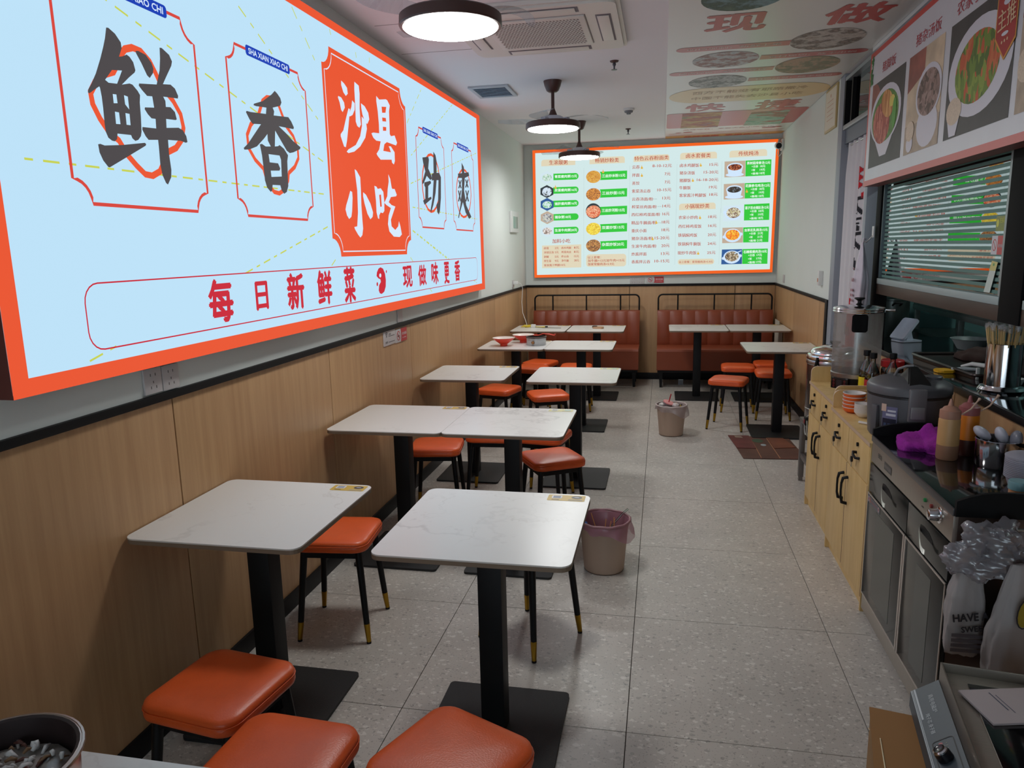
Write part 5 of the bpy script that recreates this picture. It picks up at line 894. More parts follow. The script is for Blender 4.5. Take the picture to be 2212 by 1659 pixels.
# ================================================================== WALL FITTINGS
sock = P('socket_white', rgb(196, 192, 192), 0.4)
def socket_x(label, x, y, z, face, w=0.086, holes=True, name='wall_socket', cat='socket', grp=None, h=0.086):
    r_ = root(name, label, cat, (x, y, z), 0 if face > 0 else PI, grp)
    B('cover_plate', (0.0005, -w / 2, -h / 2, 0.009, w / 2, h / 2), sock, r_, 0.003)
    if holes:
        bm = bmesh.new()
        for (a, b, c_, d) in ((-0.013, 0.016, 0.002, 0.009), (0.011, 0.016, 0.002, 0.009), (-0.001, -0.008, 0.002, 0.008), (-0.014, -0.026, 0.002, 0.009), (0.012, -0.026, 0.002, 0.009)): box(bm, 0.0085, a, b, 0.0096, a + c_, b + d)
        finish(bm, 'pin_slots', black_plastic, r_)
    return r_
socket_x('left plate of the double socket under the lit sign', XL, 2.105, 1.214, 1, grp='sockets under the lit sign'); socket_x('right plate of the double socket under the lit sign', XL, 2.195, 1.212, 1, grp='sockets under the lit sign')
socket_x('blank pale socket plate above the no smoking sign', XL, 4.48, 1.212, 1, holes=False)
r_ = socket_x('white socket with a charger plugged in, far end of left wall', XL, 8.20, 1.225, 1)
ch = root('phone_charger', 'white plug charger with long cable hanging in the back left corner', 'charger', (XL + 0.0095, 8.20, 1.235)); B('plug_body', (0.0, -0.02, -0.018, 0.055, 0.02, 0.018), white_plastic, ch, 0.005)
TU('charger_cable', [(0.055, 0, 0), (0.085, 0.0, -0.01), (0.10, 0.02, -0.06), (0.085, 0.03, -0.22), (0.10, 0.0, -0.34), (0.14, -0.05, -0.42), (0.17, -0.12, -0.475)], 0.0032, white_plastic, ch, 6)
tb = root('breaker_box', 'white wall box with green window on the far left wall', 'electrical box', (XL, 8.29, 1.91)); B('box_cover', (0, -0.20, -0.115, 0.028, 0.20, 0.115), white_plastic, tb, 0.006); B('window_flap', (0.027, -0.12, -0.07, 0.031, 0.13, 0.06), P('flap_green', rgb(140, 168, 156), 0.3), tb, 0.002)
wf = root('wifi_sign', 'small white wireless password sign on the left wainscot', 'sign', (XL, 4.28, 1.092)); B('sign_plate', (0.0005, -0.098, -0.045, 0.006, 0.098, 0.045), P('sign_plate_white', rgb(206, 202, 202), 0.4), wf, 0.001)
PW = Plane2((0.0064, 0, 0), (0, 1, 0), (0, 0, 1)); bm = bmesh.new()
for r0 in (0.010, 0.019, 0.028): stroke(bm, PW, [(-0.055 + r0 * math.cos(t * PI / 12), 0.008 + r0 * math.sin(t * PI / 12)) for t in range(3, 10)], 0.005, 0.0004)
flat(bm, PW, ellip(-0.055, 0.010, 0.005, 0.005, 10), 0.0004)
put(bm, PW, 'WiFi', -0.075, -0.025, -0.035, -0.025, 0.014, 0.0004, 0, 0.01); quad(bm, PW, -0.02, 0.008, 0.085, 0.011, 0.0004); quad(bm, PW, -0.02, -0.028, 0.085, -0.025, 0.0004); put(bm, PW, '扫码', -0.02, 0.022, 0.02, 0.022, 0.014, 0.0004, 0, 0.01)
finish(bm, 'wifi_print', P('print_dark', rgb(60, 58, 62), 0.5), wf)
ns_red = P('nosmoke_red', rgb(196, 62, 66), 0.4)
def no_smoking(label, loc, rz, w=0.2, h=0.085):
    r_ = root('no_smoking_sign', label, 'sign', loc, rz)
    B('sign_plate', (0.0005, -w / 2, -h / 2, 0.006, w / 2, h / 2), MATS['sign_plate_white'], r_, 0.001)
    pl = Plane2((0.0064, 0, 0), (0, 1, 0), (0, 0, 1)); bm = bmesh.new()
    flat(bm, pl, [(-w * 0.02, -h / 2)] + [(-w * 0.1 + w * 0.08 * math.cos(t * PI / 8), h * 0.5 * math.sin(t * PI / 8)) for t in range(-3, 4)] + [(-w * 0.02, h / 2), (w / 2, h / 2), (w / 2, -h / 2)], 0.0003, 0)
    stroke(bm, pl, ellip(-w * 0.27, 0, h * 0.33, h * 0.33, 20), h * 0.07, 0.0006, 0, True); stroke(bm, pl, [(-w * 0.27 - h * 0.22, h * 0.22), (-w * 0.27 + h * 0.22, -h * 0.22)], h * 0.07, 0.0010, 0)
    stroke(bm, pl, [(-w * 0.27 - h * 0.18, -0.02 * h), (-w * 0.27 + h * 0.18, -0.02 * h)], h * 0.09, 0.0008, 1)
    put(bm, pl, '请勿吸烟', w * 0.04, 0.08 * h, w * 0.44, 0.08 * h, h * 0.22, 0.0008, 2, 0.01); put(bm, pl, 'No smoking', w * 0.08, -h * 0.24, w * 0.40, -h * 0.24, h * 0.12, 0.0008, 2, 0.01)
    finish(bm, 'sign_print', [ns_red, MATS['print_dark'], P('print_white', rgb(236, 228, 228), 0.5)], r_)
no_smoking('red and white no smoking sign on the left wainscot', (XL, 4.49, 1.085), 0, 0.205)
no_smoking('red and white no smoking sign under the lit menu', (-0.082, YB, 1.214), -PI / 2, 0.205, 0.075)
for i, x in enumerate((-0.335, -0.25)):
    r_ = root('wall_socket', ('left', 'right')[i] + ' plate of the double socket below the lit menu', 'socket', (x, YB, 1.205), -PI / 2, 'sockets below the menu'); B('cover_plate', (0.0005, -0.043, -0.043, 0.009, 0.043, 0.043), sock, r_, 0.003)
    bm = bmesh.new()
    for (a, b, c_, d) in ((-0.013, 0.016, 0.002, 0.009), (0.011, 0.016, 0.002, 0.009), (-0.014, -0.026, 0.002, 0.009), (0.012, -0.026, 0.002, 0.009)): box(bm, 0.0085, a, b, 0.0096, a + c_, b + d)
    finish(bm, 'pin_slots', black_plastic, r_)
socket_x('white blank plate near the back corner of the right wall', XR, 8.45, 1.235, -1, holes=False); socket_x('white socket low on the right wainscot behind the stools', XR, 6.60, 0.60, -1, holes=False, h=0.12)
sb = root('wall_switch', 'white switch box beside the kitchen door frame', 'switch', (XR, 6.50, 1.325), PI); B('switch_box', (0, -0.03, -0.06, 0.035, 0.03, 0.06), white_plastic, sb, 0.004); B('orange_rocker', (0.035, -0.012, -0.03, 0.039, 0.012, 0.0), P('rocker', rgb(210, 150, 120), 0.4), sb, 0.001)
ct = root('licence_certificate', 'framed cream certificate high on the right wall', 'picture', (XR, 6.475, 2.65), PI); B('frame', (0, -0.20, -0.165, 0.014, 0.20, 0.165), P('frame_gold', rgb(186, 164, 110), 0.45), ct, 0.003)
B('paper', (0.0135, -0.182, -0.147, 0.0155, 0.182, 0.147), P('paper_cream', rgb(226, 220, 204), 0.5), ct)
bm = bmesh.new(); pl = Plane2((0.0157, 0, 0), (0, 1, 0), (0, 0, 1)); flat(bm, pl, ellip(0, 0.10, 0.014, 0.014, 12), 0.0002)
for k in range(5): quad(bm, pl, -0.12, 0.06 - 0.035 * k, 0.10, 0.064 - 0.035 * k, 0.0002)
finish(bm, 'paper_print', P('cert_print', rgb(200, 150, 130), 0.6), ct)

# ================================================================== TABLES
sticker_y = P('sticker_yellow', rgb(206, 170, 70), 0.4); sticker_pale = P('sticker_pale', rgb(214, 206, 140), 0.4); st_white = P('sticker_white', rgb(222, 220, 222), 0.4); st_dark = P('sticker_dark', rgb(62, 62, 66), 0.4); st_teal = P('sticker_teal', rgb(170, 205, 190), 0.4)
def sticker(parent, pale, x=0.215, y=0.262):
    pl = Plane2((x, y, 0.7502), (1, 0, 0), (0, 1, 0)); bm = bmesh.new()
    flat(bm, pl, rrect(-0.066, -0.030, 0.066, 0.030, 0.006), 0.0003, 0)
    flat(bm, pl, rrect(-0.052, -0.008, -0.016, 0.022, 0.003), 0.0006, 1); flat(bm, pl, ellip(0.036, 0.008, 0.019, 0.015, 20), 0.0006, 2)
    quad(bm, pl, -0.050, -0.022, -0.024, -0.017, 0.0006, 2); quad(bm, pl, 0.008, -0.022, 0.058, -0.016, 0.0006, 3)
    quad(bm, pl, -0.047, -0.003, -0.021, 0.017, 0.0009, 3)
    flat(bm, pl, ellip(0.036, 0.008, 0.010, 0.003, 10), 0.0009, 1)
    finish(bm, 'table_sticker', [sticker_pale if pale else sticker_y, st_white, st_teal if pale else st_dark, P('sticker_grey', rgb(150, 156, 170), 0.5)], parent)
def table(label, loc, group, pale=False, stick=True):
    r_ = root('dining_table', label, 'table', loc, 0, group)
    bm = bmesh.new(); prism(bm, rrect(-0.298, -0.304, 0.298, 0.304, 0.035), 0.732, 0.7455, 1, 1, 1)
    prism(bm, rrect(-0.298, -0.304, 0.298, 0.304, 0.035), 0.7455, 0.750, 2, 0, 1)
    finish(bm, 'table_top', [marble_top, top_edge, P('top_rim_white', rgb(196, 192, 186), 0.4)], r_)
    B('column', (-0.04, -0.04, 0.012, 0.04, 0.04, 0.722), black_metal, r_, 0.004)
    B('top_bracket', (-0.15, -0.15, 0.722, 0.15, 0.15, 0.732), black_metal, r_, 0.002)
    bm = bmesh.new(); prism(bm, rrect(-0.225, -0.235, 0.225, 0.235, 0.018), 0.0005, 0.012); finish(bm, 'base_plate', P('base_black', rgb(20, 21, 23), 0.55, bump=0.2, bscale=400), r_)
    if stick: sticker(r_, pale)
    return r_
TG = 'square marble-look tables on black pedestals'
tA = table('marble-topped table against the wall below the double socket, nearest whole wall table', (-1.352, 2.19, 0), TG)
tP = table('marble-topped table nearest the camera on the aisle side, beige bin behind it', (-0.533, 2.193, 0), TG, False)
def tdup(src, loc, label): return dup(src, loc, 0, label, TG)
tdup(tA, (-1.337, 3.592, 0), 'wall-side table of the touching pair under the wireless password sign')
pale0 = table('aisle-side table of the touching pair beside the wireless password sign', (-0.740, 3.592, 0), TG, True)
tdup(tA, (-1.330, 5.030, 0), 'wall table of the third row, with a gap to its aisle neighbour')
tdup(pale0, (-0.577, 5.000, 0), 'aisle table of the third row, with a gap to the wall table')
tdup(tA, (-1.302, 6.550, 0), 'wall table carrying the two red bowls and grey pot')
tdup(tA, (-0.704, 6.560, 0), 'empty aisle table beside the one with red bowls')
tdup(tA, (-1.290, 7.930, 0), 'wall table at the left booth with yellow charger on it')
tdup(tA, (-0.680, 7.930, 0), 'table at the left booth with a brown pouch on it')
tdup(tA, (0.382, 8.010, 0), 'left table of the pair at the right booth')
tdup(tA, (0.988, 8.020, 0), 'right table of the pair at the right booth, against the right wall')
tdup(tA, (0.992, 6.510, 0), 'lone table by the right wall behind the steel urn')
tdup(tA, (-1.352, 0.690, 0), 'table corner at the bottom left edge, left of the noodle pot')
tdup(tP, (-0.748, 0.690, 0), 'table at the bottom left edge carrying the noodle pot')

# ================================================================== STOOLS
def seat_bm(w, z0, z1, r=0.055, n=6):
    bm = bmesh.new()
    layers = [(0.010, z0), (0.002, z0 + 0.004), (0.0, z0 + 0.012), (0.0, z0 + 0.026), (0.002, z0 + 0.030), (0.0005, z0 + 0.033), (0.004, z0 + 0.043), (0.014, z1 - 0.006), (0.032, z1 - 0.001), (0.07, z1 + 0.002)]
    rings = []
    for ins, z in layers:
        pts = rrect(-w / 2 + ins, -w / 2 + ins, w / 2 - ins, w / 2 - ins, max(0.02, r - ins * 0.5), n)
        rings.append([bm.verts.new((p[0], p[1], z)) for p in pts])
    for a, b in zip(rings[:-1], rings[1:]):
        m = len(a)
        for k in range(m): bm.faces.new((a[k], a[(k + 1) % m], b[(k + 1) % m], b[k]))
    c = bm.verts.new((0, 0, z1 + 0.004)); a = rings[-1]
    for k in range(len(a)): bm.faces.new((a[k], a[(k + 1) % len(a)], c))
    bm.faces.new(list(reversed(rings[0])))
    return bm
SGP = 'orange-topped stools with black legs and brass tips'
def stool(label, loc, rz):
    r_ = root('stool', label, 'stool', loc, rz, SGP)
    st = finish(seat_bm(0.315, 0.398, 0.452), 'seat', orange_leather, r_, True, 60)
    bm = bmesh.new(); n = 4
    pts = rrect(-0.157, -0.157, 0.157, 0.157, 0.054, 5); tube(bm, [(p[0], p[1], 0.4265) for p in pts], 0.0022, 5, closed=True)
    finish(bm, 'piping', orange_leather, st, True)
    bm = bmesh.new()
    for k in range(4):
        a = k * PI / 2
        m_ = Matrix.Rotation(a, 4, 'Z'); vs0 = set(bm.verts); box(bm, -0.118, -0.128, 0.366, 0.118, -0.104, 0.398, 0.002)
        bmesh.ops.transform(bm, matrix=m_, verts=[v for v in bm.verts if v not in vs0])
    finish(bm, 'seat_frame', black_metal, r_)
    for sx in (-1, 1):
        for sy in (-1, 1):
            tp = Vector((sx * 0.116, sy * 0.116, 0.397)); bt = Vector((sx * 0.150, sy * 0.150, 0.0)); t1 = tp.lerp(bt, 0.79)
            lg = TU('leg', [tp, t1], [0.0155, 0.0125], black_metal, r_, 10)
            TU('brass_tip', [t1 - (bt - tp) * 0.004, bt + Vector((0, 0, 0.008))], [0.0132, 0.0098], brass, lg, 10)
            TU('foot_pad', [bt + Vector((0, 0, 0.009)), bt + Vector((0, 0, 0.0))], 0.0100, black_plastic, lg, 10)
    return r_
R = math.radians
s0 = stool('orange stool tucked between the nearest wall table and the wall panels, brass tips in view', (-1.348, 2.785, 0), R(6))
for (x, y, a, lab) in ((-0.525, 2.828, -31, 'stool hidden under the far side of the nearest aisle table, only its legs showing'),
        (-1.190, 1.660, -8, 'orange stool in front of the nearest wall table, closest to the wall'),
        (-0.880, 1.405, -3, 'pinkish glossy stool at the bottom, between the other two foreground stools'),
        (-0.473, 1.483, -24, 'orange stool at the bottom centre in front of the nearest aisle table'),
        (-1.350, 4.210, 9, 'stool behind the wall-side table of the touching pair'),
        (-0.605, 4.040, 31, 'turned orange stool standing clear behind the aisle-side table of the touching pair'),
        (-0.735, 4.560, -10, 'stool half hidden behind the turned one, next to the third row aisle table'),
        (-1.078, 4.560, 3, 'stool with only its legs showing between the two third row tables'),
        (-1.360, 6.060, -14, 'stool seen right of the third row wall table, near the wall'),
        (-0.905, 5.860, 22, 'stool behind the third row aisle table, seen just under the table with red bowls'),
        (-1.290, 7.180, -16, 'front one of the two overlapping stools below the red bowls table'),
        (-1.240, 7.530, -16, 'rear one of the two overlapping stools below the red bowls table'),
        (-0.835, 7.290, 2, 'stool half hidden behind the column of the empty fourth row table'),
        (0.597, 6.665, -16, 'stool standing in the aisle, front left of the right-hand group'),
        (0.745, 7.400, -3, 'middle stool of the right-hand group, in front of the booth tables'),
        (1.032, 7.100, -2, 'stool behind the column of the lone right table'),
        (1.072, 7.600, -4, 'rearmost stool of the right-hand group, near the right wall')):
    dup(s0, (x, y, 0), R(a), lab, SGP)

# ================================================================== BOOTH BENCHES
def bench(label, x0, x1, nrib):
    r_ = root('booth_bench', label, 'bench', ((x0 + x1) / 2, 0, 0), 0, 'brown leather booth benches'); w = (x1 - x0) / 2
    # seat cushion with rounded front
    prof = [(8.93, 0.205), (8.475, 0.205), (8.468, 0.215), (8.455, 0.40), (8.450, 0.425), (8.458, 0.447), (8.480, 0.458), (8.62, 0.462), (8.93, 0.46)]
    bm = bmesh.new(); a = [bm.verts.new((-w, p[0], p[1])) for p in prof]; b = [bm.verts.new((w, p[0], p[1])) for p in prof]
    for k in range(len(prof)): bm.faces.new((a[k], b[k], b[(k + 1) % len(prof)], a[(k + 1) % len(prof)]))
    bm.faces.new(list(reversed(a))); bm.faces.new(b); bmesh.ops.recalc_face_normals(bm, faces=bm.faces)
    finish(bm, 'seat', bench_leather, r_, True, 30)
    pw = 2 * w / nrib
    for k in range(nrib):
        bm = bmesh.new(); xa = -w + pw * k; n = 6
        rows = []
        for (yb2, z, f) in ((8.80, 0.455, 0.6), (8.79, 0.50, 1), (8.81, 0.70, 1), (8.825, 0.845, 1), (8.835, 0.862, 0.4)):
            rows.append([bm.verts.new((xa + pw * i / n, yb2 + 0.008 - 0.013 * f * math.sin(PI * i / n) ** 0.5, z)) for i in range(n + 1)])
        for r1_, r2_ in zip(rows[:-1], rows[1:]):
            for i in range(n): bm.faces.new((r1_[i], r1_[i + 1], r2_[i + 1], r2_[i]))
        finish(bm, 'back_channel', bench_leather, r_, True, 60)
    B('backrest', (-w, 8.835, 0.455, w, 8.93, 0.864), bench_leather, r_, 0.006)
    bm = bmesh.new(); zt = 1.046; rr_ = 0.05
    pts = [(-w + 0.008, 8.90, 0.80), (-w + 0.008, 8.90, zt - rr_)] + [(-w + 0.008 + rr_ - rr_ * math.cos(t * PI / 10), 8.90, zt - rr_ + rr_ * math.sin(t * PI / 10)) for t in range(1, 6)] + [(w - 0.008 - rr_ + rr_ * math.sin(t * PI / 10), 8.90, zt - rr_ + rr_ * math.cos(t * PI / 10)) for t in range(0, 6)] + [(w - 0.008, 8.90, 0.80)]
    tube(bm, pts, 0.010, 8); finish(bm, 'top_rail', black_metal, r_, True, 50)
    for fx in (-0.64, 0.0, 0.64): TU('rail_upright', [(w * fx, 8.90, 0.86), (w * fx, 8.90, zt)], 0.009, black_metal, r_, 8)
    B('under_frame', (-w + 0.01, 8.49, 0.175, w - 0.01, 8.92, 0.205), black_metal, r_, 0.003)
    for sx in (-1, 1):
        for yy in (8.52, 8.88):
            bm = bmesh.new(); vs = []
            for z, h in ((0.0, 0.013), (0.176, 0.022)): vs.append([bm.verts.new((sx * (w - 0.05) + dx * h, yy + dy * h, z)) for dx, dy in ((-1, -1), (1, -1), (1, 1), (-1, 1))])
            for k in range(4): bm.faces.new((vs[0][k], vs[0][(k + 1) % 4], vs[1][(k + 1) % 4], vs[1][k]))
            bm.faces.new(list(reversed(vs[0]))); bm.faces.new(vs[1]); finish(bm, 'leg', black_metal, r_)
bench('brown leather booth bench on the left side of the back wall', -1.53, -0.252, 9); bench('brown leather booth bench on the right side of the back wall', -0.045, 1.255, 9)
wp = root('white_carton', 'white flat carton standing at the right end of the right booth', 'carton', (1.275, 8.50, 0)); B('carton_body', (-0.02, -0.15, 0.0, 0.02, 0.15, 0.74), P('carton_white', rgb(190, 184, 172), 0.7), wp, 0.002); B('carton_flap', (-0.02, -0.15, 0.74, -0.016, 0.15, 0.78), MATS['carton_white'], wp)

# ================================================================== THINGS ON THE TABLES
red_bowl = P('bowl_red', rgb(226, 66, 44), 0.3); bowl_in = P('bowl_inside', rgb(232, 216, 206), 0.3)
def bowl(label, loc, s=1.0, mats=None, grp=None, name='bowl'):
    r_ = root(name, label, 'bowl', loc, 0, grp)
    LA('bowl_body', [(0, 0.002), (0.033, 0.0), (0.034, 0.018), (0.040, 0.021), (0.080, 0.050), (0.102, 0.072), (0.103, 0.0745), (0.100, 0.0745, 1), (0.078, 0.054, 1), (0.040, 0.028, 1), (0, 0.026, 1)], mats or [red_bowl, bowl_in], r_, 32, angle=50)
    r_.scale = (s, s, s); return r_
bowl('red melamine bowl with white inside, left one on the fourth row wall table', (-1.400, 6.47, 0.7502)); bowl('red melamine bowl behind the grey pot on the fourth row wall table', (-1.265, 6.72, 0.7502))
pt = root('pot', 'small grey metal pot with dark rim beside the red bowls', 'pot', (-1.115, 6.56, 0.7502))
LA('pot_body', [(0, 0), (0.085, 0), (0.088, 0.005), (0.089, 0.062), (0.092, 0.066), (0.086, 0.066, 1), (0.084, 0.012, 1), (0, 0.012, 1)], [P('pot_grey', rgb(182, 184, 186), 0.35, 0.5), P('pot_dark', rgb(70, 56, 54), 0.4)], pt, 32)
LA('rim_ring', [(0.084, 0.064), (0.095, 0.066), (0.095, 0.076), (0.086, 0.078), (0.083, 0.07)], MATS['pot_dark'], pt, 32)
bm = bmesh.new(); lathe(bm, [(0, 0), (0.012, 0), (0.015, 0.012), (0.010, 0.022), (0, 0.022)], 12); bmesh.ops.rotate(bm, verts=bm.verts, matrix=Matrix.Rotation(PI / 2, 3, 'X')); o = finish(bm, 'pot_knob', P('knob_copper', rgb(166, 120, 80), 0.3, 0.8), pt, True); o.location = (-0.015, -0.088, 0.030)
sp = root('spoon', 'long orange-red plastic spoon resting across the grey pot', 'spoon', (-1.115, 6.56, 0.83))
bm = bmesh.new(); lathe(bm, [(0, 0), (0.016, 0.002), (0.022, 0.010), (0.020, 0.010), (0.014, 0.004), (0, 0.003)], 14, sx=1.5); finish(bm, 'spoon_bowl', red_bowl, sp, True)
TU('spoon_handle', [(0.02, 0, 0.006), (0.06, 0, 0.020), (0.12, 0.01, 0.016), (0.165, 0.01, 0.006), (0.172, 0.01, 0.018)], 0.005, red_bowl, sp)
yc = root('charging_cable', 'coiled yellow and white charging cable lying on the back left table', 'cable', (-1.40, 8.02, 0.7502))
yel = P('cable_yellow', rgb(222, 196, 40), 0.4)
TU('yellow_coil', [(0.09 * math.cos(t * 0.55) * (1 - 0.02 * t) - 0.05, 0.05 * math.sin(t * 0.6), 0.006 + 0.004 * (t % 5)) for t in range(34)], 0.0045, yel, yc, 6)
B('charger_block', (-0.015, -0.05, 0.0, 0.035, 0.0, 0.035), white_plastic, yc, 0.005); TU('grey_cable', [(0.03, -0.03, 0.006), (0.12, -0.07, 0.004), (0.24, -0.08, 0.004), (0.33, -0.10, 0.004)], 0.0035, P('cable_grey', rgb(130, 124, 112), 0.5), yc, 6)
TU('yellow_lead', [(0.04, -0.01, 0.005), (0.10, -0.03, 0.005), (0.14, -0.015, 0.008)], 0.006, yel, yc, 6); TU('cable_tip', [(0.14, -0.015, 0.008), (0.17, -0.01, 0.008)], 0.008, black_plastic, yc, 6)
po = root('pouch', 'small brown folded pouch with dark end on the left booth table', 'pouch', (-0.665, 7.90, 0.7502), -0.25)
bm = bmesh.new(); prism(bm, rrect(-0.06, -0.03, 0.06, 0.03, 0.02), 0.0, 0.022); bmesh.ops.bevel(bm, geom=list(bm.edges), offset=0.004, segments=2, affect='EDGES'); finish(bm, 'pouch_body', P('pouch_tan', rgb(186, 148, 116), 0.6), po, True, 50)
B('pouch_cap', (-0.062, -0.022, 0.010, -0.015, 0.022, 0.030), P('pouch_dark', rgb(44, 32, 30), 0.5), po, 0.006)

# pot of leftovers at the bottom left
np_ = root('noodle_pot', 'dark-lined steel pot with rice noodle leftovers at the bottom left corner', 'pot', (-0.965, 0.795, 0.7502))
LA('pot_body', [(0, 0), (0.095, 0), (0.105, 0.010), (0.112, 0.125), (0.119, 0.128), (0.119, 0.133), (0.113, 0.135), (0.108, 0.133, 1), (0.100, 0.02, 1), (0, 0.016, 1)], [P('pot_steel', rgb(176, 160, 150), 0.28, 1.0), P('pot_lining', rgb(40, 26, 26), 0.45)], np_, 40, c=(0, 0, 0))
TU('rim_bead', [(0.117 * math.cos(t * PI / 20), 0.117 * math.sin(t * PI / 20), 0.132) for t in range(40)], 0.0035, MATS['pot_steel'], np_, 6, closed=True)
bm = bmesh.new(); n = 26
lathe(bm, [(0.103, 0.088), (0.098, 0.092), (0.075, 0.100), (0.05, 0.096), (0.025, 0.103), (0, 0.098)], 26)
for v in bm.verts: v.co.z += random.uniform(-0.004, 0.004)
finish(bm, 'broth', P('broth', rgb(150, 142, 136), 0.25, noise=0.4, nscale=30), np_, True)
bm = bmesh.new()
for k in range(90):
    a, r1_ = random.uniform(0, 6.28), 0.09 * math.sqrt(random.random()); x, y = r1_ * math.cos(a), r1_ * math.sin(a); b = random.uniform(0, 6.28); l = random.uniform(0.008, 0.024); mi = 0 if random.random() < 0.62 else (1 if random.random() < 0.6 else 2)
    z = 0.100 + random.uniform(0, 0.006); w_ = random.uniform(0.003, 0.007) if mi == 0 else random.uniform(0.002, 0.004)
    tube(bm, [(x - l / 2 * math.cos(b), y - l / 2 * math.sin(b), z), (x, y, z + 0.004), (x + l / 2 * math.cos(b), y + l / 2 * math.sin(b), z)], [w_ * 0.6, w_, w_ * 0.6], 5, mi=mi)
o = finish(bm, 'noodle_scraps', [P('noodle_white', rgb(206, 202, 200), 0.3), P('chilli_dark', rgb(86, 44, 34), 0.5), P('scrap_brown', rgb(130, 96, 66), 0.5)], np_, True); o['kind'] = 'stuff'

# ================================================================== BINS, CARDBOARD
bin_m = P('bin_beige', rgb(172, 148, 130), 0.5, noise=0.03, nscale=4)
def bin_(label, loc, rz, kind):
    r_ = root('waste_bin', label, 'bin', loc, rz, 'beige waste bins with plastic liners')
    prof = [(0, 0), (0.098, 0), (0.101, 0.006)]
    for k in range(9): prof += [(0.102 + 0.0024 * k, 0.02 + 0.025 * k), (0.1028 + 0.0024 * k, 0.030 + 0.025 * k)]
    prof += [(0.126, 0.25), (0.130, 0.255), (0.130, 0.262), (0.124, 0.262), (0.102, 0.012), (0, 0.010)]
    LA('bin_body', prof, bin_m, r_, 40, angle=60)
    LA('bin_foot', [(0, -0.0), (0.0975, 0.0), (0.1015, 0.004), (0.096, 0.0045)], P('bin_foot', rgb(60, 36, 30), 0.6), r_, 40)
    lm = film('liner_pink', rgb(206, 140, 172), 0.5, 0.55, 0.08) if kind else film('liner_white', rgb(214, 200, 200), 0.5, 0.6, 0.08)
    rim = P('liner_rim_pink', rgb(150, 104, 110), 0.45) if kind else P('liner_rim_white', rgb(186, 172, 168), 0.45)
    bm = bmesh.new(); n = 56; rings = []
    for lev in range(6):
        ring = []
        for k in range(n):
            a = 2 * PI * k / n; wob = 0.003 * math.sin(7 * a + lev) + 0.002 * math.sin(13 * a)
            hang = 0.035 + 0.055 * max(0, math.cos(a + 0.5)) ** 1.3 + 0.010 * math.sin(5 * a)
            if lev == 0: rr_, z = 0.108 + wob, 0.17
            elif lev == 1: rr_, z = 0.119 + wob * 0.4, 0.255
            elif lev == 2: rr_, z = 0.128, 0.268
            elif lev == 3: rr_, z = 0.134 + wob * 0.5, 0.260
            elif lev == 4: rr_, z = 0.136 + wob + 0.010 * max(0, math.cos(a + 0.5)), 0.262 - hang * 0.5
            else: rr_, z = 0.133 + wob * 2 + 0.016 * max(0, math.cos(a + 0.5)), 0.262 - hang
            ring.append(bm.verts.new((rr_ * math.cos(a), rr_ * math.sin(a), z)))
        rings.append(ring)
    for a_, b_ in zip(rings[:-1], rings[1:]):
        for k in range(n): bm.faces.new((a_[k], a_[(k + 1) % n], b_[(k + 1) % n], b_[k]))
    finish(bm, 'liner', lm, r_, True)
    bm = bmesh.new(); tube(bm, [((0.130 + 0.0012 * math.sin(9 * t)) * math.cos(t * PI / 24), (0.130 + 0.0012 * math.sin(7 * t)) * math.sin(t * PI / 24), 0.264 + 0.0015 * math.sin(5 * t)) for t in range(48)], 0.0072, 8, closed=True); finish(bm, 'liner_rim', rim, r_, True)
    return r_
b1 = bin_('beige bin with pink liner and rubbish beside the nearest aisle table', (-0.268, 3.545, 0), 0.35, 1); b2 = bin_('beige bin with white liner standing alone in the aisle', (0.098, 6.340, 0), 0.1, 0)
# rubbish in the near bin
bt = root('plastic_bottle', 'clear plastic bottle with blue cap inside the pink-lined bin', 'bottle', (-0.335, 3.50, 0.20)); bt.rotation_euler = (0.5, -0.35, 0)
LA('bottle_body', [(0, -0.08), (0.028, -0.08), (0.030, -0.07), (0.030, 0.0), (0.026, 0.022), (0.013, 0.045), (0.012, 0.055), (0, 0.055)], glass('clear_plastic', (0.92, 0.93, 0.95, 1), 1.5, 0.05, 0.05), bt); LA('bottle_cap', [(0, 0.078), (0.0145, 0.077), (0.015, 0.055), (0, 0.054)], P('cap_blue', rgb(56, 92, 160), 0.4), bt, 18); LA('cap_ring', [(0.014, 0.055), (0.0155, 0.054), (0.0155, 0.040), (0.013, 0.038)], P('cap_navy', rgb(30, 36, 100), 0.4), bt, 18)
stk = P('stick_wood', rgb(214, 150, 90), 0.6)
def stick(label, parent_loc, a, b, mat, r1_=0.0022, nm='chopstick', grp='sticks thrown in the pink-lined bin'):
    r_ = TU(nm, [Vector(a) - Vector(parent_loc), Vector(b) - Vector(parent_loc)], r1_, mat, None, 6); r_.location = parent_loc; tag(r_, label, 'stick', grp)
for k, (dx, dy, ex, ey, z) in enumerate(((0.0, -0.02, 0.01, 0.0, 0.262), (0.02, -0.015, 0.035, 0.0, 0.252), (0.045, 0.01, 0.052, 0.02, 0.256), (0.050, 0.012, 0.048, 0.03, 0.262), (-0.02, 0.0, -0.07, 0.05, 0.272))):
    p = (-0.268 + dx, 3.545 + dy, 0.14); stick('thin wooden chopstick sticking up among rubbish in the pink-lined bin', p, p, (-0.268 + ex, 3.545 + ey, z), stk)
o = TU('drinking_straw', [(0, 0, 0), (0.09, 0.05, 0.10), (0.12, 0.06, 0.125)], 0.005, glass('straw_clear', (0.8, 0.86, 0.8, 1), 1.5, 0.1, 0.12)); o.location = (-0.27, 3.56, 0.17); tag(o, 'clear plastic straw poking out of the pink-lined bin', 'straw')
bm = bmesh.new()
lathe(bm, [(0, 0.145), (0.05, 0.15), (0.10, 0.142), (0.108, 0.13)], 18)
for v in bm.verts: v.co.z += random.uniform(-0.012, 0.014)
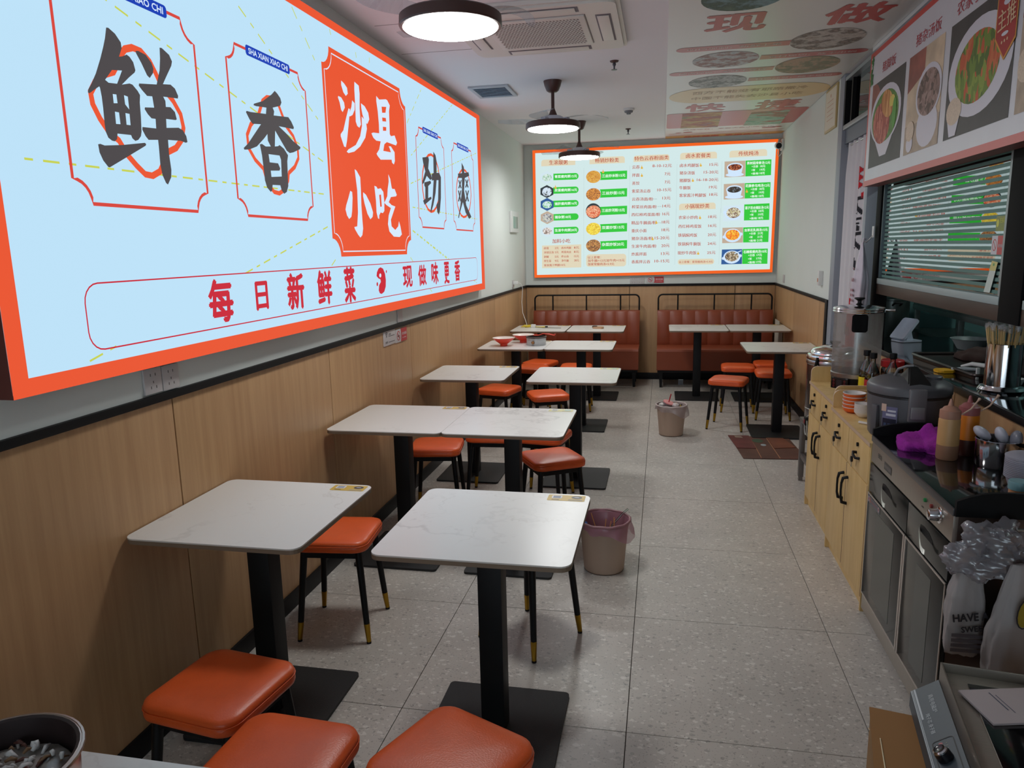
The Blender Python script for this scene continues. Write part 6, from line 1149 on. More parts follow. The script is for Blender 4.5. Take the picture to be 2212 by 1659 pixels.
o = finish(bm, 'crumpled_waste', P('waste_pinkish', rgb(150, 110, 100), 0.6, noise=0.3, nscale=20), None, True); o.location = (-0.268, 3.545, 0.01); tag(o, 'crumpled napkins filling the pink-lined bin', 'rubbish', None, 'stuff')
# rubbish in the far bin
cup = root('takeaway_cup', 'clear takeaway cup with pink lid tilted in the white-lined bin', 'cup', (0.055, 6.33, 0.235)); cup.rotation_euler = (0.15, 0.35, 0)
LA('cup_body', [(0, -0.06), (0.030, -0.06), (0.044, 0.055), (0.042, 0.055), (0.028, -0.056)], film('cup_clear', rgb(206, 190, 196), 0.5, 0.45, 0.1), cup); LA('cup_lid', [(0, 0.062), (0.046, 0.060), (0.048, 0.053), (0.043, 0.052)], P('lid_pink', rgb(222, 140, 140), 0.4), cup)
TU('straw', [(0.012, 0, -0.04), (-0.008, 0, 0.135)], 0.005, P('straw_red', rgb(178, 40, 54), 0.4), cup)
for (x, y, s_, lab, cl) in ((0.02, 6.33, 0.03, 'white crumpled tissue on the left rim of the white-lined bin', rgb(206, 202, 196)), (0.13, 6.31, 0.034, 'white crumpled napkin in the middle of the white-lined bin', rgb(200, 188, 186))):
    bm = bmesh.new(); bmesh.ops.create_icosphere(bm, subdivisions=3, radius=s_)
    for v in bm.verts: v.co *= 1 + random.uniform(-0.16, 0.16); v.co.z *= 0.6
    o = finish(bm, 'crumpled_tissue', P('tissue' + str(s_), cl, 0.7), None, True); o.location = (x, y, 0.262); tag(o, lab, 'tissue')
bm = bmesh.new()
for k in range(26):
    a = random.uniform(-0.6, 2.2); r1_ = random.uniform(0.02, 0.10); x, y = r1_ * math.cos(a), r1_ * math.sin(a); b = random.uniform(0, 6.28); l = random.uniform(0.015, 0.03)
    tube(bm, [(x, y, 0.235), (x + l * math.cos(b), y + l * math.sin(b), 0.25 + random.uniform(0, 0.02))], random.uniform(0.003, 0.006), 5, mi=k % 3)
lathe(bm, [(0, 0.232), (0.10, 0.228), (0.115, 0.21)], 18, mi=0)
o = finish(bm, 'food_scraps', [P('scrap_dark', rgb(52, 44, 42), 0.6), P('scrap_white', rgb(190, 184, 178), 0.6), P('scrap_yellow', rgb(196, 160, 40), 0.6)], None, True); o.location = (0.098, 6.340, 0.0); tag(o, 'dark and yellow food scraps heaped in the white-lined bin', 'rubbish', None, 'stuff')

cb_m = P('cardboard_wet', rgb(96, 62, 50), 0.6, noise=0.25, nscale=5); cb_edge = P('cardboard_crease', rgb(170, 118, 84), 0.6); cb_red = P('cardboard_red', rgb(104, 54, 50), 0.6, noise=0.2, nscale=6)
cd = root('flattened_carton', 'flattened dark brown carton lying on the floor by the steel urn', 'cardboard', (0, 0, 0))
def slab(name, pts, z0, z1, mat, par):
    bm = bmesh.new(); prism(bm, pts, z0, z1); bmesh.ops.recalc_face_normals(bm, faces=bm.faces); return finish(bm, name, mat, par)
slab('carton_sheet', [(0.633, 5.645), (1.10, 5.675), (1.06, 6.34), (0.585, 6.32)], 0.0015, 0.006, cb_m, cd)
slab('carton_flap', [(0.612, 5.92), (0.76, 5.93), (0.745, 6.33), (0.574, 6.325)], 0.0065, 0.011, cb_red, cd)
slab('carton_flap', [(0.90, 5.945), (1.07, 5.99), (0.998, 6.366), (0.885, 6.345)], 0.0065, 0.011, P('cardboard_rust', rgb(124, 72, 50), 0.6, noise=0.2, nscale=6), cd)
for pts in ([(0.768, 5.66), (0.762, 5.93), (0.745, 6.33)], [(0.905, 5.668), (0.895, 5.95), (0.88, 6.34)]): TU('crease', [(p[0], p[1], 0.0065) for p in pts], 0.0028, cb_edge, cd, 5)
bm = bmesh.new(); prism(bm, ellip(0.83, 6.05, 0.022, 0.03, 14), 0.0061, 0.0068); finish(bm, 'white_spot', P('spot_white', rgb(160, 170, 172), 0.5), cd)
bm = bmesh.new(); prism(bm, ellip(0.80, 6.18, 0.045, 0.06, 16), 0.0061, 0.0066); finish(bm, 'green_print', P('print_green', rgb(66, 82, 60), 0.6), cd)
slab('carton_tape', [(0.63, 6.25), (0.69, 6.24), (0.68, 6.30), (0.625, 6.31)], 0.0112, 0.012, P('tape_pale', rgb(150, 130, 112), 0.5), cd)
# ================================================================== CABINETS WITH DRAWERS
def key_set(par, x, y, z):
    LA('lock_knob', [(0, -0.010), (0.010, -0.010), (0.011, 0.0), (0, 0.0)], black_plastic, par, 12).matrix_local = Matrix.Translation((x, y, z + 0.045)) @ Matrix.Rotation(-PI / 2, 4, 'Y') @ Matrix.Translation((0, 0, 0.010))
def cabinet(label, x0, x1, y0, y1, ztop, up):
    r_ = root('drawer_cabinet', label, 'cabinet', (x0, 0, 0), 0, 'pine drawer cabinets along the kitchen wall'); d = x1 - x0; t = 0.016; ym = (y0 + y1) / 2
    B('carcass', (t, y0 + t, 0.06, d, y1 - t, ztop - t), cab_wood, r_)
    B('side_panel', (0, y0, 0, d, y0 + t, ztop - t), cab_wood, r_, 0.001); B('side_panel', (0, y1 - t, 0, d, y1, ztop - t), cab_wood, r_, 0.001)
    B('worktop', (-0.004, y0, ztop - t, d, y1, ztop), [cab_wood], r_, 0.001); B('worktop_edge', (-0.006, y0, ztop - t, -0.0035, y1, ztop), cab_edge, r_)
    B('plinth', (0.02, y0 + t, 0, 0.035, y1 - t, 0.06), cab_wood, r_)
    # rounded end board standing above the top
    for (ya, yb_) in up:
        bm = bmesh.new(); rr_ = 0.035; h = 0.092
        pts = [(0.0, 0.0), (d, 0.0), (d, h)] + [(rr_ - rr_ * math.sin(k * PI / 12), h - rr_ + rr_ * math.cos(k * PI / 12)) for k in range(7)]
        a = [bm.verts.new((p[0], ya, ztop + p[1])) for p in pts]; b = [bm.verts.new((p[0], yb_, ztop + p[1])) for p in pts]
        bm.faces.new(a); bm.faces.new(list(reversed(b))); n = len(pts)
        for k in range(n): f = bm.faces.new((a[k], b[k], b[(k + 1) % n], a[(k + 1) % n])); f.material_index = 1
        bmesh.ops.recalc_face_normals(bm, faces=bm.faces); finish(bm, 'end_board', [cab_wood, cab_edge], r_)
    zd = ztop - 0.185
    for (a, b) in ((y0 + 0.010, ym - 0.004), (ym + 0.004, y1 - 0.010)):
        dr = B('drawer', (-0.002, a, zd, t, b, ztop - t - 0.006), cab_wood, r_, 0.0012)
        yc = (a + b) / 2
        LA('drawer_knob', [(0, 0), (0.009, 0), (0.010, 0.008), (0, 0.009)], black_plastic, dr, 12).matrix_local = Matrix.Translation((-0.002, yc, ztop - 0.055)) @ Matrix.Rotation(-PI / 2, 4, 'Y')
        TU('drawer_handle', [(-0.002, yc + 0.022, ztop - 0.098), (-0.018, yc + 0.020, ztop - 0.096), (-0.021, yc + 0.005, ztop - 0.104), (-0.019, yc - 0.025, ztop - 0.112), (-0.004, yc - 0.034, ztop - 0.112)], [0.007, 0.007, 0.0055, 0.006, 0.007], black_plastic, dr, 8)
        bm = bmesh.new(); prism(bm, ellip(0, 0, 0.014, 0.013, 14), -0.0035, 0.0035); bmesh.ops.rotate(bm, verts=bm.verts, matrix=Matrix.Rotation(PI / 2, 3, 'Y'))
        o = finish(bm, 'key_head', black_plastic, dr); o.location = (-0.024, yc + 0.014, ztop - 0.128)
        B('key_blade', (-0.0255, yc + 0.0115, ztop - 0.165, -0.0225, yc + 0.0165, ztop - 0.138), steel, dr)
        TU('key_ring', [(-0.024, yc + 0.014 + 0.007 * math.sin(q), ztop - 0.112 + 0.007 * math.cos(q)) for q in [k * PI / 5 for k in range(10)]], 0.001, steel, dr, 5, closed=True)
        do = B('door', (-0.002, a, 0.065, t, b, zd - 0.006), cab_wood, r_, 0.0012)
        B('door_edge', (-0.0022, a, 0.066, -0.0002, a + 0.003, zd - 0.007), cab_edge, do)
        yh = b - 0.035 if b < ym + 0.01 else a + 0.035
        TU('door_handle', [(-0.002, yh, zd - 0.07), (-0.024, yh, zd - 0.075), (-0.030, yh, zd - 0.10), (-0.031, yh, zd - 0.135), (-0.030, yh, zd - 0.17), (-0.024, yh, zd - 0.195), (-0.002, yh, zd - 0.20)], [0.008, 0.008, 0.0055, 0.005, 0.0055, 0.008, 0.008], black_plastic, do, 8)
    return r_
ZT1, ZT2 = 0.785, 0.772
cabinet('pine drawer cabinet standing beside the steel urn, under the glass dispenser', 0.902, 1.282, 4.035, 4.685, ZT1, [(4.669, 4.685), (4.035, 4.051)])
cabinet('pine drawer cabinet next to the black stove, under the rice cooker and bowls', 0.885, 1.282, 3.262, 4.000, ZT2, [(3.984, 4.000)])

# ================================================================== GLASS-TOPPED WARMING CABINET
black_glass = P('black_glass', rgb(12, 12, 14), 0.06, 0.0, 0.6, coat=0.4); steel_brushed = P('steel_brushed', rgb(176, 168, 158), 0.36, 0.9, noise=0.05, nscale=20, stretch=(1, 12, 1))
door_glass = P('door_glass', rgb(30, 32, 31), 0.14, 0.0, 0.35); rubber = P('rubber_gasket', rgb(16, 16, 17), 0.6)
X0, YS0, YS1, ZS = 0.885, 2.345, 3.245, 0.812
sv = root('warming_cabinet', 'black and steel warming cabinet with glossy top, knob and two tall glass doors', 'warming cabinet', (X0, 0, 0))
B('body', (0.012, YS0 + 0.004, 0.06, 0.395, YS1 - 0.004, 0.795), P('steel_dark', rgb(88, 74, 68), 0.3, 0.8), sv, 0.002)
B('glass_top', (0.0, YS0, 0.797, 0.40, YS1, ZS), black_glass, sv, 0.002); B('top_edge_strip', (-0.004, YS0, 0.789, 0.002, YS1, ZS + 0.001), P('edge_grey', rgb(96, 94, 94), 0.35, 0.5), sv, 0.001)
for (ya, yb_, h) in ((YS1 - 0.004, YS1 + 0.010, 0.055), (YS0 - 0.012, YS0 + 0.002, 0.060)):
    bm = bmesh.new(); n = 12; pts = [(0.0, -0.02), (0.40, -0.02)] + [(0.40 - 0.40 * k / n, 0.018 + (h - 0.018) * (1 - (1 - min(1, (0.4 * k / n if k < n else 0.4) and (0.40 - 0.40 * k / n + 0.02) / 0.15)) ** 2)) for k in range(n + 1)]
    a = [bm.verts.new((p[0], ya, ZS + p[1])) for p in pts]; b = [bm.verts.new((p[0], yb_, ZS + p[1])) for p in pts]
    bm.faces.new(a); bm.faces.new(list(reversed(b)))
    for k in range(len(pts)): bm.faces.new((a[k], b[k], b[(k + 1) % len(pts)], a[(k + 1) % len(pts)]))
    bmesh.ops.recalc_face_normals(bm, faces=bm.faces); finish(bm, 'end_rim', P('rim_black', rgb(10, 10, 12), 0.6, spec=0.2), sv)
B('control_panel', (0.0, YS0 + 0.002, 0.702, 0.014, YS1 - 0.002, 0.789), steel_brushed, sv, 0.001)
PP = Plane2((-0.0005, 0, 0), (0, -1, 0), (0, 0, 1)); bm = bmesh.new(); quad(bm, PP, -3.06, 0.722, -2.965, 0.752, 0.0003, 0); put(bm, PP, '电热保温柜', -3.052, 0.737, -2.973, 0.737, 0.016, 0.0008, 1, 0.01); put(bm, PP, '88:8', -3.15, 0.752, -3.10, 0.752, 0.02, 0.0004, 0, 0.01)
quad(bm, PP, -2.62, 0.722, -2.60, 0.726, 0.0004, 0)
finish(bm, 'name_plate', [P('plate_dark', rgb(64, 62, 60), 0.4), P('plate_text', rgb(150, 146, 140), 0.4)], sv)
def xcyl(name, prof, mat, par, y, z, seg=20):
    o = LA(name, prof, mat, par, seg); o.matrix_local = Matrix.Translation((0, y, z)) @ Matrix.Rotation(-PI / 2, 4, 'Y'); return o
xcyl('knob', [(0, 0), (0.026, 0), (0.027, 0.004), (0.020, 0.006), (0.0185, 0.022), (0.017, 0.034), (0.012, 0.037), (0, 0.037)], chrome, sv, 2.455, 0.752)
B('knob_grip', (-0.046, 2.450, 0.736, -0.012, 2.460, 0.768), P('knob_black', rgb(30, 26, 30), 0.3), bpy.data.objects['knob']); bpy.data.objects['knob_grip'].matrix_local = bpy.data.objects['knob'].matrix_local.inverted()
xcyl('indicator_lamp', [(0, 0), (0.0075, 0), (0.007, 0.007), (0, 0.009)], P('lamp_green', rgb(40, 130, 70), 0.3), sv, 2.585, 0.757, 12); xcyl('indicator_lamp', [(0, 0), (0.0075, 0), (0.007, 0.007), (0, 0.009)], P('lamp_red', rgb(150, 60, 56), 0.3), sv, 2.525, 0.757, 12)
ymid = 2.745
for (a, b) in ((YS0 + 0.006, ymid - 0.003), (ymid + 0.003, YS1 - 0.006)):
    dr = B('drawer', (-0.002, a, 0.572, 0.010, b, 0.696), door_glass, sv, 0.001); yc = (a + b) / 2
    bm = bmesh.new(); pts = [(yc + 0.065, 0.005), (yc + 0.060, 0.018), (yc + 0.03, 0.022), (yc - 0.02, 0.018), (yc - 0.055, 0.004), (yc - 0.060, -0.010), (yc + 0.060, -0.006)]
    a_ = [bm.verts.new((-0.0028, p[0], 0.645 + p[1])) for p in pts]; bm.faces.new(a_); finish(bm, 'handle_recess', rubber, dr)
    bm = bmesh.new(); n = 10; top, bot = [], []
    for k in range(n + 1):
        t = k / n; y = yc + 0.068 - 0.136 * t; z = 0.650 - 0.028 * t + 0.010 * math.sin(t * 2 * PI) ; o_ = -0.004 - 0.022 * math.sin(PI * min(1, t * 1.1) * 0.55)
        top.append(bm.verts.new((o_, y, z))); bot.append(bm.verts.new((o_ - 0.001, y, z - 0.018)))
    for k in range(n): bm.faces.new((top[k], top[k + 1], bot[k + 1], bot[k]))
    bmesh.ops.solidify(bm, geom=list(bm.faces), thickness=0.003); finish(bm, 'pull_handle', steel, dr, True)
    do = B('door', (-0.004, a, 0.105, 0.010, b, 0.566), door_glass, sv, 0.001)
    fr_ = P('door_trim', rgb(196, 186, 178), 0.35, 0.7)
    B('door_trim', (-0.006, a, 0.560, -0.003, b, 0.567), fr_, do); B('door_trim', (-0.006, a, 0.104, -0.003, b, 0.110), fr_, do)
    yy = b if b < ymid else a
    if b < ymid: B('door_trim', (-0.007, b - 0.014, 0.108, -0.003, b, 0.563), fr_, do); B('door_trim', (-0.006, a, 0.108, -0.003, a + 0.005, 0.563), fr_, do)
    else: B('door_trim', (-0.007, a, 0.108, -0.003, a + 0.014, 0.563), fr_, do); B('door_trim', (-0.006, b - 0.005, 0.108, -0.003, b, 0.563), fr_, do)
    B('door_window', (-0.0048, a + 0.12, 0.15, -0.0040, b - 0.13, 0.52), P('door_window', rgb(54, 57, 54), 0.2, 0.0, 0.35), do)
B('sill', (0.0, YS0, 0.03, 0.02, YS1, 0.102), steel_brushed, sv, 0.002)
PP2 = Plane2((-0.0045, 0, 0), (0, -1, 0), (0, 0, 1)); bm = bmesh.new(); quad(bm, PP2, -3.235, 0.525, -3.06, 0.556, 0.0004, 0)
for u in (-3.22, -3.078): flat(bm, PP2, ellip(u, 0.541, 0.010, 0.011, 14), 0.0008, 1); flat(bm, PP2, ellip(u, 0.541, 0.006, 0.007, 12), 0.0011, 2)
quad(bm, PP2, -3.205, 0.53, -3.195, 0.552, 0.0008, 3); quad(bm, PP2, -3.19, 0.538, -3.10, 0.541, 0.0008, 2)
finish(bm, 'warning_sticker', [P('stk_grey', rgb(92, 92, 100), 0.4), P('stk_white', rgb(190, 176, 180), 0.4), P('stk_red', rgb(150, 60, 62), 0.4), P('stk_orange', rgb(170, 90, 60), 0.4)], sv)
for yy in (YS0 + 0.06, YS1 - 0.06): LA('foot', [(0, 0), (0.022, 0), (0.020, 0.035), (0.012, 0.06), (0, 0.06)], black_plastic, sv, 14, c=(0.05, yy, 0))

# ================================================================== KITCHEN COUNTER AND WHAT STANDS BEHIND IT
ctp = root('kitchen_counter', 'long glossy black counter along the kitchen hatch', 'counter', (0, 0, 0)); B('counter_slab', (1.284, -1.6, 0.953, 1.885, 5.28, 0.985), black_glass, ctp, 0.003); B('counter_edge', (1.279, -1.6, 0.953, 1.286, 5.28, 0.982), P('counter_edge', rgb(26, 24, 26), 0.35), ctp, 0.002)
B('counter_base', (1.455, -1.6, 0.0, 1.86, 5.28, 0.953), P('counter_base', rgb(92, 84, 78), 0.6), ctp)
tl = root('added_kitchen_light', 'tube light added on the kitchen ceiling to light the kitchen, out of view', 'light', (2.6, 4.2, ZC - 0.08))  # unseen lamp added so that the room behind the hatch is lit
B('tube_housing', (-0.05, -0.6, 0.03, 0.05, 0.6, 0.079), white_plastic, tl, 0.004); B('tube_diffuser', (-0.04, -0.59, 0.005, 0.04, 0.59, 0.03), EM('added_kitchen_glow', (0.86, 1.0, 0.96, 1), KITCHEN_E * 6, True), tl, 0.004)
sh = root('steel_shelf', 'two-tier steel rack standing behind the counter', 'shelf', (2.02, 5.15, 0))
B('top_shelf', (-0.12, -0.75, 1.135, 0.22, 1.0, 1.165), P('shelf_steel', rgb(150, 156, 152), 0.35, 0.8), sh, 0.003); B('mid_shelf', (-0.12, -0.75, 0.93, 0.22, 1.0, 0.95), MATS['shelf_steel'], sh, 0.003)
for yy in (-0.73, 0.12, 0.97):
    for xx in (-0.10, 0.20): B('shelf_leg', (xx - 0.018, yy - 0.018, 0.0, xx + 0.018, yy + 0.018, 1.135), MATS['shelf_steel'], sh, 0.002)
B('shelf_rail', (-0.125, -0.75, 1.10, -0.112, 1.0, 1.135), MATS['shelf_steel'], sh, 0.002)
def stockpot(label, loc, r, h, mat, lid_handle=True):
    r_ = root('stock_pot', label, 'pot', loc)
    LA('pot_body', [(0, 0), (r * 0.97, 0), (r, 0.01), (r, h), (r * 1.05, h + 0.004), (r * 1.05, h + 0.012), (r * 0.99, h + 0.014)], mat, r_, 32)
    LA('lid', [(r * 1.03, h + 0.013), (r * 0.9, h + 0.022), (r * 0.5, h + 0.032), (0, h + 0.036)], mat, r_, 32)
    if lid_handle: LA('lid_knob', [(0, h + 0.035), (0.010, h + 0.036), (0.010, h + 0.055), (0.022, h + 0.062), (0.020, h + 0.070), (0, h + 0.072)], black_plastic, r_, 14)
    for s in (-1, 1): TU('side_handle', [(-r * 0.2, s * r, h - 0.03), (-r * 0.2, s * (r + 0.05), h - 0.01), (r * 0.2, s * (r + 0.05), h - 0.01), (r * 0.2, s * r, h - 0.03)], 0.007, black_plastic, r_)
    return r_
potm = P('pot_dull', rgb(120, 128, 124), 0.32, 0.9)
q = stockpot('tall steel stock pot behind the counter, left of the white terminal', (1.62, 5.42 + 0.3, 0.90), 0.12, 0.30, potm, False)
TU('ladle_handle', [(0.05, -0.05, 0.30), (0.02, -0.15, 0.385), (-0.01, -0.20, 0.405)], [0.006, 0.012, 0.014], black_plastic, q)
B('pot_stand', (-0.16, -0.16, -0.90, 0.16, 0.16, -0.001), P('stand_dark', rgb(60, 62, 62), 0.6), q, 0.003)
stockpot('dark lidded pot on the upper tier of the steel rack', (2.08, 4.75, 1.166), 0.14, 0.15, P('pot_black', rgb(46, 48, 48), 0.35, 0.6))
stockpot('small pot on the far end of the steel rack', (2.05, 5.75, 1.166), 0.08, 0.08, potm)
# second row of kit on the rear wall side for the deep view
for k, (x, y, w, h, lab) in enumerate(((2.9, 4.6, 0.35, 1.15, 'dark kitchen appliance against the rear kitchen wall'), (3.0, 3.4, 0.38, 1.35, 'tall grey kitchen cabinet against the rear kitchen wall'))):
    kq = root('kitchen_appliance', lab, 'appliance', (x, y, 0)); B('appliance_body', (-0.3, -w, 0, 0.3, w, h), P('kit%d' % k, (rgb(50, 54, 56), rgb(84, 92, 92))[k], 0.4, 0.4), kq, 0.01); B('appliance_door', (-0.315, -w + 0.03, 0.1, -0.30, w - 0.03, h - 0.1), P('kitd%d' % k, (rgb(36, 38, 40), rgb(96, 104, 104))[k], 0.3, 0.5), kq, 0.004)
    TU('appliance_handle', [(-0.31, -w + 0.08, h - 0.2), (-0.35, -w + 0.08, h - 0.22), (-0.35, -w + 0.08, h - 0.48), (-0.31, -w + 0.08, h - 0.5)], 0.008, steel, kq)
# payment terminal
te_w = P('terminal_white', rgb(206, 212, 226), 0.35)
te = root('payment_terminal', 'white tilted payment terminal screen on the far end of the counter', 'terminal', (1.535, 5.06, 0.9855), R(20))
bm = bmesh.new(); prism(bm, rrect(-0.10, -0.085, 0.11, 0.085, 0.02), 0, 0.012); finish(bm, 'terminal_base', te_w, te, True, 40)
bm = bmesh.new(); vs = []
for x, z in ((-0.02, 0.012), (0.05, 0.012), (0.025, 0.09), (0.005, 0.10)): vs.append((x, z))
a = [bm.verts.new((p[0], -0.035, p[1])) for p in vs]; b = [bm.verts.new((p[0], 0.035, p[1])) for p in vs]
bm.faces.new(a); bm.faces.new(list(reversed(b)))
for k in range(4): bm.faces.new((a[k], b[k], b[(k + 1) % 4], a[(k + 1) % 4]))
bmesh.ops.recalc_face_normals(bm, faces=bm.faces); finish(bm, 'terminal_neck', te_w, te)
bm = bmesh.new(); prism(bm, rrect(-0.115, -0.10, 0.115, 0.10, 0.018), -0.012, 0.012, 0, 1, 0); bmesh.ops.bevel(bm, geom=[e for e in bm.edges], offset=0.003, segments=2, affect='EDGES')
o = finish(bm, 'terminal_screen', [te_w, P('terminal_face', rgb(180, 188, 206), 0.2)], te, True, 40); o.location = (-0.025, 0, 0.115); o.rotation_euler = (0, R(-52), 0)
te.scale = (0.68, 0.68, 0.68)
# tray with lump
tr = root('steel_tray', 'dark oven tray with a brown cloth on the counter behind the hatch', 'tray', (1.62, 4.02, 0.9855), R(4)); bm = bmesh.new(); prism(bm, rrect(-0.24, -0.36, 0.24, 0.36, 0.03), 0, 0.012); finish(bm, 'tray_floor', P('tray_dark', rgb(44, 30, 26), 0.35, 0.4), tr)
TU('tray_rim', [(p[0], p[1], 0.02) for p in rrect(-0.24, -0.36, 0.24, 0.36, 0.03)], 0.008, MATS['tray_dark'], tr, 6, closed=True)
bm = bmesh.new(); bmesh.ops.create_icosphere(bm, subdivisions=4, radius=0.13)
for v in bm.verts: v.co.z *= 0.45; v.co *= 1 + 0.12 * math.sin(9 * v.co.x * 8) * math.cos(7 * v.co.y * 8); v.co.z = max(-0.0, v.co.z)
o = finish(bm, 'brown_cloth', P('cloth_brown', rgb(56, 36, 30), 0.9), None, True); o.location = (1.66, 4.20, 1.001); tag(o, 'dark brown crumpled cloth lying on the oven tray', 'cloth')
dm = root('wire_strainer', 'fine mesh domed strainer on the counter beyond the brown cloth', 'strainer', (1.86, 4.42, 0.9855)); LA('mesh_dome', [(0.085, 0.0), (0.082, 0.03), (0.06, 0.065), (0.03, 0.08), (0, 0.085)], film('mesh_wire', rgb(160, 165, 162), 0.3, 0.35, 0.3), dm); TU('strainer_rim', [(0.086 * math.cos(k * PI / 12), 0.086 * math.sin(k * PI / 12), 0.003) for k in range(24)], 0.003, steel, dm, 6, closed=True)
lb = root('basin', 'grey basin on the counter left of the wire strainer', 'basin', (1.78, 4.70, 0.9855)); LA('basin_body', [(0, 0.004), (0.07, 0), (0.105, 0.06), (0.112, 0.062), (0.102, 0.058), (0.068, 0.006), (0, 0.006)], P('basin_grey', rgb(140, 150, 150), 0.4), lb)
yg = root('spatula', 'yellow and clear spatula lying on the counter edge near the tray', 'spatula', (1.36, 3.86, 0.9855), R(8)); bm = bmesh.new(); prism(bm, rrect(-0.05, -0.045, 0.03, 0.035, 0.02), 0.001, 0.014); bmesh.ops.bevel(bm, geom=list(bm.edges), offset=0.004, segments=2, affect='EDGES'); finish(bm, 'spatula_blade', P('spat_yellow', rgb(222, 168, 30), 0.4), yg, True, 50)
TU('spatula_handle', [(0.02, -0.01, 0.012), (0.07, -0.04, 0.02), (0.12, -0.07, 0.02)], [0.012, 0.010, 0.008], P('spat_clear', rgb(170, 176, 180), 0.25), yg)
lw = root('ladle', 'white-handled ladle lying across the counter by the chopstick holder', 'ladle', (1.42, 3.66, 0.9855)); TU('ladle_handle', [(-0.03, 0.10, 0.045), (0.0, 0.06, 0.062), (0.05, -0.02, 0.062), (0.09, -0.10, 0.055)], [0.006, 0.010, 0.011, 0.009], P('ladle_white', rgb(204, 206, 204), 0.35), lw); B('ladle_stem', (-0.006, -0.012, 0, 0.008, 0.0, 0.055), MATS['ladle_white'], lw, 0.002); LA('ladle_bowl', [(0, 0.0), (0.03, 0.004), (0.04, 0.03), (0.037, 0.03), (0, 0.006)], MATS['ladle_white'], lw, 16, c=(0.10, -0.13, 0))
# chopstick holder with wrapped chopsticks
hx, hy = 1.415, 3.395
hd = root('chopstick_holder', 'shiny steel cylinder holder on the counter filled with wrapped chopsticks', 'holder', (hx, hy, 0.9855)); LA('holder_body', [(0, 0), (0.080, 0), (0.088, 0.008), (0.080, 0.020), (0.066, 0.024), (0.0655, 0.20), (0.068, 0.202), (0.063, 0.202), (0.0625, 0.01), (0, 0.008)], chrome, hd, 40)
wr = film('wrapper', rgb(220, 220, 224), 0.4, 0.35, 0.35)
first = None
for k in range(34):
    a, r1_ = random.uniform(0, 6.28), 0.050 * math.sqrt(random.random()); lean = 0.25 + random.random() * 0.5; x, y = r1_ * math.cos(a), r1_ * math.sin(a)
    p0 = Vector((x * 0.7, y * 0.7, 0.02)); p1 = Vector((x * (1 + lean), y * (1 + lean), 0.262 + random.uniform(-0.012, 0.012)))
    bm = bmesh.new(); tube(bm, [p0, p1], 0.0032, 4); o = finish(bm, 'chopstick', P('bamboo', rgb(206, 176, 120), 0.6), None); o.location = (hx, hy, 0.9865); tag(o, 'wrapped bamboo chopstick standing in the steel holder', 'chopstick', 'wrapped chopsticks in the steel holder')
    tp = TU('wrapper_end', [p1 - (p1 - p0) * 0.02, p1 + Vector((random.uniform(-0.004, 0.004), random.uniform(-0.004, 0.004), 0.016))], [0.0055, 0.0075], wr, o, 5)

# ================================================================== STEEL URN ON A STAND
st_ = root('urn_stand', 'grey steel frame stand under the insulated urn', 'stand', (1.09, 5.02, 0)); gm = P('stand_steel', rgb(128, 122, 120), 0.4, 0.7)
B('stand_top', (-0.15, -0.16, 0.425, 0.15, 0.16, 0.448), gm, st_, 0.002)
for sx in (-1, 1):
    for sy in (-1, 1): lg = B('leg', (sx * 0.13 - 0.017, sy * 0.14 - 0.017, 0.03, sx * 0.13 + 0.017, sy * 0.14 + 0.017, 0.425), gm, st_, 0.002); B('leg_foot', (sx * 0.13 - 0.013, sy * 0.14 - 0.013, 0, sx * 0.13 + 0.013, sy * 0.14 + 0.013, 0.03), gm, lg)
for sy in (-1, 1): B('cross_bar', (-0.13, sy * 0.14 - 0.012, 0.17, 0.13, sy * 0.14 + 0.012, 0.20), gm, st_, 0.002)
for sx in (-1, 1): B('cross_bar', (sx * 0.13 - 0.012, -0.14, 0.17, sx * 0.13 + 0.012, 0.14, 0.20), gm, st_, 0.002)
ur = root('insulated_urn', 'large brushed steel insulated urn with tap and domed lid', 'urn', (1.10, 5.00, 0.4485)); us = P('urn_steel', rgb(168, 164, 166), 0.24, 1.0, noise=0.04, nscale=2, stretch=(1, 1, 20))
LA('urn_body', [(0, 0), (0.160, 0), (0.163, 0.01), (0.163, 0.10), (0.166, 0.104), (0.163, 0.108), (0.163, 0.395), (0.168, 0.402), (0.168, 0.42), (0.162, 0.43), (0, 0.43)], us, ur, 48)
LA('urn_lid', [(0.166, 0.428), (0.168, 0.445), (0.162, 0.458), (0.150, 0.464), (0.148, 0.475), (0.13, 0.495), (0.07, 0.512), (0, 0.516)], chrome, ur, 48); LA('lid_knob', [(0.018, 0.512), (0.02, 0.522), (0.034, 0.535), (0.03, 0.542), (0, 0.544)], black_plastic, ur, 16)
TU('clasp', [(-0.125, -0.110, 0.36), (-0.135, -0.122, 0.40), (-0.125, -0.113, 0.45)], [0.008, 0.009, 0.007], black_plastic, ur)
tp_ = TU('tap_pipe', [(-0.06, -0.148, 0.31), (-0.075, -0.20, 0.31), (-0.078, -0.235, 0.31)], 0.011, steel, ur, 10)
TU('tap_spout', [(-0.078, -0.235, 0.335), (-0.078, -0.235, 0.29), (-0.080, -0.242, 0.262)], [0.017, 0.016, 0.010], steel, ur, 8); TU('tap_lever', [(-0.078, -0.235, 0.335), (-0.076, -0.236, 0.355), (-0.078, -0.236, 0.392), (-0.078, -0.236, 0.405)], [0.010, 0.013, 0.010, 0.006], black_plastic, ur, 8)
xb = root('power_switch_box', 'small control box with coiled cable at the foot of the steel urn', 'switch box', (0.955, 4.93, 0.4485)); B('switch_housing', (-0.03, -0.025, 0.0, 0.01, 0.025, 0.055), black_plastic, xb, 0.006); B('red_rocker', (-0.034, -0.012, 0.012, -0.029, 0.012, 0.036), P('rocker_red', rgb(140, 34, 44), 0.4), xb, 0.001)
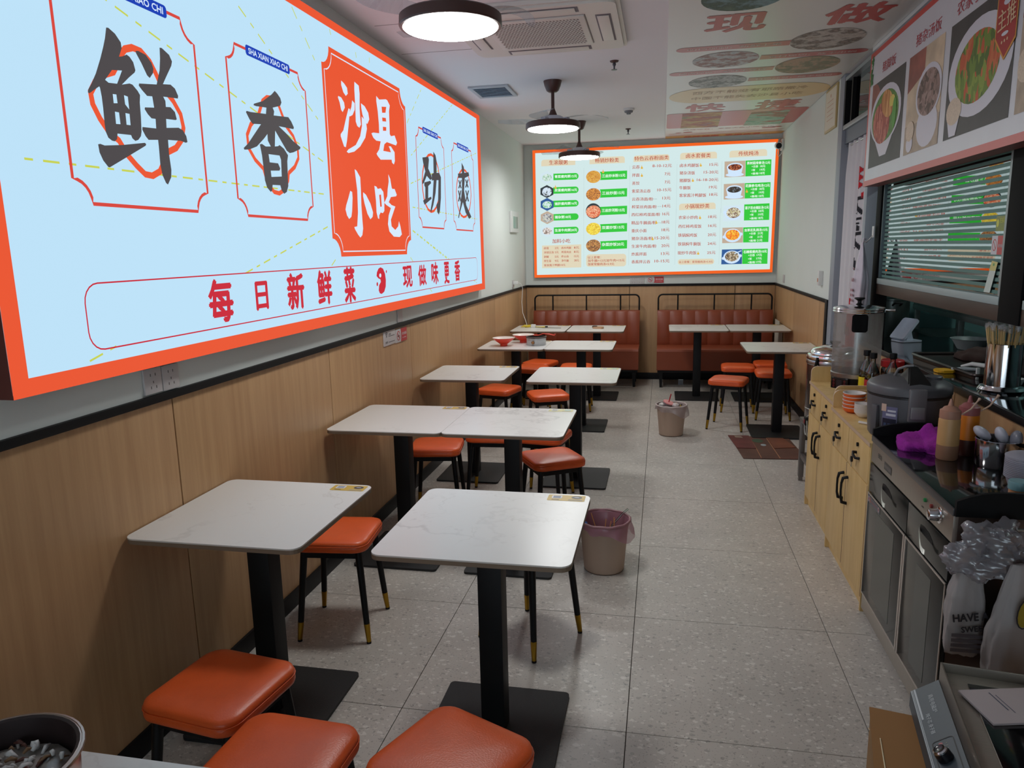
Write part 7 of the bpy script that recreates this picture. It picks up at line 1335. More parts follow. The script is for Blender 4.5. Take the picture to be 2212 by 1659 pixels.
TU('cable_loop', [(-0.02 + 0.0 * t, 0.04 * math.sin(t * 0.5), -0.03 + 0.055 * math.cos(t * 0.5) + 0.02) for t in range(13)], 0.0035, P('cable_white', rgb(176, 176, 170), 0.5), xb, 6)
TU('cable_tail', [(-0.02, -0.02, 0.06), (0.02, -0.06, 0.11), (0.03, -0.05, 0.02)], 0.0035, MATS['cable_white'], xb, 6)

# ================================================================== ON THE CABINETS
# glass dispenser
ds = root('drink_dispenser', 'tall clear drink dispenser with steel lid on a black digital base', 'dispenser', (1.066, 4.335, ZT1 + 0.0005))
LA('heater_base', [(0, 0), (0.075, 0), (0.085, 0.012), (0.088, 0.02), (0.118, 0.05), (0.122, 0.075), (0.122, 0.095), (0, 0.095)], black_plastic, ds, 40)
LA('base_ring', [(0.122, 0.094), (0.126, 0.096), (0.127, 0.118), (0.122, 0.122), (0.118, 0.122), (0.118, 0.095)], steel, ds, 40)
LA('cylinder', [(0.125, 0.12), (0.125, 0.455), (0.1225, 0.455), (0.1225, 0.125)], film('misted_glass', rgb(196, 196, 194), 0.6, 0.36, 0.30), ds, 48)
LA('tea', [(0, 0.121), (0.121, 0.121), (0.121, 0.160), (0, 0.160)], glass('tea_liquid', (0.62, 0.48, 0.20, 1), 1.33, 0.0, 0.03), ds, 40); LA('tea_leaves', [(0, 0.123), (0.09, 0.122), (0.07, 0.136), (0.03, 0.142), (0, 0.143)], P('tea_leaves', rgb(70, 46, 24), 0.8), ds)
LA('lid', [(0.118, 0.450), (0.130, 0.452), (0.133, 0.458), (0.130, 0.464), (0.133, 0.470), (0.129, 0.478), (0.09, 0.486), (0.02, 0.492), (0, 0.492)], chrome, ds, 48)
LA('lid_knob', [(0.020, 0.492), (0.010, 0.500), (0.010, 0.512), (0.028, 0.524), (0.026, 0.530), (0, 0.532)], black_plastic, ds, 18)
TU('lid_handle', [(0.125, -0.02, 0.464), (0.165, -0.03, 0.462), (0.175, -0.032, 0.462)], [0.005, 0.006, 0.009], chrome, ds)
TU('centre_rod', [(0.0, 0, 0.13), (0.0, 0, 0.34)], 0.0035, steel, ds, 6)
bm = bmesh.new(); pts = rrect(-0.038, -0.048, 0.038, 0.048, 0.014); a = []
for (r1_, sc) in ((0.1320, 1.0),):
    vs = [bm.verts.new((-(r1_) * math.cos((p[0]) / 0.126 + 1.40), -(r1_) * math.sin((p[0]) / 0.126 + 1.40), 0.400 + p[1])) for p in pts]; bm.faces.new(vs)
bmesh.ops.solidify(bm, geom=list(bm.faces), thickness=0.006); bmesh.ops.recalc_face_normals(bm, faces=bm.faces); finish(bm, 'black_label', matte_black, ds)
bm = bmesh.new(); box(bm, -0.004, -0.055, 0.0, 0.02, 0.055, 0.062, 0.004); o = finish(bm, 'display_panel', P('display_black', rgb(18, 18, 20), 0.2), ds, True, 40); o.location = (-0.095, -0.075, 0.032); o.rotation_euler = (0, 0, R(38))
PD = Plane2((-0.0045, 0, 0), (0, -1, 0), (0, 0, 1)); bm = bmesh.new(); dr_ = 1
for u in (-0.035, 0.035):
    for w_ in (0.014, 0.030, 0.046): stroke(bm, PD, ellip(u, w_, 0.005, 0.005, 10), 0.0010, 0.0003, 0, True)
flat(bm, PD, rrect(-0.018, 0.010, 0.018, 0.052, 0.003), 0.0002, 1)
q = finish(bm, 'display_marks', [EM('led_red', rgb(120, 34, 38), 1.0), P('display_grey', rgb(44, 46, 50), 0.2)], o)
# bottles
def sauce(label, x, y, z, h, r, body, capm, lab1, lab2, low=None):
    r_ = root('sauce_bottle', label, 'bottle', (x, y, z)); s = h / 0.24
    LA('bottle_body', [(0, 0), (r * 0.96, 0), (r, 0.004 * s), (r, 0.135 * s), (r * 0.92, 0.152 * s), (r * 0.45, 0.185 * s), (0.0125, 0.198 * s), (0.0125, 0.212 * s), (0, 0.212 * s)], body, r_, 28)
    if low: LA('liquid', [(0, 0.003), (r * 0.93, 0.003), (r * 0.93, low * s), (0, low * s)], P('soy', rgb(34, 14, 8), 0.3), r_, 24)
    LA('cap', [(0, h), (0.0175, h), (0.018, h - 0.003), (0.018, h - 0.026), (0.0135, h - 0.030), (0, h - 0.03)], capm, r_, 20)
    LA('label', [(r + 0.0006, 0.018 * s), (r + 0.0008, 0.022 * s), (r + 0.0008, 0.060 * s, 0), (r + 0.0008, 0.061 * s, 1), (r + 0.0008, 0.108 * s, 1), (r + 0.0004, 0.11 * s, 1)], [lab1, lab2], r_, 28)
    return r_
bg = glass('bottle_glass', (0.86, 0.88, 0.80, 1), 1.5, 0.02, 0.08); lr = P('label_red', rgb(176, 38, 42), 0.4); ly = P('label_yellow', rgb(226, 204, 36), 0.4); lg_ = P('label_grey', rgb(150, 150, 146), 0.4); lo = P('label_orange_red', rgb(206, 60, 36), 0.4)
sauce('clear vinegar bottle with yellow label, leftmost of the three sauce bottles', 1.079, 4.165, ZT1 + .0005, 0.262, 0.034, bg, black_plastic, ly, ly)
sauce('clear vinegar bottle with red label, middle one of the three sauce bottles', 1.092, 4.093, ZT1 + .0005, 0.258, 0.036, bg, black_plastic, lr, lr)
sauce('dark soy sauce bottle with yellow and red label, rightmost of the three', 1.190, 4.10, ZT1 + .0005, 0.255, 0.036, bg, black_plastic, lo, ly, 0.13)
jr = root('spice_jar', 'clear jar with wide red screw lid behind the sauce bottles', 'jar', (1.222, 4.215, ZT1 + .0005)); LA('jar_body', [(0, 0), (0.052, 0), (0.055, 0.006), (0.055, 0.155), (0.048, 0.168), (0, 0.168)], glass('jar_glass', (0.9, 0.86, 0.80, 1), 1.5, 0.02, 0.05), jr); LA('spice', [(0, 0.003), (0.051, 0.003), (0.051, 0.13), (0, 0.135)], P('spice', rgb(176, 130, 100), 0.8, noise=0.2, nscale=60), jr); LA('jar_lid', [(0, 0.205), (0.054, 0.205), (0.058, 0.200), (0.058, 0.170), (0.053, 0.168), (0, 0.168)], P('lid_red', rgb(186, 36, 40), 0.35), jr, 32)
# orange bowl stack
ob = P('bowl_orange', rgb(232, 100, 34), 0.32); ow = P('bowl_white', rgb(226, 220, 216), 0.3)
for k in range(5):
    r_ = root('bowl', ['lowest', 'second', 'middle', 'fourth', 'top'][k] + ' orange bowl of the nested orange stack', 'bowl', (0.958, 3.875, ZT2 + 0.0005 + 0.0178 * k), 0, 'stack of orange bowls')
    LA('bowl_body', [(0, 0.004), (0.030, 0.0), (0.048, 0.010), (0.0525, 0.022), (0.0535, 0.0265), (0.0545, 0.0275, 1), (0.0545, 0.0300, 1), (0.0505, 0.0300, 1), (0.045, 0.015, 1), (0, 0.010, 1)], [ob, ow], r_, 32, angle=60)
for k in range(6):
    r_ = root('bowl', ['lowest', 'second', 'third', 'fourth', 'fifth', 'top'][k] + ' small white dish of the nested white stack', 'bowl', (0.975, 3.762, ZT2 + 0.0005 + 0.0078 * k), 0, 'stack of small white dishes')
    LA('bowl_body', [(0, 0.003), (0.020, 0.0), (0.030, 0.010), (0.041, 0.024), (0.0425, 0.030), (0.0405, 0.030), (0.028, 0.012), (0, 0.007)], ow, r_, 32, angle=60)
# oil tub with flap
tb_ = root('oil_tub', 'brown oil-stained tub with open lid behind the orange bowls', 'tub', (1.075, 3.80, ZT2 + 0.0005), R(10)); om = P('tub_brown', rgb(104, 68, 30), 0.3, noise=0.3, nscale=8)
LA('tub_body', [(0, 0), (0.058, 0), (0.064, 0.01), (0.070, 0.085), (0.073, 0.09), (0.066, 0.09), (0.060, 0.012), (0, 0.01)], om, tb_, 6); LA('tub_filling', [(0, 0.075), (0.067, 0.072), (0.066, 0.06)], P('filling_cream', rgb(222, 196, 130), 0.5, noise=0.2, nscale=40), tb_, 12)
bm = bmesh.new(); prism(bm, ellip(0, 0, 0.07, 0.06, 6), 0, 0.003); o = finish(bm, 'tub_flap', P('tub_flap_brown', rgb(92, 56, 26), 0.35), tb_); o.location = (0.03, 0.02, 0.115); o.rotation_euler = (0.15, -0.35, 0.2)
TU('tub_spoon', [(0.0, 0.0, 0.08), (-0.05, 0.02, 0.14)], [0.008, 0.005], steel, tb_)
ws = root('plastic_spoon', 'white plastic spoon on the pine worktop near the rice cooker', 'spoon', (0.955, 3.585, ZT2 + 0.0005)); TU('spoon_stem', [(-0.03, 0.045, 0.006), (0.0, 0.01, 0.007), (0.03, -0.03, 0.006)], [0.007, 0.0055, 0.006], P('spoon_white', rgb(214, 210, 206), 0.4), ws)
# rice cooker
rc_g = P('cooker_grey', rgb(84, 84, 88), 0.42); rc_d = P('cooker_dark', rgb(34, 33, 35), 0.35)
rc = root('rice_cooker', 'big grey commercial rice cooker with black lid handle', 'rice cooker', (1.070, 3.435, ZT2 + 0.0005))
LA('cooker_body', [(0, 0), (0.146, 0), (0.154, 0.012), (0.160, 0.10), (0.164, 0.172), (0.164, 0.185), (0, 0.185)], rc_g, rc, 48)
LA('gasket', [(0.162, 0.184), (0.165, 0.187), (0.165, 0.193), (0.160, 0.196)], rc_d, rc, 48)
LA('lid', [(0.163, 0.194), (0.168, 0.198), (0.168, 0.226), (0.160, 0.238), (0.125, 0.254), (0.06, 0.262), (0, 0.264)], rc_g, rc, 48)
LA('steam_cap', [(0.032, 0.262), (0.033, 0.272), (0.028, 0.276), (0, 0.276)], rc_g, rc, 20, c=(0.09, -0.02, -0.006))
o = None
bm = bmesh.new(); sec = [(-0.048, -0.135, 0.240), (0.048, -0.135, 0.240), (0.030, -0.03, 0.305), (-0.030, -0.03, 0.305), ]
lo_ = [bm.verts.new(p) for p in ((-0.052, -0.150, 0.232), (0.052, -0.150, 0.232), (0.034, 0.03, 0.262), (-0.034, 0.03, 0.262))]; hi = [bm.verts.new(p) for p in ((-0.046, -0.140, 0.246), (0.046, -0.140, 0.246), (0.018, -0.035, 0.312), (-0.018, -0.035, 0.312))]
bm.faces.new(hi); bm.faces.new(list(reversed(lo_)))
for k in range(4): bm.faces.new((lo_[k], lo_[(k + 1) % 4], hi[(k + 1) % 4], hi[k]))
bmesh.ops.bevel(bm, geom=list(bm.edges), offset=0.004, segments=2, affect='EDGES'); finish(bm, 'lid_handle', P('handle_black', rgb(20, 19, 20), 0.45), rc, True, 40)
TU('carry_loop', [(-0.055, 0.02, 0.262), (-0.05, -0.005, 0.295), (-0.025, -0.03, 0.312), (0.0, -0.035, 0.314)], 0.006, P('loop_grey', rgb(120, 118, 120), 0.35), rc)
bm = bmesh.new(); box(bm, -0.034, -0.012, -0.11, 0.034, 0.010, 0.03, 0.006); o = finish(bm, 'latch', P('latch_grey', rgb(112, 110, 112), 0.35), rc, True, 40); o.location = (-0.015, -0.166, 0.205)
bm = bmesh.new(); box(bm, -0.026, -0.006, -0.05, 0.026, 0.003, 0.0, 0.003); q = finish(bm, 'latch_button', P('latch_light', rgb(134, 134, 134), 0.3), o, True, 40); q.location = (0, -0.012, -0.045)
for a in (R(205), R(25)):
    bm = bmesh.new(); box(bm, 0.0, -0.018, 0.0, 0.022, 0.018, 0.135, 0.009); o = finish(bm, 'side_handle', rc_g, rc, True, 40); o.location = (0.153 * math.cos(a), 0.153 * math.sin(a), 0.015); o.rotation_euler = (0, 0, a)
bm = bmesh.new(); n = 8
def cyl_patch(bm, r1_, a0, a1, z0, z1, mi, n=8):
    A_ = [bm.verts.new((r1_ * math.cos(a0 + (a1 - a0) * k / n), r1_ * math.sin(a0 + (a1 - a0) * k / n), z0)) for k in range(n + 1)]; B_ = [bm.verts.new((r1_ * math.cos(a0 + (a1 - a0) * k / n), r1_ * math.sin(a0 + (a1 - a0) * k / n), z1)) for k in range(n + 1)]
    for k in range(n): f = bm.faces.new((A_[k], A_[k + 1], B_[k + 1], B_[k])); f.material_index = mi
cyl_patch(bm, 0.1645, R(218), R(240), 0.045, 0.150, 0); cyl_patch(bm, 0.1650, R(219), R(239), 0.050, 0.098, 1)
for k in range(3): cyl_patch(bm, 0.1655, R(221 + 6 * k), R(225 + 6 * k), 0.060, 0.078, 2)
cyl_patch(bm, 0.1655, R(226), R(238), 0.128, 0.136, 3); cyl_patch(bm, 0.1655, R(224), R(238), 0.110, 0.120, 3); cyl_patch(bm, 0.1658, R(216.5), R(224), 0.128, 0.160, 4)
finish(bm, 'cooker_sticker', [P('rc_stk', rgb(108, 108, 138), 0.4), P('rc_stk_dark', rgb(30, 32, 52), 0.4), P('rc_stk_blue', rgb(60, 76, 110), 0.4), P('rc_stk_white', rgb(196, 196, 206), 0.4), P('rc_stk_cream', rgb(206, 176, 160), 0.4)], rc)

# ================================================================== ON THE WARMING CABINET
zt_ = ZS + 0.0005
bm = bmesh.new(); bmesh.ops.create_icosphere(bm, subdivisions=4, radius=1.0)
for v in bm.verts:
    x, y, z = v.co; f = 1 + 0.14 * math.sin(5 * x + 2 * y) + 0.10 * math.sin(9 * y - 4 * z) + 0.05 * math.sin(17 * x + 11 * y)
    v.co = Vector((x * 0.095 * f, y * 0.135 * f, max(0.0, (z * 0.045 + 0.012) * f + 0.040 * math.exp(-((x + 0.1) ** 2 + (y - 0.1) ** 2) * 14) * (z > 0))))
o = finish(bm, 'cleaning_cloth', P('cloth_purple', rgb(150, 30, 150), 0.95, noise=0.15, nscale=40, bump=0.5, bscale=300), None, True); o.location = (1.045, 3.085, zt_); o.rotation_euler = (0, 0, R(-30)); tag(o, 'crumpled purple cleaning cloth on the black glass top', 'cloth')
def squeeze(label, x, y, bodycol, sauce_col, nozzle, lvl):
    r_ = root('squeeze_bottle', label, 'bottle', (x, y, zt_), 0)
    LA('bottle_body', [(0, 0), (0.034, 0), (0.037, 0.006), (0.037, 0.004 + lvl), (0.037, 0.0045 + lvl, 1), (0.036, 0.150, 1), (0.034, 0.157, 1), (0, 0.157, 1)], [sauce_col, bodycol], r_, 32)
    LA('bottle_cap', [(0.0345, 0.156), (0.0355, 0.160), (0.0350, 0.186), (0.028, 0.190), (0.022, 0.198), (0.010, 0.203), (0, 0.203)], nozzle, r_, 28); LA('nozzle', [(0.010, 0.202), (0.007, 0.215), (0.004, 0.228), (0, 0.229)], nozzle, r_, 14)
    TU('tip_strap', [(0.034, -0.012, 0.172), (0.060, -0.02, 0.195), (0.085, -0.01, 0.225), (0.092, -0.006, 0.232)], [0.003, 0.003, 0.003, 0.006], P('strap', rgb(196, 162, 140), 0.5), r_, 6)
squeeze('pale brown squeeze bottle half full of sauce on the black glass top', 1.055, 2.915, P('sq_tan', rgb(196, 150, 98), 0.45, noise=0.08, nscale=10), P('sq_brown', rgb(150, 108, 84), 0.45), P('sq_cap_brown', rgb(172, 124, 104), 0.45), 0.052)
squeeze('orange squeeze bottle with red-brown sauce behind the pale brown one', 1.145, 2.985, P('sq_orange', rgb(206, 116, 20), 0.45), P('sq_dark', rgb(60, 22, 12), 0.45), P('sq_cap_red', rgb(150, 84, 84), 0.45), 0.058)
pn = root('spoon_pan', 'shiny steel pan holding white plastic spoons', 'pan', (1.195, 2.845, zt_)); LA('pan_body', [(0, 0), (0.066, 0), (0.070, 0.006), (0.072, 0.098), (0.076, 0.100), (0.069, 0.100), (0.066, 0.01), (0, 0.006)], chrome, pn, 40); TU('pan_handle', [(0.055, -0.045, 0.088), (0.075, -0.095, 0.094), (0.080, -0.19, 0.088)], [0.007, 0.011, 0.012], black_plastic, pn)
pw_ = P('spoon_pale', rgb(196, 192, 204), 0.35)
for k, (x, y, l, a, lab) in enumerate(((-0.035, 0.02, 0.118, 2.6, 'round white plastic spoon leaning on the left rim of the spoon pan'), (0.012, 0.005, 0.112, 1.3, 'white plastic spoon in the middle of the spoon pan'), (0.038, -0.02, 0.106, 0.3, 'grey plastic spoon at the right of the spoon pan'))):
    r_ = root('plastic_spoon', lab, 'spoon', (1.195 + x, 2.845 + y, zt_ + 0.01)); bm = bmesh.new(); bmesh.ops.create_icosphere(bm, subdivisions=3, radius=0.030)
    for v in bm.verts: v.co.z *= 0.62; v.co.x *= 1.15
    bmesh.ops.rotate(bm, verts=bm.verts, matrix=Matrix.Rotation(0.7 + 0.5 * k, 3, 'Y'))
    o = finish(bm, 'spoon_bowl', pw_ if k < 2 else P('spoon_grey', rgb(120, 120, 132), 0.35), r_, True); o.location = (0.012 * math.cos(a), 0.012 * math.sin(a), l - 0.015); TU('spoon_handle', [(0, 0, 0), (0.012 * math.cos(a), 0.012 * math.sin(a), l - 0.03)], 0.005, pw_, r_)
nl = 11
lidm = film('box_clear', rgb(214, 212, 224), 0.5, 0.75, 0.12)
for k in range(nl):
    r_ = root('takeaway_tub', ['lowest', 'second', 'third', 'fourth', 'fifth', 'sixth', 'seventh', 'eighth', 'ninth', 'tenth', 'top'][k] + (' from the bottom' if 0 < k < 10 else '') + ' translucent tub of the stack beside the spoon pan', 'container', (1.185, 2.60, zt_ + 0.0058 * k), 0, 'nested translucent takeaway tubs')
    LA('tub_body', [(0, 0.002), (0.048, 0.0), (0.058, 0.030), (0.064, 0.034), (0.064, 0.038), (0.060, 0.038), (0.054, 0.030), (0.046, 0.003), (0, 0.004)], lidm, r_, 32)
r_ = root('tub_lid', 'domed translucent lid on top of the takeaway tub stack', 'lid', (1.185, 2.60, zt_ + 0.0058 * nl + 0.034)); LA('lid_body', [(0.064, 0), (0.065, 0.006), (0.055, 0.012), (0.03, 0.018), (0, 0.019)], lidm, r_, 32)
gj = root('small_jar', 'small jar with blue-green lid on the near corner of the black glass top', 'jar', (1.105, 2.46, zt_)); LA('jar_body', [(0, 0), (0.027, 0), (0.028, 0.004), (0.028, 0.035), (0, 0.035)], P('jar_orange', rgb(190, 130, 90), 0.4), gj, 24); LA('jar_lid', [(0, 0.062), (0.029, 0.062), (0.0305, 0.058), (0.0305, 0.036), (0.028, 0.035), (0, 0.035)], P('lid_teal', rgb(110, 150, 156), 0.4), gj, 28)
gj2 = root('small_jar', 'small white-lidded jar at the right picture edge on the glass top', 'jar', (1.18, 2.43, zt_)); LA('jar_body', [(0, 0), (0.027, 0), (0.028, 0.004), (0.028, 0.035), (0, 0.035)], P('jar_white', rgb(190, 190, 196), 0.4), gj2, 24); LA('jar_lid', [(0, 0.062), (0.029, 0.062), (0.0305, 0.058), (0.0305, 0.036), (0.028, 0.035), (0, 0.035)], P('lid_white', rgb(204, 202, 208), 0.4), gj2, 28)

# ================================================================== HANGING BAGS
hk = root('hook', 'white plastic hook on the black post by the curtain', 'hook', (1.290, 5.03, 1.64)); B('hook_back', (-0.004, -0.016, 0.0, 0.004, 0.016, 0.07), white_plastic, hk, 0.003); TU('hook_wire', [(-0.004, 0.0, 0.012), (-0.02, 0.0, -0.01), (-0.035, 0.01, -0.03), (-0.045, 0.025, -0.02)], 0.003, steel, hk)
def bag_bm(w, d, h, seed, pinch=0.12, folds=5, crumple=0.0):
    rnd = random.Random(seed); bm = bmesh.new(); n = 56 if crumple > 0.01 else 36; m = 40 if crumple > 0.01 else 24; rings = []
    for j in range(m + 1):
        t = j / m; z = -h * t; f = pinch + (1 - pinch) * min(1.0, (t / 0.55)) ** 0.9
        if t > 0.93: f *= 1 - (t - 0.93) * 2.2
        ring = []
        for k in range(n):
            a = 2 * PI * k / n; rr_ = f * (1 + 0.09 * math.sin(folds * a + seed + 3 * t) + 0.05 * math.sin(11 * a + 7 * t)) + rnd.uniform(-0.01, 0.01)
            ring.append(bm.verts.new((d / 2 * rr_ * math.cos(a), w / 2 * rr_ * math.sin(a), z)))
        rings.append(ring)
    for a_, b_ in zip(rings[:-1], rings[1:]):
        for k in range(n): bm.faces.new((a_[k], b_[k], b_[(k + 1) % n], a_[(k + 1) % n]))
    bm.faces.new(list(reversed(rings[-1]))); bm.faces.new(rings[0]); bmesh.ops.recalc_face_normals(bm, faces=bm.faces)
    if crumple:
        from mathutils import noise
        for v in bm.verts:
            s1 = noise.noise(v.co * 22 + Vector((seed, 0, 0))); s2 = abs(noise.noise(v.co * 48 + Vector((0, seed, 0)))); v.co += v.normal * (crumple * s1 - crumple * 1.3 * s2)
    return bm
sb_ = root('carrier_bag', 'white carrier bag with red 1688 print hanging from the hook', 'bag', (1.232, 5.03, 1.615)); bgm = P('bag_white', rgb(204, 196, 208), 0.45); finish(bag_bm(0.19, 0.085, 0.44, 3, 0.08), 'bag_body', bgm, sb_, True)
TU('bag_loop', [(0.0, -0.01, -0.01), (0.006, 0.0, 0.02), (0.02, 0.008, 0.015)], 0.006, bgm, sb_)
PB = Plane2((-0.0435, 0, 0), (0, -1, 0), (0, 0, 1)); bm = bmesh.new(); put(bm, PB, '1688', -0.030, -0.235, 0.040, -0.235, 0.024, 0.004, 0, 0.01); put(bm, PB, '打包盒', -0.025, -0.165, 0.042, -0.165, 0.012, 0.0015, 0, 0.01)
for i in range(2):
    for j in range(4): flat(bm, PB, ellip(-0.014 + 0.036 * i, -0.30 - 0.032 * j, 0.011, 0.010, 12), 0.004, 0)
finish(bm, 'bag_print', P('bag_print', rgb(140, 52, 70), 0.5), sb_)
# curtain
cu = root('door_curtain', 'white cloth curtain with black brush letters and red figure in the kitchen doorway', 'curtain', (XR + 0.045, 0, 0))
bm = bmesh.new(); n = 90; c0, c1 = 5.345, 6.075; rows = []
def fold(u): return 0.016 * math.sin(u * 46) + 0.008 * math.sin(u * 91 + 1)
for z in (0.12, 0.6, 1.1, 1.6, 2.1, 2.27, 2.33): rows.append([bm.verts.new((fold(k / n * 0.73) * (1.0 if z < 2.2 else 0.6), c0 + (c1 - c0) * k / n, z)) for k in range(n + 1)])
for a_, b_ in zip(rows[:-1], rows[1:]):
    for k in range(n): bm.faces.new((a_[k], b_[k], b_[k + 1], a_[k + 1]))
finish(bm, 'curtain_cloth', P('curtain_cloth', rgb(214, 212, 216), 0.9), cu, True)
TU('curtain_rod', [(0.0, c0 - 0.005, 2.315), (0.0, c1 + 0.004, 2.315)], 0.008, steel, cu)
def cloth_flat(bm, pts2, mi, holes=()):
    """print that follows the folds: subdivide the outline into thin strips along y"""
    ys = [p[0] for p in pts2]; y_a, y_b = min(ys), max(ys); st = 0.008; k = 0
    y = y_a
    P_ = [Vector((p[0], p[1])) for p in pts2]
    def spans(yy):
        zs = []
        for i in range(len(P_)):
            a, b = P_[i], P_[(i + 1) % len(P_)]
            if (a.x - yy) * (b.x - yy) < 0: zs.append(a.y + (b.y - a.y) * (yy - a.x) / (b.x - a.x))
        return sorted(zs)
    while y < y_b:
        ym_ = y + st / 2; s = spans(ym_)
        for i in range(0, len(s) - 1, 2):
            v = [bm.verts.new((fold(yy - c0) - 0.0045, yy, z)) for yy, z in ((y, s[i]), (y, s[i + 1]), (y + st, s[i + 1]), (y + st, s[i]))]
            f = bm.faces.new(v); f.material_index = mi
        y += st
bm = bmesh.new()
def bar(y_a, z_a, y_b, z_b, w_, mi):
    d_ = Vector((y_b - y_a, z_b - z_a)); n_ = Vector((-d_.y, d_.x)).normalized() * w_ / 2; cloth_flat(bm, [(y_a + n_.x, z_a + n_.y), (y_b + n_.x, z_b + n_.y), (y_b - n_.x, z_b - n_.y), (y_a - n_.x, z_a - n_.y)], mi)
yc_ = 5.62
for (dz) in (1.86, 1.62):                                       # two brush characters, read top to bottom
    bar(yc_ + 0.07, dz + 0.035, yc_ - 0.07, dz + 0.055, 0.022, 0); bar(yc_ + 0.005, dz + 0.09, yc_ - 0.004, dz - 0.01, 0.022, 0); bar(yc_ + 0.0, dz + 0.02, yc_ + 0.07, dz - 0.055, 0.022, 0); bar(yc_ - 0.002, dz + 0.02, yc_ - 0.07, dz - 0.055, 0.024, 0)
bar(yc_ + 0.06, 1.76, yc_ - 0.06, 1.775, 0.016, 0); bar(yc_ + 0.05, 1.735, yc_ - 0.05, 1.742, 0.012, 0); bar(yc_ + 0.03, 1.72, yc_ - 0.01, 1.685, 0.018, 0); bar(yc_ - 0.04, 1.73, yc_ - 0.045, 1.69, 0.014, 0)
bar(yc_ - 0.03, 1.50, yc_ - 0.045, 1.42, 0.016, 0); bar(yc_ + 0.03, 1.50, yc_ + 0.02, 1.43, 0.010, 0); bar(yc_ + 0.0, 1.515, yc_ - 0.02, 1.50, 0.01, 0)
for k in range(3): cloth_flat(bm, ellip(yc_ + 0.0, 2.10 - 0.05 * k, 0.055, 0.028, 16), 1)
cloth_flat(bm, ellip(yc_ + 0.02, 1.98, 0.02, 0.02, 12), 1); cloth_flat(bm, ellip(yc_ - 0.07, 1.93, 0.022, 0.024, 12), 1); cloth_flat(bm, ellip(yc_ + 0.01, 1.38, 0.02, 0.018, 12), 1)
cloth_flat(bm, [(yc_ + 0.10, 0.80), (yc_ + 0.09, 1.20), (yc_ + 0.05, 1.30), (yc_ - 0.05, 1.30), (yc_ - 0.08, 1.18), (yc_ - 0.07, 0.80)], 1)
cloth_flat(bm, [(yc_ + 0.16, 1.08), (yc_ + 0.08, 1.00), (yc_ + 0.02, 1.12), (yc_ - 0.01, 1.20), (yc_ - 0.03, 1.00), (yc_ + 0.02, 0.86), (yc_ + 0.06, 0.93), (yc_ + 0.12, 0.96), (yc_ + 0.17, 1.05)], 0)
finish(bm, 'curtain_print', [P('print_black', rgb(34, 34, 42), 0.8), P('print_red', rgb(206, 30, 42), 0.8)], cu)
# bags hung at the near end of the warming cabinet
hr = root('bag_rail', 'steel hook rail at the near end of the warming cabinet', 'rail', (0.93, YS0 - 0.02, 0.775)); TU('rail_bar', [(0.0, 0, 0), (0.0, -0.05, 0.005), (0.30, -0.05, 0.005), (0.30, 0, 0)], 0.006, steel, hr)
clear_b = film('bag_clear', rgb(176, 172, 180), 0.45, 0.62, 0.25)
def hung(label, x, y, z, w, d, h, seed, mat, prn=None, pinch=0.2, crumple=0.004):
    r_ = root('carrier_bag', label, 'bag', (x, y, z)); bm = bag_bm(d, w, h, seed, pinch, 4, crumple); finish(bm, 'bag_body', mat, r_, True, 80)
    if prn:
        t = Plane2((0, -d / 2 - 0.010, 0), (1, 0, 0), (0, 0, 1)); bm = bmesh.new(); prn(bm, t); finish(bm, 'bag_print', [P('bagprint_black', rgb(34, 30, 36), 0.6), P('bagprint_yellow', rgb(150, 128, 30), 0.6), P('bagprint_grey', rgb(92, 86, 92), 0.6)], r_)
    return r_
def pr1(bm, t):
    put(bm, t, 'HAVE A', -0.045, -0.23, 0.05, -0.215, 0.024, 0.0015, 0, 0.05); put(bm, t, 'SWEET', -0.02, -0.265, 0.05, -0.253, 0.018, 0.0015, 0, 0.05)
    for k in range(4): quad(bm, t, -0.045, -0.29 - 0.016 * k, 0.05, -0.279 - 0.016 * k, 0.0, 2)
def pr2(bm, t):
    flat(bm, t, ellip(0.01, -0.13, 0.020, 0.045, 16, -0.15), 0.0, 1); stroke(bm, t, ellip(0.01, -0.13, 0.022, 0.048, 16, -0.15), 0.004, 0.001, 0, True); put(bm, t, 'HAVE A', -0.02, -0.34, 0.075, -0.325, 0.024, 0.0015, 0, 0.05)
    for k in range(4): quad(bm, t, -0.01, -0.40 - 0.016 * k, 0.07, -0.389 - 0.016 * k, 0.0, 2)
bw = P('bag_offwhite', rgb(158, 150, 148), 0.6)
hung('crumpled clear plastic bag bundle hanging at the top of the rail', 0.960, 2.265, 0.800, 0.22, 0.10, 0.17, 5, clear_b, None, 0.62, 0.030)
hung('white printed bag reading HAVE A on the left of the rail', 0.915, 2.285, 0.735, 0.11, 0.06, 0.36, 9, bw, pr1, 0.35)
hung('white printed bag with yellow fruit drawing, front right of the rail', 1.02, 2.215, 0.700, 0.15, 0.06, 0.46, 14, bw, pr2, 0.3)
hung('pale sagging bag at the right picture edge of the rail', 1.165, 2.20, 0.72, 0.13, 0.07, 0.40, 22, P('bag_brownish', rgb(120, 104, 98), 0.6), None, 0.3)

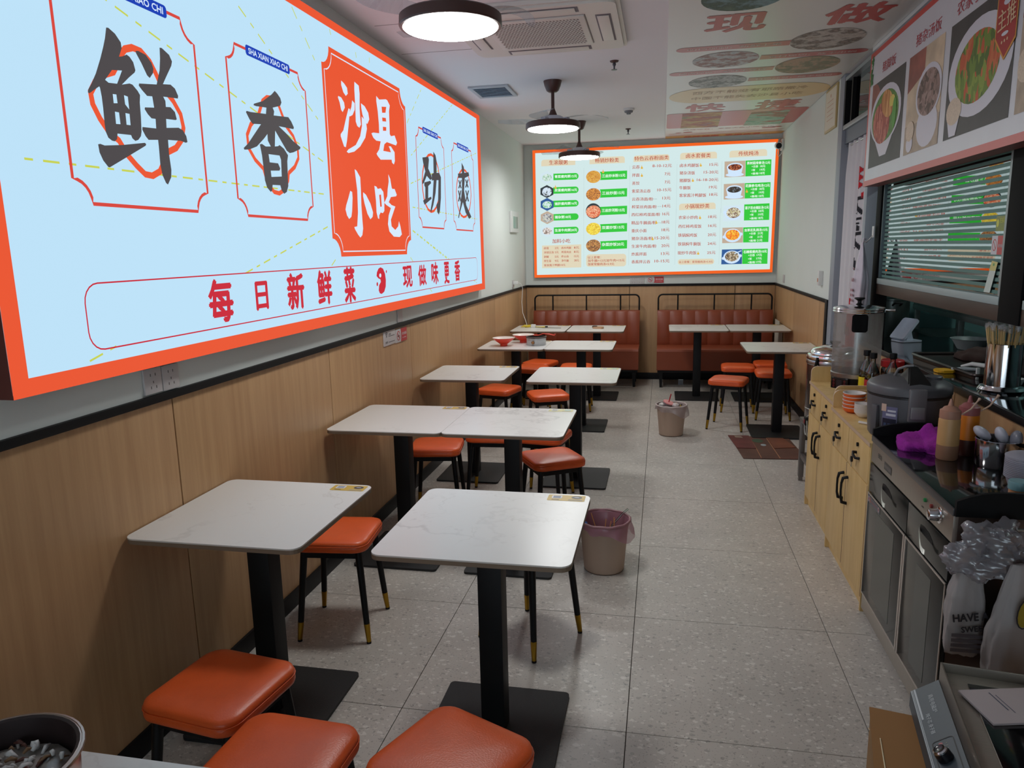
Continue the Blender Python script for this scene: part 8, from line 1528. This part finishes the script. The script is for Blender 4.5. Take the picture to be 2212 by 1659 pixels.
# ================================================================== CARTON AND INDUCTION COOKER IN THE BOTTOM RIGHT CORNER
kb = P('carton_brown', rgb(146, 108, 62), 0.7, noise=0.08, nscale=4)
bx = root('cardboard_box', 'brown taped cardboard box on the floor under the induction cooker', 'box', (0, 0, 0)); PB_ = Vector((0.563, 1.911, 0)); bx.rotation_euler = (0, 0, R(-12)); bx.location = PB_ - Matrix.Rotation(R(-12), 3, 'Z') @ PB_
B('box_body', (0.563, 1.30, 0.0, 1.05, 1.911, 0.395), kb, bx, 0.004)
B('box_flap', (0.560, 1.29, 0.395, 0.68, 1.914, 0.3985), P('carton_flap', rgb(150, 106, 60), 0.7), bx); TU('tape_edge', [(0.561, 1.905, 0.34), (0.58, 1.78, 0.399), (0.60, 1.30, 0.399)], 0.002, P('tape_shine', rgb(196, 170, 130), 0.2), bx, 5)
B('packing_tape', (0.561, 1.62, 0.30, 0.564, 1.68, 0.396), P('packing_tape', rgb(168, 130, 80), 0.25), bx)
ic = root('induction_cooker', 'slate grey commercial induction cooker with chrome knob', 'induction cooker', (0, 0, 0)); PIV = Vector((0.66, 1.936, 0)); ic.rotation_euler = (0, 0, R(-8.6)); ic.location = PIV - Matrix.Rotation(R(-8.6), 3, 'Z') @ PIV; pan_c = P('panel_slate', rgb(62, 72, 80), 0.45)
ya, yb_ = 1.35, 1.932
B('cooker_housing', (0.735, ya, 0.402, 1.13, yb_, 0.515), steel_brushed, ic, 0.003); B('front_face', (0.672, ya, 0.402, 0.740, yb_, 0.438), pan_c, ic, 0.002)
Pn = Plane2((0.664, 0, 0.4430), (0, -1, 0), (0.062, 0, 0.0470)); L2 = Pn.V.length; Pn.V = Pn.V / L2; Pn.N = Pn.U.cross(Pn.V)
if Pn.N.z < 0: Pn.N = -Pn.N
bm = bmesh.new(); A_ = [bm.verts.new(Pn.p(u, v, d)) for d in (0, -0.006) for u, v in ((-yb_, 0), (-ya, 0), (-ya, L2), (-yb_, L2))]
for f in ((0, 1, 2, 3), (7, 6, 5, 4), (0, 4, 5, 1), (1, 5, 6, 2), (2, 6, 7, 3), (3, 7, 4, 0)): bm.faces.new([A_[i] for i in f])
bmesh.ops.recalc_face_normals(bm, faces=bm.faces); finish(bm, 'control_panel', pan_c, ic)
B('lip_front', (0.664, ya, 0.402, 0.672, yb_, 0.4415), pan_c, ic)
bm = bmesh.new()
quad(bm, Pn, -yb_, 0.0015, -ya, 0.0035, 0.0005, 0); quad(bm, Pn, -yb_, 0.005, -ya, 0.0065, 0.0005, 0); quad(bm, Pn, -yb_, 0.0085, -1.80, 0.0135, 0.0005, 0)
finish(bm, 'white_stripes', P('stripe_white', rgb(176, 182, 186), 0.4), ic)
bm = bmesh.new(); put(bm, Pn, '商用电磁炉', -1.885, 0.046, -1.810, 0.046, 0.013, 0.0006, 0, 0.01); put(bm, Pn, '炖子芯 身子器', -1.815, 0.026, -1.735, 0.026, 0.011, 0.0006, 0, 0.01)
finish(bm, 'panel_lettering', MATS['stripe_white'], ic)
bm = bmesh.new(); stroke(bm, Pn, rrect(-1.705, 0.016, -1.575, 0.066, 0.008), 0.0025, 0.0008, 0, True); flat(bm, Pn, ellip(-1.690, 0.034, 0.0055, 0.0055, 12), 0.0009, 1); flat(bm, Pn, ellip(-1.674, 0.032, 0.0055, 0.0055, 12), 0.0009, 2)
for k in range(3): flat(bm, Pn, ellip(-1.688 + 0.009 * k, 0.048, 0.0014, 0.0014, 6), 0.0009, 3)
finish(bm, 'panel_marks', [P('mark_black', rgb(14, 16, 18), 0.5), P('mark_red', rgb(176, 84, 90), 0.4), P('mark_grey', rgb(112, 116, 118), 0.4), P('mark_green', rgb(150, 160, 120), 0.4)], ic)
o = LA('knob', [(0, 0), (0.0185, 0), (0.018, 0.014), (0.0165, 0.020), (0.0165, 0.023, 1), (0.013, 0.0255, 1), (0.0115, 0.0245), (0, 0.0245)], [P('knob_dark', rgb(20, 20, 24), 0.2), chrome], ic, 28)
zax = Pn.N.normalized(); xax = Pn.V.normalized(); yax = zax.cross(xax); mk_ = Matrix((xax, yax, zax)).transposed().to_4x4(); mk_.translation = Pn.p(-1.640, 0.036, 0.0005); o.matrix_local = mk_
B('splash_flange', (0.727, ya, 0.485, 0.731, yb_, 0.540), P('flange', rgb(124, 116, 106), 0.35, 0.6), ic, 0.001); B('splash_flange', (0.727, yb_ - 0.002, 0.485, 1.13, yb_ + 0.002, 0.540), MATS['flange'], ic, 0.001)
B('hob_glass', (0.78, 1.30, 0.515, 1.11, 1.885, 0.519), black_glass, ic, 0.001)
bk = root('instruction_booklet', 'white instruction booklet lying on the induction hob', 'booklet', (0.860, 1.785, 0.5195), R(13)); B('booklet_pages', (-0.115, -0.0655, 0.0, 0.115, 0.0655, 0.006), P('booklet_white', rgb(170, 158, 158), 0.6), bk, 0.001)
bm = bmesh.new(); PK = Plane2((0, 0, 0.0062), (0, -1, 0), (1, 0, 0)); PK.N = Vector((0, 0, 1)); put(bm, PK, '使用说明书', -0.03, 0.045, 0.05, 0.045, 0.012, 0.0003, 0, 0.01); quad(bm, PK, -0.05, -0.05, 0.02, -0.047, 0.0003, 0); quad(bm, PK, -0.04, -0.04, 0.03, -0.038, 0.0003, 0)
finish(bm, 'booklet_print', P('booklet_ink', rgb(70, 72, 92), 0.6), bk)
TU('hob_cable', [(0.95, 1.62, 0.524), (1.02, 1.66, 0.524), (1.10, 1.70, 0.52)], 0.003, P('wire_pink', rgb(150, 100, 90), 0.5), ic, 6)
# stickers on the hatch glass
gl = root('glass_stickers', 'yellow payment sticker, no smoking sign and tilted slip on the hatch glass', 'sticker', (0, 0, 0))
PG = Plane2((XR + 0.0280, 0, 0), (0, -1, 0), (0, 0, 1)); bm = bmesh.new(); quad(bm, PG, -3.375, 1.648, -3.285, 1.708, 0.0004, 0); flat(bm, PG, ellip(-3.36, 1.68, 0.012, 0.016, 14), 0.0008, 1); put(bm, PG, '扫码', -3.342, 1.69, -3.295, 1.69, 0.02, 0.0008, 1, 0.01)
finish(bm, 'payment_sticker', [P('olive_sticker', rgb(128, 138, 42), 0.4), P('sticker_lemon', rgb(206, 208, 60), 0.4)], gl)
bm = bmesh.new(); quad(bm, PG, -3.40, 1.555, -3.285, 1.630, 0.0004, 0); quad(bm, PG, -3.345, 1.555, -3.285, 1.630, 0.0007, 1); stroke(bm, PG, ellip(-3.372, 1.593, 0.017, 0.022, 16), 0.004, 0.0007, 1, True); stroke(bm, PG, [(-3.384, 1.61), (-3.36, 1.576)], 0.004, 0.0009, 1)
put(bm, PG, '请勿吸烟', -3.338, 1.59, -3.29, 1.59, 0.014, 0.001, 0, 0.01); finish(bm, 'no_smoking_sticker', [P('st_pale', rgb(206, 206, 212), 0.4), ns_red], gl)
bm = bmesh.new(); flat(bm, PG, [(-3.42, 1.40), (-3.36, 1.40), (-3.31, 1.525), (-3.365, 1.53)], 0.006, 0); flat(bm, PG, [(-3.385, 1.49), (-3.325, 1.49), (-3.31, 1.525), (-3.365, 1.53)], 0.0065, 1); flat(bm, PG, ellip(-3.345, 1.515, 0.008, 0.006, 8), 0.0068, 2)
finish(bm, 'tilted_slip', [P('slip_white', rgb(206, 218, 210), 0.5), P('slip_yellow', rgb(214, 206, 130), 0.5), P('slip_green', rgb(90, 160, 90), 0.5)], gl)
